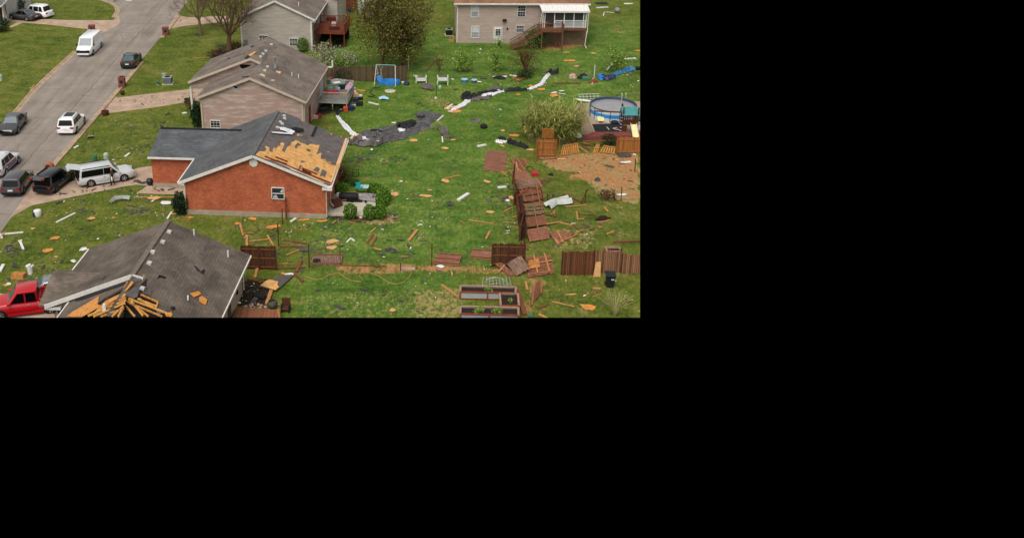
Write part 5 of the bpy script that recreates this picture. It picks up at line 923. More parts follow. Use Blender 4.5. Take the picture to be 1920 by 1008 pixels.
# ---------------------------------------------------------------- pool corner
mat('pool_white', 'c3c6cc', .5, .12, 2); mat('pool_blue', '2c86bd', .4, .15, 2); mat('pool_dark', '3b4760', .5, .2, 3); mat('pool_cover', '8d8b8c', .35, .12, 1.2); mat('brown_play', '4b2a1c', .8, .3, 4); mat('teal_tarp', '3d8080', .7, .15, 3); mat('slide_yellow', 'd6cb94', .4, .08, 3); mat('tube_green', '1f7a5c', .4, .12, 3)
sheet('gravel_pad', [(1085, 196), (1120, 190), (1215, 190), (1215, 252), (1105, 252)], .012, 'gravel_pad'); sheet('rubber_mat', [(1107, 233), (1164, 231), (1168, 250), (1116, 251)], .02, 'black_felt')
PR = 2.45; pc = g(1148.5, 216.5); t = thing('swimming_pool', 'round above ground pool with blue striped wall', 'pool', pc)
MB().lathe([(PR, 0), (PR, .45)], 48, cap=False).build('lower_wall', 'pool_white', t); MB().lathe([(PR+.004, .45), (PR+.004, .85)], 48, cap=False).build('blue_band', 'pool_blue', t); MB().lathe([(PR+.002, .85), (PR+.002, 1.25), (PR-.03, 1.25), (PR-.03, .3)], 48, cap=False).build('upper_wall', 'pool_white', t); MB().lathe([(PR-.035, .95), (PR-.035, 1.25)], 48, cap=False).build('liner', 'pool_dark', t)
MB().lathe([(0.01, 1.0), (PR-.04, 1.0)], 48, cap=False).build('cover', 'pool_cover', t)
for k in range(16):
    a = 2*math.pi*k/16+.1; MB().tube([((PR+.03)*math.cos(a), (PR+.03)*math.sin(a), z) for z in (0, 1.3)], .035, 6).build('upright', 'pool_dark', t)
MB().lathe([(PR+.06, 1.24), (PR+.06, 1.3), (PR-.05, 1.3), (PR-.05, 1.24)], 48, cap=False).build('rim', 'pool_dark', t)
def ladder(mb):
    for s in (-.22, .22): mb.tube([(s, 0, .3), (s, 0, 1.7), (s, .15, 1.8), (s, .3, 1.6)], .025, 6)
    return mb
solo(ladder(MB()), 'pool_ladder', 'white_vinyl', 'white ladder hooked over the far pool rim', 'ladder', g(1168, 205))
solo(MB().prism([g(1075, 197)-g(1090, 255), g(1093, 196)-g(1090, 255), g(1116, 254)-g(1090, 255), g(1091, 255)-g(1090, 255)], (0, 0, .12)), 'boardwalk', boards('walk_tan', '8a7460', 'Y', .2, .2), 'tan boardwalk strip left of the pool', 'boardwalk', g(1090, 255))
solo(MB().bar((0, 0, .14), g(1116, 254)-g(1093, 196)+Vector((0, 0, .14)), .1, .08), 'timber_edge', 'post_pale', 'pale timber along the right edge of the boardwalk', 'timber', g(1093, 196))
pq = g(1094, 270); t = thing('retaining_wall', 'low red brick retaining wall in front of the pool mat', 'wall', pq); q = inv(t); MB().prism([q(g(1093, 266)), q(g(1215, 262)), q(g(1215, 256)), q(g(1110, 257))], (0, 0, .55)).build('wall', 'dark_brick', t); MB().bar(q(g(1093, 265, .58)), q(g(1215, 261, .58)), .35, .06).build('coping', 'rail_brown', t)
t = thing('play_tower', 'brown wooden play tower with teal roof, pale slide and green tube', 'play tower', g(1178, 252), RAD(-2))
for x in (-.75, .75):
    for y in (-.6, .7): MB().box((x-.06, y-.06, 0), (x+.06, y+.06, 3.1 if y < 0 else 2.7)).build('post', 'brown_play', t)
MB().box((-.8, -.65, 1.25), (.8, .75, 1.35)).build('platform', 'brown_play', t); MB().box((-.8, -.68, 1.35), (.8, -.64, 1.5)).build('rail', 'brown_play', t)
mb = MB()
for k in range(9): mb.box((-.78+k*.18, -.7, 1.4), (-.65+k*.18, -.66, 2.3))
mb.build('board_wall', 'brown_play', t); MB().box((-.8, -.66, .4), (-.3, -.6, 1.2)).box((.35, -.66, .4), (.8, -.6, 1.2)).build('lower_wall', 'brown_play', t)
MB().prism([(-.9, -.7, 2.3), (-.9, .1, 2.95), (-.9, .85, 2.3)], (1.8, 0, 0)).build('roof', 'teal_tarp', t)
mb = MB(); mb.prism([(.0, -.7, 1.3), (.62, -.7, 1.3), (.72, -2.0, .35), (.1, -2.0, .35)], (0, 0, .05)); mb.prism([(.0, -.7, 1.3), (.04, -.7, 1.3), (.14, -2.0, .35), (.1, -2.0, .35)], (0, 0, .2)); mb.prism([(.6, -.7, 1.3), (.64, -.7, 1.3), (.74, -2.0, .35), (.7, -2.0, .35)], (0, 0, .2)); mb.build('slide', 'slide_yellow', t)
MB().tube([(.75, .1, 1.8), (1.4, .1, 1.7), (1.9, -.1, 1.2), (2.2, -.3, .5)], .38, 12).build('tube_slide', 'tube_green', t)
MB().tube([(-.9, -.6, 2.6), (-3.6, -.2, 2.55)], .07, 5).build('swing_beam', 'brown_play', t)
t = thing('climbing_post', 'brown post with white rope steps left of the play tower', 'post', g(1163, 250)); MB().box((-.08, -.08, 0), (.08, .08, 3.2)).build('post', 'brown_play', t)
for k in range(5): MB().box((-.12, -.14, .3+k*.35), (.12, -.06, .38+k*.35)).build('step', 'white_cloth', t)
solo(MB().prism([(-.35, -.3, .25), (.35, -.3, .25), (.35, .4, .5), (-.35, .4, .5)], (0, 0, .06)).box((-.3, -.25, 0), (-.24, -.19, .26)).box((.24, -.25, 0), (.3, -.19, .26)).box((-.3, .3, 0), (-.24, .36, .46)).box((.24, .3, 0), (.3, .36, .46)), 'pool_step', 'slide_yellow', 'cream step leaning at the front of the pool', 'step', g(1126, 230))
mb = MB(); sheetfold(mb, [Vector((0, 0, .1)), Vector((.4, .1, .2)), Vector((.9, -.1, .1)), Vector((1.2, -.5, .05))], [.5, .8, .7, .3], lambda i: .3); solo(mb, 'torn_sheet', 'white_cloth', 'white crumpled sheet beside the pale slide', 'sheet', g(1191, 246))
mb = MB(); mb.tube([(0, 0, .05), (-.1, .8, .05)], .035, 5); solo(mb, 'bent_pipe', 'white_vinyl', 'straight white pipe on the black mat', 'pipe', g(1142, 244)); mb = MB(); mb.tube([(.5, .5, .05), (0, .2, .05), (.3, -.1, .05), (.6, -.15, .05)], .035, 5); solo(mb, 'bent_pipe', 'white_vinyl', 'bent white pipe on the black mat', 'pipe', g(1150, 243))
solo(MB().lathe([(.3, 0), (.45, .12), (.3, .3), (.05, .34)], 9), 'rubbish_sack', 'black_felt', 'small black heap at the foot of the pool wall', 'sack', g(1152, 231))
# ---------------------------------------------------------------- back lawn furniture
mat('swing_white', 'c9c6c2', .5, .1, 3); mat('swing_teal', '6fa8a8', .5, .1, 3); mat('toy_blue', '2f7fc4', .4, .15, 3); mat('soil', '2b1d15', .95, .3, 6); mat('glass_teal', '9dbdb8', .15, .1, 2); mat('teal', '1f9aa0', .5, .15, 3); mat('navy', '1d2550', .5, .2, 3)
t = thing('swing_set', 'white metal swing frame with teal top bar', 'swing', g(724, 158)); q = inv(t); Tz = 2.3; A, B_ = q(g(706, 157)), q(g(741, 158)); A.z = Tz; B_.z = Tz
MB().tube([A, B_], .045, 6).build('top_bar', 'swing_teal', t)
for nm, P0, dx, dy in (('leg', A, -.25, -.8), ('leg', A, .3, .8), ('leg', B_, .05, -.9), ('leg', B_, .0, .9)): MB().tube([P0, (P0.x+dx, P0.y+dy, 0)], .04, 6).build(nm, 'swing_white', t)
MB().tube([A+Vector((-.15, -.4, -1.1)), A+Vector((.2, .4, -1.1))], .03, 5).build('brace', 'swing_white', t)
MB().tube([A+Vector((.35, .1, 0)), A+Vector((.75, .2, -2.0))], .02, 4).build('swing_rope', 'swing_white', t); MB().tube([A+Vector((.75, 0, 0)), A+Vector((.3, .2, -1.9))], .02, 4).build('swing_rope', 'swing_white', t)
t = thing('paddling_pool', 'blue plastic paddling pool under the swing frame', 'paddling pool', g(733, 158)); MB().lathe([(1.0, 0), (1.08, .12), (1.02, .2), (1.1, .35), (1.06, .5), (.98, .48), (.95, .1), (.01, .09)], 24, Matrix.Scale(.6, 4, (0, 1, 0)), False).build('basin', 'toy_blue', t, 60)
solo(MB().box((-.25, -.25, 0), (.25, .25, .35)).prism([(-.25, .2, .35), (.25, .2, .35), (.3, .4, .9), (-.3, .4, .9)], (0, .08, 0)).bar((-.3, -.2, .5), (-.3, .3, .55), .08).bar((.3, -.2, .5), (.3, .3, .55), .08), 'child_seat', 'toy_blue', 'light blue child seat at the left leg of the swing frame', 'seat', g(713, 158), .4)
solo(MB().lathe([(.3, 0), (.36, .15), (.3, .3), (.12, .38)], 12), 'bucket', 'navy', 'blue bucket on the lawn right of the paddling pool', 'bucket', g(762.5, 159)); solo(MB().lathe([(.14, 0), (.15, .16), (.05, .22)], 8), 'small_tub', 'white_vinyl', 'small white tub beside the blue bucket', 'tub', g(755, 156))
t = thing('round_table_top', 'round pale table top lying on the lawn with teal centre', 'table top', g(731.5, 172)); MB().lathe([(.62, .04), (.62, .1), (.55, .12)], 26).build('rim', 'osb_pale', t, 40); MB().lathe([(.54, .11), (.4, .14), (.1, .15)], 20).build('top', 'glass_teal', t, 40)
mb = MB(); sheetfold(mb, [Vector((-.5, 0, .05)), Vector((0, .1, .15)), Vector((.6, -.2, .05))], [.5, .7, .2], lambda i: .2); solo(mb, 'crumpled_bag', mat('pale_blue', '8fb8cc', .5, .12, 3), 'pale blue crumpled bag on the back lawn', 'bag', g(719, 187))
def planter(label, px, leg_ok=True, rz=0, tilt=0):
    t = thing('raised_planter', label, 'planter', g(*px), rz); h = .55 if leg_ok else .25
    MB().box((-.65, -.25, h), (.65, .25, h+.4)).build('box', 'white_vinyl', t); MB().box((-.5, -.17, h+.401), (.5, .17, h+.41)).build('soil', 'soil', t)
    for x in (-.6, .6):
        for y in (-.2, .2): MB().box((x-.05, y-.05, 0), (x+.05, y+.05, h+.6)).build('leg', 'white_vinyl', t)
planter('white planter box on the lawn, left one with a bent rim', (789.5, 155), False, .05); planter('white planter box standing on tall legs', (830, 159), True, -.02)
solo(MB().bar((0, 0, .55), (.6, -.1, .5), .12, .04), 'planter_rail', 'white_vinyl', 'loose white rail at the left end of the left planter', 'rail', g(775, 150))
def tub(label, px, m='toy_blue', r=.35, h=.3, lid='pale_blue'):
    t = thing('plastic_tub', label, 'tub', g(*px), R.uniform(0, 3)); MB().lathe([(r*.85, 0), (r, h), (r*.93, h), (r*.8, .1), (.01, .08)], 16, None, False).build('body', m, t, 40); MB().lathe([(r*1.05, h), (r*1.05, h+.05)], 16).build('lid', lid, t, 40)
tub('bright blue tub right of the white planters', (871, 153.5), r=.4, h=.3); tub('grey blue tub right of the bright blue one', (889, 154.5), 'pool_dark', .34, .28)
# raised beds
mat('corrugated', 'b3b9be', .35, .1, 2, metal=.35, stretch=(1, 1, 12)); mat('bed_frame', '9b7a66', .85, .2, 4); mat('bed_red', '7d3a26', .85, .25, 4)
def raised_bed(label, px, z, split=True, plants=0, name='raised_bed'):
    """px: far left, far right, near right, near left corners of the top rim"""
    c = [g(x, y, z) for x, y in px]; o = c[3].copy(); o.z = 0; t = thing(name, label, 'garden bed', o, heading(c[3], c[2])); q = inv(t); c = [q(p) for p in c]
    for a, b in ((0, 1), (1, 2), (3, 0)): MB().bar(c[a], c[b], .14, .06).build('rim', 'bed_frame', t)
    MB().bar(c[3], c[2], .1, .09).build('rim', 'bed_red', t)
    down = Vector((0, 0, -z+.05)); mb = MB()
    for a, b in ((0, 1), (1, 2), (2, 3), (3, 0)): mb.prism([c[a], c[b], c[b]+down, c[a]+down], (.0, .02, 0) if a in (0, 2) else (.02, 0, 0))
    mb.build('side_sheet', 'corrugated', t); k = .12; MB().poly([p-Vector((0, 0, .14)) for p in c]).build('soil', 'soil', t, fix=False)
    for f in ((0, .5, 1) if split else (0, 1)): p = c[3].lerp(c[2], f)+Vector((0, -.03, 0)); MB().box((p.x-.05, p.y-.03, 0), (p.x+.05, p.y+.02, z)).build('corner_post', 'bed_red', t)
    MB().bar(c[3]+down*.95+Vector((0, -.03, 0)), c[2]+down*.95+Vector((0, -.03, 0)), .04, .07).build('base_board', 'bed_red', t)
    for i in range(plants):
        lf = MB(); p = c[0].lerp(c[1], R.uniform(.06, .94)).lerp(c[3].lerp(c[2], R.uniform(.1, .9)), R.uniform(.25, .75)); blob_leaves(lf, p+Vector((0, 0, .0)), (.22, .2, .2), 60, .12, i); lf.build('seedling', 'leaf_spring', t, fix=False)
raised_bed('raised bed with galvanised sides and brown rim, the upper left one', [(864, 535), (968, 538), (966, 549), (863, 547)], .62, True, 2)
raised_bed('raised bed turned end-on with dark soil, at the right of the upper one', [(937, 549), (971, 550), (973, 573), (939, 573)], .6, False, 1)
raised_bed('raised bed at the lower edge full of green seedlings', [(864, 574), (972, 576), (972, 591), (863, 588)], .62, True, 7)
mb = MB()
for i in range(9): mb.tube([(-1.1+i*.27, -.5, .02), (-1.0+i*.24, 0, .45+.1*math.sin(i)), (-.9+i*.22, .55, .05)], .015, 3)
for k in range(6): mb.tube([(-1.1+.1*k, -.5+k*.2, .08+.15*math.sin(k*.6)), (0, -.5+k*.2, .5*math.sin(.5+k*.45)), (1.1-.1*k, -.5+k*.2, .05)], .015, 3)
solo(mb, 'wire_netting', 'pale_green', 'crumpled pale green netting behind the upper raised bed', 'netting', g(931, 530))
t = thing('wheelie_bin', 'black wheeled bin in front of the fence', 'bin', g(1143, 537), RAD(-4)); b = MB(); b.loft([[(-.27, -.25, .08), (.27, -.25, .08), (.27, .27, .08), (-.27, .27, .08)], [(-.34, -.33, .98), (.34, -.33, .98), (.34, .36, .98), (-.34, .36, .98)]]); b.build('body', 'bin_black', t) if mat('bin_black', '14191b', .5, .2, 3) else 0
MB().prism([(-.38, -.4, .98), (.38, -.4, .98), (.38, .42, 1.03), (-.38, .42, 1.03)], (0, 0, .07)).build('lid', 'bin_black', t); MB().tube([(-.3, .45, .98), (.3, .45, .98)], .03, 6).build('handle', 'bin_black', t)
for x in (-.3, .3): MB().lathe([(.13, -.04), (.13, .04)], 14, Matrix.Translation((x, .3, .13)) @ Matrix.Rotation(math.pi/2, 4, 'Y')).build('wheel', 'tyre', t)
MB().box((.05, -.345, .72), (.25, -.315, .78)).build('sticker', 'plate_white', t)
# ---------------------------------------------------------------- patio of the brick house
t = thing('patio_table', 'glass topped patio table behind the cushions', 'table', g(680, 362, .14), RAD(-6)); MB().box((-.6, -.35, .62), (.55, .4, .65)).build('table_top', 'glass_teal', t)
for x in (-.5, .45):
    for y in (-.28, .33): MB().tube([(x, y, 0), (x, y, .62)], .025, 5).build('leg', 'black_plastic', t)
t = thing('toy_chair', 'bright teal chair toppled on the patio table', 'chair', g(673, 352, .8), .5); MB().box((-.22, -.2, 0), (.22, .2, .08)).build('seat', 'teal', t); MB().box((-.22, .12, .08), (.22, .2, .45)).build('backrest', 'teal', t)
for x in (-.18, .18): MB().tube([(x, -.15, .05), (x+.1, -.35, .3)], .03, 5).build('leg', 'teal', t)
flat_panel('brown wooden slab fallen at the corner of the brick wall', [(620, 373), (638, 371), (644, 384), (625, 391)], [.9, .75, .25, .25], 'soil_brown', 0, name='wooden_slab') if mat('soil_brown', '4d2c20', .85, .25, 4) else 0
t = thing('charcoal_grill', 'black toppled grill lying across the patio', 'grill', g(655, 375, .14), RAD(-4)); MB().lathe([(.3, -.9), (.36, -.5), (.36, .6), (.28, .8)], 14, Matrix.Translation((0, 0, .35)) @ Matrix.Rotation(math.pi/2, 4, 'Y')).build('body', 'black_plastic', t, 40); MB().box((-.2, -.5, .1), (1.2, -.3, .2)).build('shelf', 'black_plastic', t)
for x in (-.6, .6): MB().lathe([(.12, -.04), (.12, .04)], 12, Matrix.Translation((x+.9, -.5, .12)) @ Matrix.Rotation(math.pi/2, 4, 'X')).build('wheel', 'tyre', t)
solo(MB().lathe([(.02, -.28), (.2, -.2), (.28, 0), (.2, .2), (.02, .28)], 14), 'globe_lamp', 'white_vinyl', 'white globe lying by the black toppled grill', 'globe', g(635, 366, .4))
mat('cushion_grey', '8a8583', .9, .15, 4)
for px, rz, lb in (((694, 368), -.15, 'grey cushion at the far right of the patio'), ((691, 376), -.2, 'grey cushion lying nearer on the patio'), ((680, 372), .3, 'folded grey cushion next to the black grill')):
    solo(MB().loft([[(-.7, -.22, .04), (.7, -.22, .04), (.7, .22, .04), (-.7, .22, .04)], [(-.74, -.26, .1), (.74, -.26, .1), (.74, .26, .1), (-.74, .26, .1)], [(-.68, -.2, .2), (.68, -.2, .2), (.68, .2, .2), (-.68, .2, .2)]]), 'seat_cushion', 'cushion_grey', lb, 'cushion', g(px[0], px[1], .14), rz)
t = thing('garden_chair', 'dark wire garden chair overturned at the right end of the patio', 'chair', g(705, 372, .14), .3)
for k in range(4): MB().tube([(-.2+.13*k, -.2, .02), (-.2+.13*k, .2, .3)], .02, 4).build('slat', 'black_plastic', t)
MB().tube([(-.25, -.22, 0), (.25, -.22, 0), (.25, .22, .35), (-.25, .22, .35), (-.25, -.22, 0)], .025, 4).build('frame', 'black_plastic', t)
solo(MB().tube([(0, 0, 0), (0, 0, .75), (.55, .1, .75), (.55, .1, 0), (0, 0, .02)], .03, 5), 'metal_hoop', 'black_plastic', 'black bent metal frame behind the brown shrub', 'frame', g(661, 332))
solo(MB().bar((0, 0, .1), g(672, 372, .3)-g(641, 377, .2), .12, .06), 'loose_lumber', 'rail_tan', 'tan timber lying across the patio below the grill', 'timber', g(641, 377, .2)); solo(MB().bar((0, 0, .3), g(668, 361, .4)-g(650, 367, .2), .1, .05), 'loose_lumber', 'rail_tan', 'short tan timber behind the black grill', 'timber', g(650, 366, .3))
# ---------------------------------------------------------------- beside the tan house
MB_d = MB()
t = thing('garden_deck', 'low reddish brown deck at the lower edge beside the tan house', 'deck', g(446, 596)); q = inv(t); MB().prism([q(g(443, 577, .3)), q(g(522, 580, .3)), q(g(528, 610, .3)), q(g(430, 610, .3))], (0, 0, -.25)).build('deck_floor', boards('deck_red_x', '7f5138', 'X', .14, .2), t); MB().bar(q(g(521, 580, .33)), q(g(527, 610, .33)), .14, .08).build('edge_board', 'rail_tan', t)
flat_panel('grey door like slab with torn orange end beside the garden bed', [(524, 516), (552, 514), (518, 545), (486, 536)], [.2, .2, .15, .15], 'slab_grey', 0, name='door_slab') if mat('slab_grey', '57504c', .85, .3, 2, stretch=(1, 6, 1)) else 0
solo(MB().prism([g(x, y, .24)-g(500, 540) for x, y in ((488, 535), (498, 527), (505, 524), (522, 528), (520, 534), (523, 538), (517, 544))], (0, 0, .03)), 'torn_plywood', 'osb', 'torn orange plywood on the end of the grey slab', 'plywood', g(500, 540))
solo(MB().lathe([(.22, 0), (.36, .22), (.38, .4), (.28, .58), (.24, .58), (.3, .38), (.1, .2)], 18, None, False), 'clay_pot', mat('pot_grey', '4b463d', .7, .2, 4), 'round grey garden pot next to the deck', 'pot', g(511, 577), smooth=50)
t = thing('wooden_chair', 'brown box shaped garden chair beside the pot', 'chair', g(536, 583), RAD(-4)); MB().box((-.28, -.3, .25), (.28, .25, .33)).build('seat', 'soil_brown', t); MB().box((-.3, .2, .3), (.3, .28, .95)).build('backrest', 'soil_brown', t)
for x in (-.28, .28):
    MB().box((x-.04, -.3, 0), (x+.04, .28, .5)).build('side', 'black_plastic', t)
solo(MB().box((-.5, -.25, 0), (.5, .25, .12)).box((-.45, -.2, .12), (.45, .2, .16)), 'plastic_trough', 'black_plastic', 'black plastic trough tipped in the dark garden bed', 'trough', g(487, 557), -.5)
R.seed(5); mb = MB()
for i in range(16): a = R.uniform(0, 6); mb.box((0, 0, 0), (.25, .18, .1), Matrix.Translation((i*.15-1.2+R.uniform(-.1, .1), R.uniform(-.15, .15), .02)) @ Matrix.Rotation(a, 4, 'Z'))
solo(mb, 'broken_bricks', 'pink_rubble', 'row of pinkish broken bricks along the deck edge', 'rubble', g(492, 575))['kind'] = 'stuff' if mat('pink_rubble', 'a8837a', .9, .3, 5) else 0
hose = [(575, 519), (592, 524), (605, 523), (617, 515), (635, 511), (647, 520), (660, 526), (676, 528), (680, 524), (674, 517), (678, 511), (692, 510), (712, 518), (728, 529), (742, 533), (757, 529), (768, 518), (773, 510)]
solo(MB().tube([g(x, y, .03)-g(575, 519) for x, y in hose], .035, 5), 'garden_hose', mat('hose_tan', '9a7a45', .6, .15, 4), 'tan garden hose winding across the bottom lawn', 'hose', g(575, 519))
solo(MB().tube([g(x, y, .03)-g(690, 160) for x, y in ((712, 164), (700, 166), (694, 172), (698, 178), (704, 180), (690, 182), (708, 183))], .04, 5), 'garden_hose', 'black_plastic', 'dark hose coils on the lawn left of the round table top', 'hose', g(690, 160))
# ---------------------------------------------------------------- clutter on the grey deck and red deck
def on_deck(name, mb, m, label, cat, px, z=1.05, rz=0.0): return solo(mb, name, m, label, cat, g(px[0], px[1], z), rz)
mat('toy_red', '8f2a2a', .6, .2, 4); mat('ochre', 'b5812e', .7, .2, 4); mat('pink_cloth', 'a88a98', .8, .2, 4); mat('pale_pink', 'b9928c', .8, .2, 4)
def lump(w, d, h, s=0):
    mb = MB(); n_, k_ = 14, 7; secs = []
    for j in range(k_):
        f = j/(k_-1); r_ = math.sin(math.pi*(.5-.46*f))**.6 if j < k_-1 else .12; ring = []
        for i in range(n_):
            a = 2*math.pi*i/n_; q = 1+.5*noise.noise(Vector((math.cos(a)*1.7+w*9+s, math.sin(a)*1.7, f*2.2)))
            ring.append((w/2*r_*q*math.cos(a), d/2*r_*q*math.sin(a), h*f*(1+.35*noise.noise(Vector((math.cos(a)*2, math.sin(a)*2+s, w*5))))))
        secs.append(ring)
    return mb.loft(secs)
bx = lambda w, d, h: MB().loft([[(-w/2, -d/2, 0), (w/2, -d/2, 0), (w/2, d/2, 0), (-w/2, d/2, 0)], [(-w*.53, -d*.53, h*.8), (w*.53, -d*.53, h*.8), (w*.53, d*.53, h*.8), (-w*.53, d*.53, h*.8)], [(-w*.45, -d*.45, h), (w*.45, -d*.45, h), (w*.45, d*.45, h), (-w*.45, d*.45, h)]])
for nm, sz, m, lb, ct, px, z, rz in (('deck_box', (1.5, .5, .5), 'toy_red', 'dark red box behind the front railing of the grey deck', 'box', (622, 177), 1.05, 0), ('storage_tub', (.5, .4, .45), 'ochre', 'ochre tub by the house wall on the grey deck', 'tub', (608, 166), 1.05, .2), ('storage_tub', (.6, .4, .25), 'teal', 'teal tub in the middle of the grey deck', 'tub', (619, 168), 1.05, .1), ('folded_cloth', (.8, .5, .12), 'white_cloth', 'white cloth over the far railing of the grey deck', 'cloth', (631, 156), 1.9, .5), ('rubbish_pile', (1.0, .6, .45), 'black_felt', 'dark heap at the right inside the grey deck', 'heap', (645, 166), 1.05, .3), ('storage_tub', (.5, .4, .3), 'pale_blue', 'pale tub right of the teal tub on the grey deck', 'tub', (634, 168), 1.05, -.3), ('folding_chair', (.5, .5, .6), 'box_green', 'dark green seat at the back of the grey deck', 'seat', (616, 157), 1.05, 0), ('yellow_bucket', (.35, .35, .4), 'ochre', 'yellow bucket in the near right corner of the grey deck', 'bucket', (647, 180), 1.05, 0)):
    on_deck(nm, bx(*sz), m, lb, ct, px, z, rz)
mb = MB(); sheetfold(mb, [Vector((0, -1.2, .0)), Vector((.15, -.3, .1)), Vector((.3, .7, .05)), Vector((.35, 1.6, 0))], [.5, .7, .6, .4], lambda i: .2); on_deck('blanket', mb, 'pink_cloth', 'pinkish blanket hung over the right railing of the grey deck', 'blanket', (652, 164), 1.85)
for nm, sz, m, lb, px in (('scattered_box', (.6, .5, .5), 'navy', 'navy tub on the ground under the near deck corner', (658, 206)), ('scattered_box', (.45, .45, .5), 'rust_orange', 'orange red tub under the front edge of the grey deck', (648, 208)), ('scattered_box', (.7, .5, .45), 'black_felt', 'black crate right of the grey deck', (674, 198)), ('scattered_box', (.5, .5, .4), 'navy', 'dark blue tub right of the grey deck post', (667, 190)), ('scattered_box', (.6, .6, .5), 'osb_pale', 'cream wicker basket right of the grey deck', (666, 182)), ('scattered_box', (.6, .3, .2), 'white_vinyl', 'white tray on the ground right of the grey deck', (674, 181)), ('scattered_box', (.7, .5, .4), 'pale_pink', 'pinkish sack below the right railing of the grey deck', (661, 171)), ('scattered_box', (.4, .4, .35), 'white_vinyl', 'white bucket right of the pinkish sack', (664, 176)), ('scattered_box', (.5, .4, .3), 'black_plastic', 'small black tub right of the white tray', (676, 187)), ('scattered_box', (1.1, .3, .15), 'ochre', 'ochre board on the grass right of the deck clutter', (676, 171)), ('scattered_box', (1.2, .6, .5), 'unit_pale', 'pale metal table behind the grey deck', (627, 157)), ('scattered_box', (.9, .5, .5), 'unit_pale', 'pale metal cabinet behind the grey deck beside the table', (642, 157)), ('scattered_box', (.5, .5, .7), 'toy_red', 'red stool behind the grey deck by the house corner', (619, 156)), ('scattered_box', (.8, .5, .4), 'pale_pink', 'pink cushion on the ground by the pinkish house wall', (591, 222)), ('scattered_box', (.6, .5, .4), 'toy_red', 'red cushion beside the pink one at the house wall', (596, 221)), ('scattered_box', (.7, .5, .4), 'black_plastic', 'dark tub on the ground under the grey deck', (606, 208))):
    if m == 'rust_orange': mat('rust_orange', 'b8481c', .6, .2, 4)
    solo(bx(*sz), nm, m, lb, 'container', g(*px), R.uniform(-.5, .5))
for nm, sz, m, lb, px in (('deck_chair', (.7, .6, .6), 'black_plastic', 'dark chair behind the railing of the red deck', (625, 47)), ('deck_table', (1.2, .7, .6), 'maroon', 'maroon sofa at the back of the red deck', (621, 40)), ('deck_bench', (1.3, .5, .35), 'black_plastic', 'dark bench along the front of the red deck', (627, 55)), ('deck_chair', (.6, .6, .6), 'pale_pink', 'pale chair in the middle of the red deck', (626, 50))):
    solo(bx(*sz), nm, m, lb, 'furniture', g(px[0], px[1], 2.1))
solo(bx(.5, .5, .6), 'covered_stool', 'navy', 'navy covered stool by the far red fence', 'stool', g(657, 24)); solo(MB().bar((0, 0, .05), (.2, -1.5, .05), .2, .06), 'plank', 'rail_tan', 'pale plank on the grass below the navy stool', 'plank', g(657, 29))
t = thing('plant_hook', 'black curved garden hook with glass feeder on the back lawn', 'plant hook', g(818, 187)); MB().tube([(0, 0, 0), (0, 0, 1.6), (.15, 0, 1.85), (.4, 0, 1.8)], .025, 5).build('pole', 'black_plastic', t); MB().lathe([(.12, 0), (.16, .2), (.1, .4)], 10, Matrix.Translation((.4, 0, 1.3))).build('feeder', 'glass_teal', t); MB().tube([(-.6, 0, 0), (-.4, 0, .9)], .02, 5).build('prop', 'black_plastic', t); MB().lathe([(.13, 0), (.13, .2)], 8, Matrix.Translation((-.05, 0, .1))).build('weight', 'white_vinyl', t)
# items on the front lawns
solo(MB().lathe([(.32, 0), (.42, .3), (.4, .5), (.34, .5), (.3, .2)], 14, None, False), 'round_planter', 'soil_brown', 'round dark planter at the kerb end of a driveway', 'planter', g(197.5, 216), smooth=50)
solo(MB().lathe([(.02, 0), (.24, .08), (.34, .34), (.26, .6), (.02, .68)], 14), 'black_ball', mat('ball_black', '17181c', .5, .15, 4), 'black round ball on the concrete by the garage wall', 'ball', g(281.5, 347), smooth=60)
t = thing('overturned_chair', 'overturned chair with white seat on the front lawn', 'chair', g(170, 259), .3); MB().box((-.3, -.35, .1), (.3, .35, .16), Matrix.Rotation(-.6, 4, 'X')).build('seat', 'unit_pale', t)
for x in (-.28, .28):
    for y in (-.3, .3): MB().tube([(x, y, .1), (x*1.2, y+.35, .75)], .025, 4).build('leg', 'black_plastic', t)
mb = MB(); sheetfold(mb, [Vector((-.2, -.5, .05)), Vector((.1, .1, .2)), Vector((.7, .3, .2)), Vector((1.3, .35, .1))], [.2, .35, .3, .5], lambda i: .3); solo(mb, 'bent_gutter', 'unit_pale', 'curled pale sheet metal on the lawn below the driveway', 'sheet metal', g(214, 379))
t = thing('rounded_tub', 'white rounded tub with a dark side lying on the lower front lawn', 'tub', g(71, 404), .4); MB().lathe([(.3, 0), (.36, .3), (.3, .5), (.1, .56)], 14).build('body', 'white_vinyl', t, 50); MB().box((-.4, -.25, 0), (-.2, .25, .4)).build('side', 'navy', t)
t = thing('drain_pipe', 'upright white bent pipe on the lower front lawn', 'pipe', g(57.5, 513)); MB().tube([(0, 0, 0), (-.02, 0, .5), (-.1, 0, .75)], [.2, .2, .22], 12).build('pipe', 'white_vinyl', t, 50); MB().tube([(0, 0, .45), (.3, 0, .75)], .08, 8).build('branch', 'white_vinyl', t, 50)
solo(MB().loft([[(-.5, -.3, 0), (.45, -.28, 0), (.5, .3, 0), (-.45, .3, 0)], [(-.48, -.2, .35), (.42, -.2, .3), (.5, .3, .3), (-.4, .32, .34)]]), 'insulation_bale', mat('bale', 'a8703a', .95, .3, 8), 'orange brown bale lying on the lower front lawn', 'bale', g(35, 520))
solo(MB().lathe([(.3, 0), (.4, .15), (.36, .34), (.1, .42)], 10), 'rubbish_sack', 'black_felt', 'small black sack on the back lawn near the bare sapling', 'sack', g(907, 240))
solo(bx(.6, .5, .8), 'barrel_smoker', 'black_plastic', 'dark barrel at the left edge of the cane clump', 'barrel', g(984, 237))
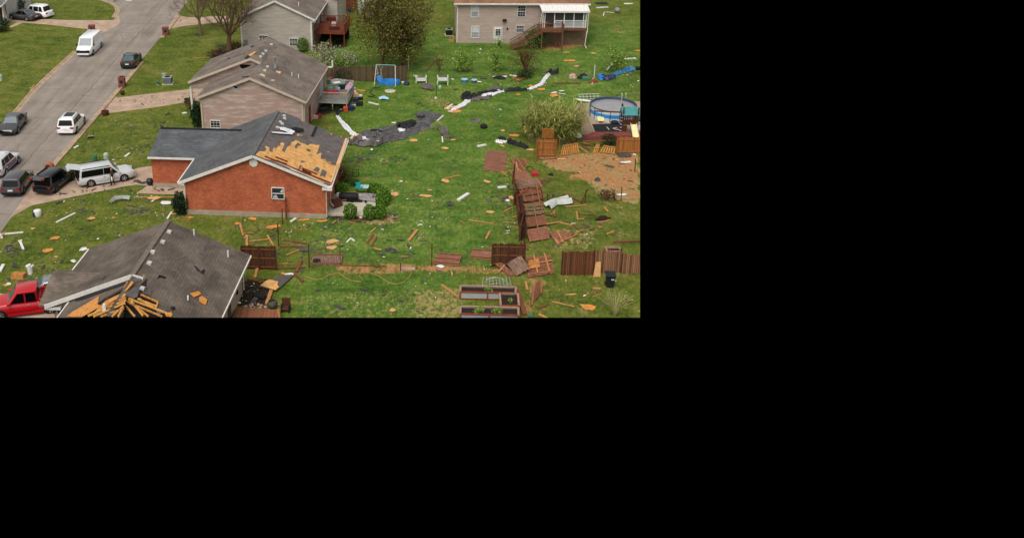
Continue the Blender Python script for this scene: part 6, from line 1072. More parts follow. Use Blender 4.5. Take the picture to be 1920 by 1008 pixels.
solo(bx(.55, .4, .35), 'red_cooler', mat('cooler_red', 'b3152e', .5, .12, 3), 'bright red cooler among the fallen panels', 'cooler', g(1003, 329), .1)
mb = MB(); sheetfold(mb, [g(x, y)-g(1025, 395) for x, y in ((1026, 392), (1040, 385), (1055, 382), (1069, 380))], [.9, .6, 1.0, 1.0], lambda i: .5+.1*(i % 2)); solo(mb, 'torn_awning', mat('awning', 'b4b6b0', .7, .12, 3), 'white torn awning sheet below the wire fence', 'awning', g(1025, 395))
# ---------------------------------------------------------------- blown strips of membrane and felt
def strip(name, m, label, cat, px, wid, hz=.07):
    o = g(*px[0]); mb = MB(); pts = [g(*p)-o for p in px]; R.seed(len(label)+int(px[0][0])); wl_ = wid if isinstance(wid, list) else [wid]*len(pts); fine, fw_ = [], []
    for i in range(len(pts)-1):
        for k in range(5):
            f = k/5; w_ = wl_[i]*(1-f)+wl_[i+1]*f; j_ = .06 if m == 'white_cloth' else .16; fine.append(pts[i].lerp(pts[i+1], f)+Vector((R.uniform(-j_, j_), R.uniform(-j_, j_), 0))*w_); fw_.append(max(.08, w_*R.uniform(.75 if m == 'white_cloth' else .55, 1.2)))
    fine.append(pts[-1]); fw_.append(max(.06, wl_[-1]*.5)); sheetfold(mb, fine, fw_, lambda i: hz*(R.uniform(.5, .9) if m == 'white_cloth' else R.uniform(.3, 1.9))); return solo(mb, name, m, label, cat, o)
strip('membrane_strip', 'white_cloth', 'long white membrane strip from the deck to the brick house', 'strip', [(672, 197), (662, 198), (652, 203), (640, 205.5), (635, 207)], [.3, .7, .5, .4, .3]); strip('membrane_strip', 'white_cloth', 'long white strip running down to the grey felt sheet', 'strip', [(632, 218), (640, 229), (650, 240), (660, 250), (670, 257), (676, 263), (683, 268)], [.3, .5, .6, .6, .8, 1.6, 1.2], .2); strip('membrane_strip', 'black_felt', 'dark twisted piece between two white strips on the lawn', 'strip', [(636, 206), (632, 211), (632, 219)], [.3, .5, .4])
strip('membrane_strip', 'white_cloth', 'white strip trailing across the middle of the back lawn', 'strip', [(843, 211), (862, 200), (872, 194), (884, 185)], [.4, .6, .6, .7], .2); strip('membrane_strip', 'white_cloth', 'crumpled white strip on black felt in the back lawn', 'strip', [(884, 185), (900, 179), (920, 175), (938, 172), (955, 170)], [.7, .9, 1.0, .7, .3], .2); strip('membrane_strip', 'black_felt', 'long black felt strip alongside the crumpled white one', 'strip', [(868, 188), (885, 184), (905, 176), (935, 172), (965, 170), (988, 170)], [.5, 1.3, .6, .5, 1.0, .4], .25); strip('membrane_strip', 'white_cloth', 'thin white strip rising to the wire fence', 'strip', [(990, 169), (1005, 163), (1015, 159), (1021, 150), (1029, 140), (1040, 136)], [.4, .5, .5, .5, .5, .3], .2); strip('membrane_strip', 'black_felt', 'black felt bundle at the top end of the thin white strip', 'strip', [(1026, 137), (1036, 138), (1047, 137)], [.6, 1.2, .3], .4)
strip('membrane_strip', 'black_felt', 'dark crumpled felt left of the white trailing strip', 'strip', [(866, 188), (876, 182), (886, 186)], [.6, 1.2, .5], .4)
f8 = lambda *q: [(600+x/5.93, 130+y/5.93) for x, y in q]
def torn_edge(pts, amp, k=4):
    out = []
    for a, b in zip(pts, pts[1:]+pts[:1]):
        for i in range(k): out.append(a.lerp(b, i/k)+Vector((R.uniform(-amp, amp), R.uniform(-amp, amp)*1.6, 0))*(1 if i else .3))
    return out
R.seed(8)
o = g(740, 250); mb = MB(); mb.prism(torn_edge([g(x, y, .03)-o for x, y in f8((470, 690), (640, 650), (870, 615), (1050, 590), (1080, 560), (1120, 540), (1045, 495), (1150, 462), (1290, 480), (1370, 520), (1250, 590), (1215, 650), (1110, 690), (960, 760), (800, 800), (740, 815), (620, 830), (480, 800), (440, 740))], .16), (0, 0, .02)); solo(mb, 'felt_sheet', mat('felt_ground', '3f3d3e', .9, .3, 1.6, '625e60'), 'large grey roofing felt sheet spread on the back lawn', 'felt sheet', o)
strip('felt_roll', 'felt', 'rolled grey felt at the corner of the brick house roof', 'felt roll', [(650, 273), (664, 268), (682, 272), (705, 274), (718, 269)], [.5, 1.3, 1.4, .8, .3], .5); strip('felt_roll', 'osb_pale', 'pale torn board at the corner of the brick house roof', 'board', [(653, 264), (665, 261), (674, 258)], [.6, .7, .5], .25); strip('felt_fold', 'black_felt', 'black fold lying on the large felt sheet', 'felt', [(746, 240), (760, 236), (778, 236)], [.8, 1.9, .8], .35); strip('white_scrap', 'white_cloth', 'white crumpled scrap on the large felt sheet', 'sheet', [(747, 246), (753, 245), (759, 246)], [.5, .8, .4], .25); strip('felt_fold', 'felt', 'grey torn felt twisted right of the large felt sheet', 'felt', [(822, 240), (830, 247), (836, 256), (845, 260)], [.5, .8, .8, .3], .35); strip('felt_fold', 'felt', 'dark felt heap near the garden hook', 'felt', [(794, 164), (801, 167), (812, 171)], [1.2, 1.0, .3], .4)
strip('membrane_strip', 'white_cloth', 'second crumpled white fold on the black felt in the back lawn', 'strip', [(893, 183), (906, 180), (922, 179), (934, 175)], [.2, .6, .5, .2], .15); strip('membrane_strip', 'felt', 'grey torn felt below the crumpled white strip', 'strip', [(882, 190), (897, 187), (912, 185), (922, 181)], [.3, .8, .6, .2], .2); strip('membrane_strip', 'felt', 'grey felt scraps at the start of the black felt strip', 'strip', [(912, 173), (925, 168), (940, 167)], [.3, .7, .3], .25); strip('felt_fold', 'black_felt', 'black wrinkle at the near left of the large felt sheet', 'felt', [(694, 247), (705, 245), (716, 249)], [.2, .5, .2], .15); strip('felt_fold', 'black_felt', 'black wrinkle in the far lobe of the large felt sheet', 'felt', [(782, 220), (790, 222), (797, 219)], [.2, .5, .2], .15); strip('felt_fold', 'felt', 'grey torn tongue at the right end of the large felt sheet', 'felt', [(790, 244), (803, 241), (815, 240)], [1.0, .7, .2], .08)
strip('white_stick', 'white_vinyl', 'white trim lying on the near edge of the felt sheet', 'trim', [(688, 270), (700, 268), (712, 265)], [.25, .25, .25], .08)
mat('tarp_blue', '1f74b8', .5, .15, 3); strip('blue_tarp', 'tarp_blue', 'bright blue tarp end at the upper right', 'tarp', [(1152, 142), (1160, 138), (1170, 134), (1180, 131), (1187, 134)], [.5, .8, 1.1, 1.4, .9], .22); strip('blue_tarp', 'tarp_blue', 'blue tarp edge standing left of the black tarp', 'tarp', [(1123, 143), (1126, 149), (1131, 151)], [.5, .8, .5], .3); strip('black_tarp', 'navy', 'dark navy tarp bundle between the two blue tarp ends', 'tarp', [(1130, 149), (1142, 147), (1152, 144)], [1.2, 1.6, .8], .28)
# ---------------------------------------------------------------- people
def person(label, px, rz, shirt, trousers, hair, hold=None):
    t = thing('person', label, 'person', g(px[0], px[1], .012), rz); J = [((0, 0, .86), .13, None), ((0, .01, 1.05), .12, 0), ((0, .0, 1.28), .135, 1), ((0, .0, 1.40), .06, 2), ((0, .02, 1.5), .075, 3), ((0, .02, 1.6), .075, 4),
      ((.17, 0, 1.32), .055, 2), ((.24, -.02, 1.08), .045, 6), ((.26, .12, .86), .036, 7), ((.26, .17, .80), .028, 8), ((-.17, 0, 1.32), .055, 2), ((-.25, -.04, 1.08), .045, 10), ((-.22, .08, .86), .036, 11), ((-.21, .12, .79), .028, 12),
      ((.09, 0, .80), .095, 0), ((.11, .1, .45), .065, 14), ((.12, .04, .08), .045, 15), ((.13, .16, .04), .035, 16), ((-.09, 0, .80), .095, 0), ((-.11, .0, .45), .065, 18), ((-.12, -.12, .08), .045, 19), ((-.12, .0, .04), .035, 20)]
    me = bpy.data.meshes.new('body'); me.from_pydata([j[0] for j in J], [(i, j[2]) for i, j in enumerate(J) if j[2] is not None], [])
    o = bpy.data.objects.new('body', me); COL.objects.link(o); o.parent = t; sk = o.modifiers.new('skin', 'SKIN'); sk.use_smooth_shade = True; o.modifiers.new('sub', 'SUBSURF').levels = 1; o.modifiers['sub'].render_levels = 1
    for i, j in enumerate(J): me.skin_vertices[0].data[i].radius = (j[1], j[1]*.85); me.skin_vertices[0].data[i].use_root = (i == 0)
    m, n, l, b = new_mat('person_'+shirt+str(px[0])); tcn = n.new('ShaderNodeTexCoord'); s = n.new('ShaderNodeSeparateXYZ'); l.new(tcn.outputs['Object'], s.inputs[0]); c = lin(shirt)
    cr = ramp(n, l, mth(n, l, 'DIVIDE', s.outputs['Z'], 1.7), ((0, lin('1b1b1d')), (.05, lin(trousers)), (.53, lin(shirt)), (.845, lin('b98468')))); n[cr.node.name].color_ramp.interpolation = 'CONSTANT'
    arm = mth(n, l, 'MULTIPLY', mth(n, l, 'GREATER_THAN', mth(n, l, 'ABSOLUTE', s.outputs['X']), .195), mth(n, l, 'LESS_THAN', s.outputs['Z'], 1.1)); arm = mth(n, l, 'MULTIPLY', arm, mth(n, l, 'GREATER_THAN', s.outputs['Z'], .6))
    l.new(mixc(n, l, arm, cr, lin('b98468')), b.inputs['Base Color']); b.inputs['Roughness'].default_value = .8; me.materials.append(m)
    MB().lathe([(.02, .14), (.075, .11), (.1, .02), (.095, -.08), (.06, -.12)], 14, Matrix.Translation((0, -.0, 1.585))).build('hair', mat('hair_'+hair, hair, .8, .2, 20), t, 60)
    f = MB(); f.add([(-.03, .1, 1.56), (.03, .1, 1.56), (0, .125, 1.53)], [(0, 1, 2)]); f.build('nose', m, t)
    for s_ in (1, -1):
        hd = MB(); bx_, by_ = s_*.235 if s_ < 0 else .262, .14 if s_ < 0 else .19; hd.tube([(bx_, by_-.02, .8), (bx_, by_+.0, .73)], [.032, .03], 6)
        for k in range(4): hd.tube([(bx_-.022+.015*k, by_, .735), (bx_-.022+.015*k, by_+.012, .695), (bx_-.022+.015*k, by_+.02, .665-.006*(k in (1, 2)))], [.009, .008, .006], 5)
        hd.tube([(bx_-s_*.03, by_+.015, .77), (bx_-s_*.045, by_+.03, .735), (bx_-s_*.04, by_+.04, .71)], [.011, .009, .007], 5); hd.build('hand', mat('skin', 'b98468', .7, .1, 8), t)
    if hold: hold(t)
    return t
def paper(t): MB().box((.19, .16, .62), (.2, .3, .98)).build('paper', 'plate_white', t)
person('person in black clothes with reddish hair holding a white sheet beside the silver wagon', (212, 347.5), RAD(160), '151416', '18171a', 'a0673c', None)
solo(MB().prism([(-.06, 0, 0), (.06, 0, .02), (.07, .02, .34), (-.05, .02, .34)], (0, .02, 0)), 'paper_sheet', 'plate_white', 'white sheet held by the person on the driveway', 'paper', g(212, 347.5, .012)+Vector((.02, -.3, .62)))
person('person in dark trousers walking at the top of the street', (215, 4), RAD(200), '5a5e66', '17171c', '2c2018')
solo(MB().bar((0, 0, .05), (1.0, -.5, .05), .15, .08), 'white_stick', 'white_vinyl', 'white piece on the road beside the walking person', 'trim', g(236, 1))
# ---------------------------------------------------------------- wind blown debris, each piece by itself
mat('ply_orange', 'c07a35', .85, .22, 4, 'd38f47'); mat('ply_tan', 'c29361', .85, .18, 4); mat('trim_white', 'cfccc6', .6, .08, 4); mat('timber_tan', 'a87848', .85, .25, 4); mat('timber_brown', '6c432c', .9, .25, 4); mat('felt_grey', '46433f', .95, .25, 3, per_obj=.5); mat('scrap_white', 'd4d1ca', .7, .08, 6, per_obj=.25); mat('scrap_tan', '9c7248', .85, .2, 6, per_obj=.5)
mat('timber_red', '7f3f2a', .9, .25, 4); mat('pink_slab', 'a58474', .9, .2, 4)
def ragged(l_, w_, n=9, j=.18):
    pts = []
    off = R.uniform(.5, 1.0)
    for k in range(n):
        a = 2*math.pi*(k+off+R.uniform(-.25, .25))/n; c, s = math.cos(a), math.sin(a); m_ = max(abs(c), abs(s)); r = 1+R.uniform(-j, j*.3); pts.append((c/m_*l_/2*r, s/m_*w_/2*r))
    return pts
def piece(name, label, px, l_, w_, deg, m, tilt=.14, n=5, j=.3, z=.03, cat='board', group=None):
    R.seed(int(px[0]*31+px[1]*7)); a = R.uniform(-tilt, tilt); b = R.uniform(0, tilt); pts = [(x, y, z+(y+w_/2)*b+max(0, x*a)) for x, y in ragged(l_, w_, n, j)]
    return solo(MB().prism(pts, (0, 0, .025)), name, m, label, cat, g(*px), RAD(deg), group)
def stick(name, label, p, q, w, m, h=None, cat='timber', z0=None, z1=None):
    h = h or w*.5; A, B = g(*p), g(*q); o = A.copy(); o.z = 0
    return solo(MB().bar(A-o+Vector((0, 0, z0 if z0 is not None else h/2+.02)), B-o+Vector((0, 0, z1 if z1 is not None else h/2+.04)), w, h), name, m, label, cat, o)
P_ = 'plywood_piece'
for px, l_, w_, dg, m, lb in (
 ((172, 411), .7, .5, 20, 'ply_tan', 'tan plywood scrap right of the long pale pole'), ((213, 409), .35, .2, 10, 'ply_tan', 'small tan plywood scrap nearest the driveway on the lower front lawn'), ((62, 429.5), .5, .3, 40, 'ply_tan', 'small tan plywood scrap right of a white trim on the lower front lawn'), ((103.5, 448), .95, .5, 48, 'ply_orange', 'long diamond of orange plywood on the lower front lawn'), ((89, 471.5), .9, .6, 25, 'ply_orange', 'notched orange plywood below the diamond shaped one'), ((105.5, 482), .4, .22, 10, 'ply_tan', 'small tan scrap below the notched orange plywood'), ((12.5, 535), .5, .5, 60, 'ply_tan', 'tan plywood with a white scrap at the left edge'),
 ((290, 373), 1.3, .7, 5, 'ply_tan', 'torn pale plywood beside the dark shrub of the brick house'), ((327, 401), .7, .45, 20, 'ply_orange', 'orange plywood scrap at the near left corner of the brick house'), ((357, 409), .7, .3, 0, 'ply_orange', 'flat orange scrap under the left end of the foundation'), ((473, 411), .9, .4, -8, 'ply_orange', 'orange plywood under the middle of the foundation'), ((511, 426), 1.6, .6, 14, 'ply_orange', 'large torn bright orange plywood left of the rusty posts'), ((444, 420), .5, .4, 30, 'ply_orange', 'small orange plywood by the leaning orange stick'), ((570, 413), 1.1, .35, 8, 'ply_orange', 'orange plywood strip beside a white stick under the gable wall'), ((602, 415.5), 1.3, .45, 4, 'ply_orange', 'orange plywood at the near right corner of the brick house'), ((532, 513.5), .5, .3, 0, 'ply_orange', 'small orange plywood behind the grey door slab'),
 ((622, 453), 1.1, .75, 28, 'ply_tan', 'upper of two pale plywood wedges on the side lawn'), ((623, 465.5), .95, .6, 4, 'ply_tan', 'lower of two pale plywood wedges on the side lawn'),
 ((774, 264.5), .95, .7, -8, 'ply_tan', 'tan plywood just below the large felt sheet'), ((835, 279), .95, .75, 5, 'ply_tan', 'tan plywood below the twisted grey felt'), ((799, 368), 1.2, .6, -12, 'ply_tan', 'tan plywood alone in the middle of the back lawn'), ((741, 365.5), .95, .8, -5, 'ply_tan', 'tan plywood right of the patio bushes'), ((911.5, 342), .6, .75, 60, 'ply_tan', 'tan plywood left of the collapsed fence row'), ((958.5, 372), .6, .8, 10, 'ply_tan', 'orange tan plywood against the edge-on fence boards'), ((836.5, 341), .6, .9, 65, 'ply_tan', 'tan plywood under a long tan stick'), ((919.5, 399), .9, .45, 0, 'ply_tan', 'tan plywood near the lower collapsed fence boards'), ((804, 353.5), .5, .3, 0, 'ply_orange', 'orange chip on the back lawn') if 0 else ((805, 357), .5, .25, 0, 'ply_tan', 'small pale chip above the lone middle plywood'),
 ((1069, 115), 1.9, .7, -3, 'ply_orange', 'long orange board with dark split on the upper right lawn'), ((1013, 168.5), 1.1, .7, 5, 'ply_orange', 'orange plywood right of the black felt strip'), ((995, 161.5), .7, .6, 40, 'ply_orange', 'orange plywood above the black felt strip'), ((1037, 180), 1.2, 1.0, 20, 'ply_orange', 'orange plywood beside a pale plank above the cane clump'), ((971.5, 178.5), .7, .5, 0, 'ply_orange', 'small orange plywood below the black felt strip'), ((1062, 99), 1.0, .3, 4, 'ply_tan', 'thin tan board below the porch stilts'), ((1112, 101), .8, .35, -5, 'ply_tan', 'thin tan board right of the porch downspout'), ((1196, 96), 1.0, .5, -10, 'ply_orange', 'orange board at the right edge of the upper lawn'), ((1080, 125), .9, .5, 0, 'ply_tan', 'pair of tan boards below the long split board'), ((854, 210), 1.5, .9, 6, 'ply_orange', 'orange plywood end of the pile at the white strip'), ((845, 201.5), 1.5, .8, 0, 'ply_tan', 'pale torn plywood in the pile at the white strip'), ((839, 205), .8, .6, 0, 'ply_tan', 'pale torn plywood lying on the left of the pile at the white strip'), ((964, 255), 1.1, .6, 12, 'ply_orange', 'orange split plywood above the black and white debris strip'), ((943, 246), .6, .5, 40, 'ply_tan', 'tan plywood right of the small black sack'), ((942, 274), .5, .3, -20, 'ply_tan', 'small tan plywood under the black and white debris strip'), ((994, 281), .8, .5, -30, 'ply_tan', 'pinkish plywood at the right end of the black and white strip'), ((850, 263), .6, .3, 0, 'ply_tan', 'yellowish chip right of the twisted grey felt'),
 ((1105, 577), 1.3, 1.0, 0, 'ply_orange', 'orange brown broken wood heap left of the leafless shrub'), ((1071, 553), 1.0, .2, 0, 'ply_tan', 'thin tan strip on the lower right lawn'), ((804, 370), .1, .1, 0, 'ply_tan', '') if 0 else ((680, 399), .3, .2, 0, 'ply_tan', 'small pale chip in front of the patio bushes'), ((735, 583), .5, .4, 40, 'ply_tan', 'pale square chip on the bottom lawn'), ((1183, 287), .9, .3, 0, 'ply_tan', 'pale board below the pale new fence boards'), ((1055, 299), 1.0, .25, 0, 'ply_tan', 'pale board at the foot of the standing orange section'), ((1155, 300), .6, .3, 0, 'ply_orange', 'orange board on the dark scraps at the right edge')):
    if lb: piece(P_, lb, px, l_, w_, dg, m)
for px, l_, w_, dg, lb in (((156, 469), .7, .35, 15, 'white board scrap left of the tan house roof'), ((138, 491), .35, .4, 60, 'white scrap just above the left roof edge'), ((17, 533), .3, .4, 70, 'white scrap stuck to the tan plywood at the left edge'), ((312, 382), 1.0, .5, -4, 'crumpled white sheet beside the dark shrub'), ((345.5, 213), .6, .3, 15, 'white board scrap near the tall dark shrub'), ((945, 145), 1.0, .4, 20, 'white torn piece beside the black bags at the wire fence'), ((962, 143.5), .9, .35, -10, 'white board beside the broken brown boards'), ((905, 147), .0, .0, 0, '') if 0 else ((928, 145), .6, .4, 20, 'white crumpled piece right of the tubs'), ((899, 154.5), .6, .25, 0, 'white flat scrap below the grey blue tub'), ((849, 149.5), .35, .3, 0, 'white scrap right of the tall planter'), ((1178, 8), 1.6, .5, -6, 'white torn gutter piece at the upper right corner'), ((1038, 175), 1.1, .4, 50, 'pale plank piece above the cane clump'), ((1053, 171.5), .7, .25, 20, 'thin white scrap right of the pale plank piece'), ((1054, 177), .9, .2, 0, 'lower thin white scrap right of the pale plank piece'), ((996, 240.5), .5, .35, -40, 'white plastic scrap at the left of the cane clump'), ((1052, 264), 1.1, .7, 10, 'round white plastic sheet behind the slatted orange panel'), ((1083, 256), 1.0, .9, 40, 'white crumpled plastic at the end of the boardwalk'), ((826, 500.5), .6, .35, -20, 'white scrap under the rose brown panel'), ((697, 510), .0, .0, 0, '') if 0 else ((543, 516.5), .8, .35, 25, 'white scrap on the grey door slab'), ((952, 377), .4, .4, 0, 'white scrap by the upper edge-on boards'), ((752, 341), .3, .2, 0, 'small white scrap on the middle lawn'), ((640, 247), .5, .3, 0, 'white scrap left of the felt sheet') if 0 else ((738, 231), .5, .25, 0, 'white scrap alone above the felt sheet'), ((1094, 190.5), 2.0, .3, -5, 'cream board lying behind the pool'), ((1165, 366), 1.0, .3, 10, 'pale scrap along the right wire fence'), ((1173, 306), 1.4, .35, 25, 'white curved strip on the bare soil')):
    if lb: piece('white_board', lb, px, l_, w_, dg, 'trim_white', .25, 7, .25, cat='scrap')
S_ = 'loose_lumber'
for p, q, w, m, lb in (
 ((450, 420), (456, 443), .16, 'timber_tan', 'orange tan stick leaning toward the dark fence behind the tan house'), ((463, 462), (463, 443), .2, 'timber_tan', 'short upright tan board on the top of the dark fence'), ((467, 453), (503, 450), .13, 'timber_tan', 'tan stick lying level above the dark fence'), ((501, 442), (513, 462), .15, 'timber_tan', 'tan stick leaning on the right end of the dark fence'), ((532, 451), (575, 458), .15, 'timber_brown', 'upper of two brown boards right of the dark fence'), ((524, 463), (570, 464), .16, 'timber_brown', 'lower of two brown boards right of the dark fence'), ((537, 479), (563, 469), .12, 'timber_tan', 'pale tan stick below the two brown boards'), ((478, 522), (485, 496), .2, 'timber_tan', 'tan board standing against the dark fence'), ((463, 523), (502, 531), .14, 'timber_brown', 'brown board along the back of the garden bed'), ((500, 572), (510, 543), .26, 'timber_tan', 'wide tan board between the garden bed and the pot'), ((556, 511), (565, 490), .22, 'timber_brown', 'brown board crossing another right of the grey slab'), ((549, 511), (568, 529), .2, 'timber_brown', 'brown board with pale end under the crossing board'), ((766, 453), (782, 433), .24, 'timber_tan', 'tan lumber piece alone on the back lawn below the patio'), ((695, 437), (704, 429), .12, 'timber_tan', 'short tan stick on the side lawn'), ((688, 456), (700, 441), .14, 'timber_red', 'left of two faded reddish sticks on the side lawn'), ((696, 463), (706, 446), .14, 'timber_red', 'right of two faded reddish sticks on the side lawn'), ((829, 337), (862, 330), .14, 'timber_tan', 'long tan stick on the back lawn above the tan plywood'), ((878, 413), (926, 421), .12, 'timber_tan', 'thin tan stick left of the lower collapsed boards'), ((911, 449), (919, 434), .16, 'timber_tan', 'short tan lattice piece above the low fallen panel'), ((944, 398), (961, 390), .12, 'timber_tan', 'pale stick leaning on the edge-on boards'), ((828, 535), (860, 559), .16, 'timber_tan', 'long tan lumber left of the upper raised bed'), ((984.5, 250), (984, 238), .22, 'timber_tan', 'short orange board below the dark barrel'), ((985, 529), (989, 545), .16, 'timber_tan', 'short tan board beside the diagonal framed panel'), ((1045, 417), (1073, 424), .14, 'timber_tan', 'upper tan board right of the collapsed row'), ((1032, 437), (1047, 458), .16, 'timber_tan', 'tan board crossing the splintered boards'), ((1062, 452), (1077, 437), .14, 'timber_brown', 'brown board right of the splintered boards'), ((1075, 440), (1093, 432), .12, 'timber_tan', 'tan board further right of the splintered boards'), ((1074, 421), (1091, 436), .1, 'timber_brown', 'dark stick sloping down beside the splintered boards'), ((1093, 420), (1105, 427), .16, 'timber_brown', 'short dark beam on the right lawn'), ((1081, 397), (1083, 413), .12, 'timber_tan', 'upright tan stick of the broken frame on the right lawn'), ((1086, 402), (1117, 404), .12, 'timber_brown', 'long brown stick of the broken frame on the right lawn'), ((1084, 411.5), (1095, 411), .1, 'timber_tan', 'short bottom stick of the broken frame on the right lawn'), ((1121, 418), (1144, 414), .12, 'timber_tan', 'tan stick below the dark heap on the right lawn'), ((1133, 390), (1140, 398), .14, 'timber_tan', 'short tan stick near the right wire fence'), ((1137, 440), (1152, 435), .16, 'timber_tan', 'pale tan board above the standing fence'), ((1151, 455), (1215, 452), .2, 'timber_brown', 'long brown beam behind the standing fence at right'), ((1141, 362), (1152, 355), .1, 'timber_tan', 'thin pale stick on the patchy lawn at right'), ((1035, 566), (1077, 576), .1, 'timber_tan', 'long thin tan stick on the lower right lawn'), ((1111, 541), (1126, 543), .16, 'timber_tan', 'short pale board below the standing fence'), ((1110, 557), (1127, 552), .07, 'timber_tan', 'thin twig like stick below the wheelie bin'), ((1010, 590), (1030, 601), .2, 'timber_tan', 'orange lumber at the lower edge right of the beds'), ((1010, 579), (1025, 573), .16, 'timber_brown', 'brown board end right of the framed panel'), ((968, 543), (984, 592), .35, 'timber_brown', 'dark plank running down the right side of the beds'), ((955, 575), (970, 603), .45, 'timber_brown', 'dark wide plank leaning over the lowest raised bed'), ((940, 552), (950, 573), .08, 'timber_brown', 'left thin dark stick leaning over the end-on bed'), ((950, 552), (958, 573), .08, 'timber_brown', 'right thin dark stick leaning over the end-on bed'), ((257, 371), (327, 371), .13, 'timber_tan', 'long orange board on the lawn beside the dark shrub'), ((361, 110), (384, 109), .1, 'ochre', 'yellow pole lying on the upper front lawn'), ((57, 172), (64, 161), .16, 'timber_tan', 'tan broken boards on the lawn left of the street'), ((1150, 59), (1166, 54), .12, 'timber_tan', 'tan sticks on the bare patch of the upper right lawn'), ((1022, 192), (1028, 200), .1, 'timber_tan', 'stick in the top of the cane clump'), ((968, 305), (972, 330), .14, 'timber_tan', 'upper left batten among the fallen panels'), ((965, 312), (1000, 342), .12, 'timber_tan', 'long batten crossing the fallen panels'), ((972, 337), (1024, 339), .12, 'timber_red', 'reddish batten along the lower edge of the fallen panels'), ((940, 322), (952, 332), .12, 'timber_tan', 'short batten left of the fallen panels'), ((506, 505), (572, 502), .14, 'timber_brown', 'dark bottom rail left of the middle fallen panel'), ((640, 498), (722, 500), .1, 'timber_brown', 'long dark rail right of the middle fallen panel'), ((1057, 365), (1090, 380), .2, 'timber_brown', 'brown board over the white torn awning'), ((1060, 388), (1100, 386), .12, 'timber_tan', 'tan board right of the white torn awning'), ((1130, 262), (1142, 280), .1, 'timber_tan', 'stick by the juniper') if 0 else ((1092, 268), (1112, 274), .12, 'timber_tan', 'upper pale stick in front of the brick retaining wall'), ((1090, 272), (1106, 282), .12, 'timber_brown', 'brown stick in front of the brick retaining wall'), ((1085, 276), (1105, 290), .14, 'timber_tan', 'lower tan stick in front of the brick retaining wall'), ((1096, 277), (1122, 279), .1, 'rail_tan', 'orange rail between the slatted panels'), ((1195, 322), (1215, 335), .2, 'timber_tan', 'tan board at the right edge of the bare soil'), ((965, 150), (972, 143), .2, 'timber_red', 'broken red brown board near the dark brush'), ((972, 154), (984, 148), .22, 'timber_red', 'lower broken red brown board near the dark brush'), ((962, 148), (975, 152), .15, 'timber_tan', 'tan broken board near the dark brush'), ((1036, 157), (1090, 157), .18, 'timber_brown', 'brown branch heap below the wire fence'), ((1110, 159), (1112, 148), .08, 'trim_white', 'thin white stick in the debris below the wire fence'), ((800, 133), (816, 115), .14, 'timber_brown', 'dark broken trunk leaning behind the planters'), ((1012, 300), (1045, 298), .1, 'timber_brown', 'dark board along the foot of the orange section'), ((955, 420), (972, 422), .1, 'timber_brown', 'dark stick left of the lower edge-on boards'), ((960, 408), (1005, 402), .12, 'timber_tan', 'pale batten lying over the collapsed row'), ((648, 410), (740, 405), .1, 'timber_red', 'reddish edging along the bushes of the patio') if 0 else ((655, 415), (690, 411), .1, 'timber_red', 'red brown edging in front of the patio bushes')):
    stick(S_, lb, p, q, w, m)
for p, q, w, lb in (((106, 418), (141, 401), .17, 'long pale pole on the lower front lawn'), ((6, 440), (44, 437), .16, 'long white trim at the left of the lower front lawn'), ((38, 454), (44, 469), .18, 'white stem of a T shaped trim on the lower front lawn'), ((34, 453), (42, 452), .15, 'white cross piece of a T shaped trim on the lower front lawn'), ((0, 510), (7, 498), .25, 'white trim cut off by the left edge'), ((0, 441), (4, 448), .16, 'short white trim at the left edge'), ((139, 279), (147, 275), .2, 'white trim on the upper front lawn beside the street'), ((235, 295), (243, 289), .2, 'white trim behind the silver wagon'), ((314, 411), (322, 399), .16, 'pale stick by the orange scrap at the brick corner'), ((545, 417), (555, 411), .2, 'white trim under the brick gable wall'), ((650, 455), (658, 448), .13, 'left arm of a white chevron trim on the side lawn'), ((658, 448), (665, 453), .13, 'right arm of a white chevron trim on the side lawn'), ((859, 377), (878, 365), .3, 'pale plank in the middle of the back lawn'), ((933, 353), (949, 352), .25, 'white plank left of the collapsed row'), ((895, 276), (911, 273), .25, 'pale plank left of the black and white debris strip'), ((829, 257), (830, 268), .13, 'white stick beside the twisted grey felt'), ((831, 218), (820, 228), .16, 'white stick at the right tip of the felt sheet'), ((691, 193), (710, 198), .2, 'white trim on the back lawn right of the deck'), ((1118, 16), (1140, 15), .25, 'white bent plank at the top right'), ((1138, 132), (1150, 118), .15, 'white trim leaning in the loose green bush'), ((1170, 112), (1192, 111), .25, 'white plank at the right of the upper lawn'), ((1131, 31), (1133, 24), .12, 'thin pale stick below the white bent plank'), ((1135, 23), (1152, 25), .1, 'thin white stick left of the grey ball'), ((854, 206), (872, 199), .2, 'white trim over the orange pile'), ((658, 448), (658, 449), .1, '') if 0 else ((838, 205), (848, 197), .2, 'white trim at the left of the orange pile'), ((1095, 565), (1096, 560), .1, '') if 0 else ((352, 525), (352.5, 538), .16, '') if 0 else ((1010, 436), (1030, 431), .1, 'pale batten on the lowest collapsed panel')):
    if lb: stick('white_trim', lb, p, q, w, 'trim_white', cat='trim')

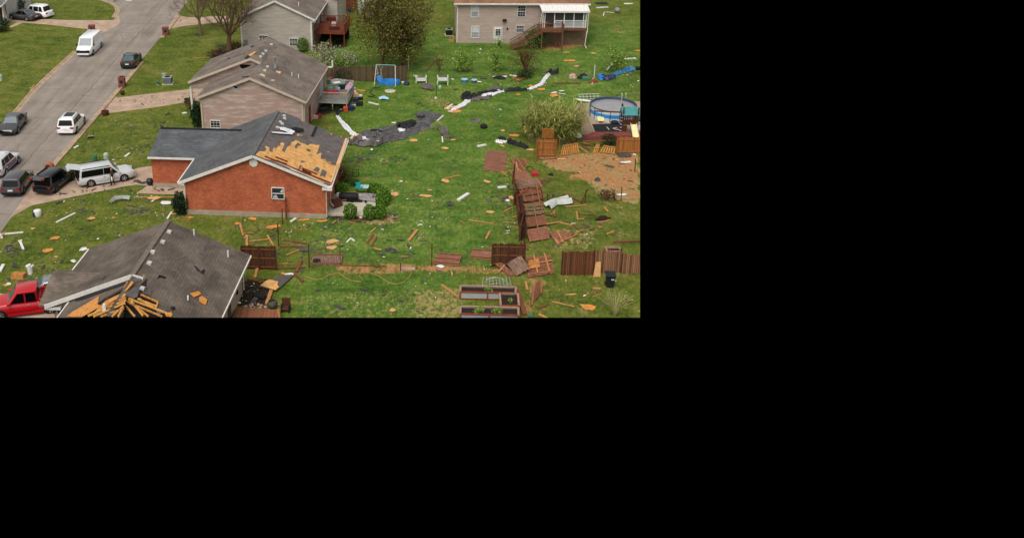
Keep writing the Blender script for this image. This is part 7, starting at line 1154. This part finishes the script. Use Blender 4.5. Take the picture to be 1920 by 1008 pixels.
for p, q, w, m, za, zb_, lb in (((962, 352), (984, 360), .1, 'rail_mid', .9, 1.0, 'topmost cross stick over the left flank of the collapsed row'), ((966, 384), (990, 372), .1, 'timber_red', .6, 1.1, 'second cross stick over the left flank of the collapsed row'), ((985, 366), (1018, 361), .12, 'rail_mid', .9, .45, 'loose batten over the topmost collapsed panel'), ((987, 394), (1020, 388), .12, 'timber_red', .9, .4, 'reddish batten across the second collapsed panel'), ((1004, 350), (1012, 392), .1, 'rail_mid', .6, .5, 'long batten running down the topmost collapsed panels'), ((1001, 404), (1010, 446), .1, 'rail_mid', .6, .4, 'long batten running down the lowest collapsed panels'), ((1020, 404), (1044, 408), .14, 'timber_brown', .3, .1, 'board end sticking out right of the third collapsed panel'), ((1024, 424), (1052, 417), .14, 'timber_tan', .2, .08, 'tan board end right of the lowest collapsed panel'), ((1010, 344), (1024, 350), .12, 'timber_red', .3, .5, 'red board at the top right of the collapsed row'), ((1038, 444), (1060, 452), .12, 'timber_red', .12, .1, 'red board over the splintered boards'), ((1044, 436), (1056, 457), .1, 'timber_tan', .2, .12, 'pale batten among the splintered boards'), ((1050, 455), (1085, 440), .1, 'timber_tan', .1, .1, 'long pale batten below the splintered boards'), ((978, 455), (990, 470), .14, 'timber_brown', .1, .1, 'brown board in the gap below the collapsed row'), ((1000, 484), (1008, 515), .12, 'timber_tan', .35, .2, 'pale upright batten on the pallet like panel'), ((1020, 480), (1030, 512), .12, 'timber_tan', .3, .2, 'right pale batten on the pallet like panel'), ((988, 503), (1036, 494), .12, 'timber_tan', .3, .3, 'pale cross batten on the pallet like panel'), ((930, 478), (944, 488), .12, 'timber_tan', .6, .4, 'pale batten end left of the leaning plank panel'), ((935, 512), (946, 503), .12, 'timber_tan', .1, .3, 'pale batten end below the narrow plank strip')):
    stick('loose_batten', lb, p, q, w, m, .06, 'timber', za, zb_)
# pieces lying on the roof of the tan house
for px, pts, m, lb in ((None, Z8() or [z280(380, 765), z280(465, 745), z280(490, 770), z280(420, 800)], 'ply_orange', 'upper of two orange plywood pieces lying on the tan house roof'), (None, [z280(470, 800), z280(495, 790), z280(545, 825), z280(530, 875), z280(470, 840)], 'ply_orange', 'lower of two orange plywood pieces lying on the tan house roof'), (None, [z280(355, 785), z280(368, 785), z280(368, 830), z280(356, 832)], 'trim_white', 'white trim lying upright on the tan house roof'), (None, [z280(198, 895), z280(235, 885), z280(245, 905), z280(215, 920)], 'black_felt', 'black scrap at the right of the open trusses')):
    W_ = Matrix.Rotation(H5.rotation_euler.z, 3, 'Z'); P3_ = [W_ @ (q5(x, y)+n5*.06)+Vector(H5.location) for x, y in pts]; o = P3_[0].copy(); solo(MB().prism([p-o for p in P3_], (0, 0, .05)), 'roof_debris', m, lb, 'board', o)
solo(MB().prism([(-.28, 0, 0), (.28, 0, 0), (.28, .3, 1.1), (-.08, .3, 1.1)], (0, .03, 0)), 'plywood_piece', 'ply_tan', 'cream plywood leaning against the fence beside the bin', 'board', g(1119, 518.5))
solo(MB().tube([(0, 0, 0), (0, 0, 1.6)], .05, 6), 'upright_pole', 'trim_white', 'upright white pole in the debris below the wire fence', 'pole', g(1114, 146))
t = thing('timber_planter', 'square timber planter frame behind the standing fence', 'planter', g(1150, 474))
for a, b in (((-.55, -.3, .2), (.55, -.3, .2)), ((.55, -.3, .2), (.55, .5, .2)), ((.55, .5, .2), (-.55, .5, .2)), ((-.55, .5, .2), (-.55, -.3, .2))): MB().bar(a, b, .1, .25).build('board', 'bed_frame', t)
MB().box((-.5, -.25, 0), (.5, .45, .16)).build('soil', 'soil', t)
solo(MB().box((-.9, -.6, 0), (.9, .6, .05)), 'dark_mat', 'black_felt', 'dark mat on the grass at the upper right', 'mat', g(1128, 7), .05); solo(MB().lathe([(.02, 0), (.3, .08), (.42, .38), (.3, .68), (.02, .78)], 14), 'grey_ball', 'cushion_grey', 'grey ball on the upper right lawn', 'ball', g(1157, 24), smooth=60)
solo(MB().box((-.6, -.18, 0), (.6, .18, .12)), 'stone_slab', 'pink_slab', 'pinkish slab at the end of the bare soil line', 'slab', g(764, 505))
t = thing('metal_trellis', 'white and green wire trellis lying behind the pool', 'trellis', g(1104, 185), .1)
for k in range(6): MB().tube([(-1.1+k*.4, -.5, .1), (-1.0+k*.42, .5, .35)], .03, 4).build('bar', 'pale_green', t)
for y in (-.5, 0, .5): MB().tube([(-1.2, y, .12+(y+.5)*.25), (1.3, y, .12+(y+.5)*.25)], .03, 4).build('rail', 'trim_white', t)
for nm, sz, m, lb, px in (('torn_bag', (.9, .6, .5), 'pale_pink', 'peach coloured bag in the debris below the wire fence', (1074, 146)), ('black_bag', (1.2, .8, .6), 'black_felt', 'black bag in the debris left of the upright pole', (1093, 147)), ('black_bag', (1.5, .5, .35), 'black_felt', 'black bag left of the white torn piece at the fence', (937, 148)), ('garden_cart', (.9, .6, .4), 'box_green', 'green item below the black bag at the fence', (1099, 150)), ('wood_heap', (1.1, .6, .35), 'timber_red', 'red brown heap left of the navy tarp', (1113, 154)), ('dark_tub', (.6, .5, .4), 'black_plastic', 'dark tub at the right edge of the upper lawn', (1197, 131)), ('dark_bucket', (.3, .3, .35), 'box_green', 'dark green bucket at the lower edge right of the beds', (995, 597)), ('clay_pot', (.18, .18, .15), 'rust_orange', 'small orange pot at the lower edge right of the beds', (985, 590)), ('dark_heap', (1.4, .8, .3), 'felt_grey', 'dark scraps below the right end of the orange fence', (1172, 293)), ('dark_heap', (1.3, .7, .3), 'soil', 'dark leafy heap inside the broken frame on the right lawn', (1129, 411)), ('dark_heap', (.6, .4, .35), 'felt_grey', 'grey lump on the bare soil', (1120, 339)), ('black_shoe', (.5, .3, .25), 'black_felt', 'black lumps left of the patchy grass', (1033, 329)), ('dark_heap', (.8, .5, .3), 'black_felt', 'dark tarp piece on the middle fallen panel', (594, 492))):
    solo(lump(*sz, px[0]) if nm not in ('garden_cart', 'dark_tub', 'dark_bucket', 'clay_pot') else bx(*sz), nm, m, lb, 'debris', g(*px), R.uniform(-.3, .3))
strip('debris_strip', 'black_felt', 'black and white debris strip above the mauve panel', 'felt', [(936, 263), (950, 265), (962, 269), (975, 273), (990, 280)], [.7, 1.1, .9, .8, .4], .22); strip('debris_strip', 'trim_white', 'white torn edge of the black debris strip', 'membrane', [(929, 265), (938, 268), (950, 268)], [.5, .6, .3], .2); strip('felt_fold', 'felt', 'grey felt patch on the lawn right of the felt sheet', 'felt', [(880, 227), (890, 227), (901, 226)], [.5, .9, .4], .1)
# small scraps: zones of the photograph's ground, (white, felt, wood) counts
ZONES = [('front lawn between the two driveways', [(200, 222), (280, 210), (355, 200), (372, 235), (285, 240), (285, 290), (250, 312), (135, 305), (165, 255)], 34, 34, 4),
 ('lower front lawn', [(110, 378), (235, 358), (330, 372), (340, 412), (170, 460), (130, 505), (60, 540), (5, 550), (0, 470)], 58, 85, 10), ('strip of lawn under the brick gable', [(335, 412), (610, 414), (640, 420), (640, 470), (530, 500), (470, 462)], 30, 42, 26),
 ('ground along the rear corner of the brick house', [(625, 285), (760, 275), (760, 300), (640, 320)], 12, 26, 10), ('grass around the fallen lower fence', [(790, 470), (985, 455), (1045, 455), (1045, 520), (800, 515)], 14, 10, 20), ('grass along the far wire fence', [(860, 140), (1200, 128), (1200, 158), (1000, 165), (870, 158)], 30, 20, 22), ('ground below the orange fence', [(1000, 268), (1160, 265), (1200, 290), (1200, 305), (1005, 305)], 8, 18, 26), ('ground along the collapsed fence row', [(1005, 330), (1045, 335), (1075, 440), (1040, 470), (1000, 460)], 4, 8, 24), ('side lawn below the patio', [(600, 418), (740, 415), (800, 440), (790, 490), (600, 490)], 22, 42, 8), ('middle of the back lawn', [(660, 285), (850, 250), (960, 290), (955, 460), (800, 490), (760, 400), (700, 330)], 34, 45, 22), ('upper back lawn', [(680, 165), (850, 165), (980, 180), (970, 240), (840, 225), (690, 205)], 22, 12, 8),
 ('lawn beyond the wire fence', [(780, 60), (850, 90), (1000, 95), (1200, 20), (1200, 130), (1000, 130), (800, 130)], 40, 14, 14), ('lawn above the pool', [(1000, 165), (1200, 160), (1200, 185), (1060, 185), (990, 190)], 16, 8, 8), ('right lawn below the wire fence', [(1040, 395), (1200, 385), (1200, 450), (1060, 450)], 10, 12, 18),
 ('bottom lawn', [(560, 505), (860, 505), (860, 592), (560, 592)], 14, 14, 6), ('lower right lawn', [(1030, 525), (1200, 525), (1200, 592), (1035, 592)], 10, 6, 10), ('dark garden bed beside the tan house', [(450, 525), (520, 525), (505, 572), (440, 575)], 16, 4, 3), ('concrete of the brick house driveway', [(70, 370), (250, 335), (345, 352), (340, 362), (150, 362)], 5, 26, 3), ('bare soil at the right', [(1040, 300), (1190, 295), (1190, 360), (1110, 350)], 3, 8, 12), ('ground by the patio bushes', [(615, 403), (740, 400), (745, 420), (615, 418)], 9, 20, 20), ('lawn left of the collapsed fence', [(930, 330), (962, 345), (972, 450), (940, 450)], 14, 12, 5), ('lawn beyond the street', [(0, 100), (130, 90), (60, 170), (0, 200)], 4, 4, 0), ('felt sheet on the back lawn', f8((480, 700), (1000, 610), (1250, 500), (1330, 530), (1000, 720), (700, 800)), 5, 7, 0), ('concrete drive of the pinkish house', [(215, 190), (280, 180), (370, 172), (370, 182), (280, 198)], 2, 9, 0)]
protos = {}
for kind, nm, m, cat in ((0, 'white_scrap', 'scrap_white', 'scrap'), (1, 'felt_flake', 'felt_grey', 'shingle scrap'), (2, 'wood_chip', 'scrap_tan', 'wood scrap')):
    protos[kind] = []
    for v in range(7):
        R.seed(100*kind+v); s = 1.0; l_, w_ = (1.0, R.uniform(.25, .7)); pts = [(x, y, .02+R.uniform(0, .12 if kind != 1 else .1)) for x, y in ragged(l_, w_, 7 if kind else 6, .45)]
        mb = MB(); mb.prism(pts, (0, 0, .05 if kind != 1 else .02)); me = mb.build(nm, m); protos[kind].append(me.data); bpy.data.objects.remove(me)
R.seed(2024)
WHAT = ('small white scraps on the %s', 'dark torn shingle flakes on the %s', 'small wood scraps on the %s'); ONE = ('small white scrap lying on the %s', 'dark torn shingle flake lying on the %s', 'small tan wood scrap lying on the %s'); NM = (('white_scrap', 'scrap'), ('shingle_flake', 'shingle scrap'), ('wood_scrap', 'wood scrap'))
litter = {1: MB(), 0: MB()}
for zone, poly_, *cnt in ZONES:
    cnt = [int(cnt[0]*.62+.5), int(cnt[1]*.56), cnt[2]]
    xs, ys = [p[0] for p in poly_], [p[1] for p in poly_]
    for kind in range(3):
        k = 0; cl = [(R.uniform(min(xs), max(xs)), R.uniform(min(ys), max(ys))) for _ in range(5)]
        while k < cnt[kind]:
            x, y = R.uniform(min(xs), max(xs)), R.uniform(min(ys), max(ys))
            if R.random() < .62: c = R.choice(cl); x, y = c[0]+R.gauss(0, 11), c[1]+R.gauss(0, 5)
            if not inside((x, y), poly_): continue
            k += 1; o = bpy.data.objects.new(NM[kind][0], R.choice(protos[kind])); COL.objects.link(o); o.location = g(x, y, .14 if 'felt sheet' in zone else .015); o.rotation_euler = (0, 0, R.uniform(0, 6.28))
            if 0: pass
            s = (R.uniform(.1, .22) if R.random() < .85 else R.uniform(.25, .5), R.uniform(.25, .55) if R.random() < .8 else R.uniform(.6, 1.0), R.uniform(.15, .45) if R.random() < .8 else R.uniform(.5, .9))[kind]; o.scale = (s, s*(R.uniform(.6, 1.2) if kind < 2 else R.uniform(.25, .7)), min(1, s))
            tag(o, ONE[kind] % zone, NM[kind][1], WHAT[kind] % zone)

# the finest crumbs of shingle and paper, beyond counting
for zone, poly_, *cnt in ZONES:
    xs, ys = [p[0] for p in poly_], [p[1] for p in poly_]
    for kind, f, lo, hi in ((1, 3.2, .1, .34), (0, 1.2, .05, .12)):
        cl = [(R.uniform(min(xs), max(xs)), R.uniform(min(ys), max(ys))) for _ in range(8)]; k = 0
        while k < cnt[kind]*f:
            c = R.choice(cl); x, y = (c[0]+R.gauss(0, 12), c[1]+R.gauss(0, 6)) if R.random() < .6 else (R.uniform(min(xs), max(xs)), R.uniform(min(ys), max(ys)))
            if not inside((x, y), poly_): k += .2; continue
            k += 1; P = g(x, y, .02 if 'felt sheet' not in zone else .05); s = R.uniform(lo, hi); a = R.uniform(0, 6.28)
            litter[kind].add([(P.x+s*.5*math.cos(a+t_)*r_, P.y+s*.5*math.sin(a+t_)*r_, P.z+R.uniform(0, .06)) for t_, r_ in ((0, 1), (1.3, .7), (2.9, 1), (4.4, .6))], [(0, 1, 2, 3)])
tag(litter[1].build('shingle_litter', mat('litter_grey', '54524f', .95, .35, 3), None, fix=False), 'fine dark shingle crumbs strewn over the lawns', 'litter', None, 'stuff')
tag(litter[0].build('paper_litter', 'scrap_white', None, fix=False), 'fine white crumbs strewn over the lawns', 'litter', None, 'stuff')
# ---------------------------------------------------------------- the modelled land ends where the photographed area ends (right and near side)
bpy.context.view_layer.update()
RN, BN, C0 = Vector((1, -.22*CT, .22*ST)), Vector((0, -(ST+.14875*CT), -(CT-.14875*ST))), Vector((0, 0, CAMH))
def trim_edges():
    done = {}
    for o in list(scene.objects):
        if o.type != 'MESH': continue
        W = o.matrix_world; bb = [W @ Vector(c) for c in o.bound_box]; cut = []
        for N in (RN, BN):
            d = [(p-C0).dot(N) for p in bb]
            if max(d) > 1e-4: cut.append(N)
        if not cut: continue
        me = o.data.copy() if o.data.users > 1 else o.data; o.data = me
        bm = bmesh.new(); bm.from_mesh(me); Mi = W.inverted(); Rt = W.to_3x3().inverted()
        for N in cut:
            bmesh.ops.bisect_plane(bm, geom=bm.verts[:]+bm.edges[:]+bm.faces[:], dist=1e-5, plane_co=Mi @ C0, plane_no=(W.to_3x3().transposed() @ N).normalized(), clear_outer=True)
        bm.to_mesh(me); n = len(bm.faces); bm.free()
        if n == 0: bpy.data.objects.remove(o)
    for o in list(scene.objects):
        if o.type == 'EMPTY' and 'label' in o and not any(c.type == 'MESH' for c in o.children_recursive): bpy.data.objects.remove(o)
trim_edges()
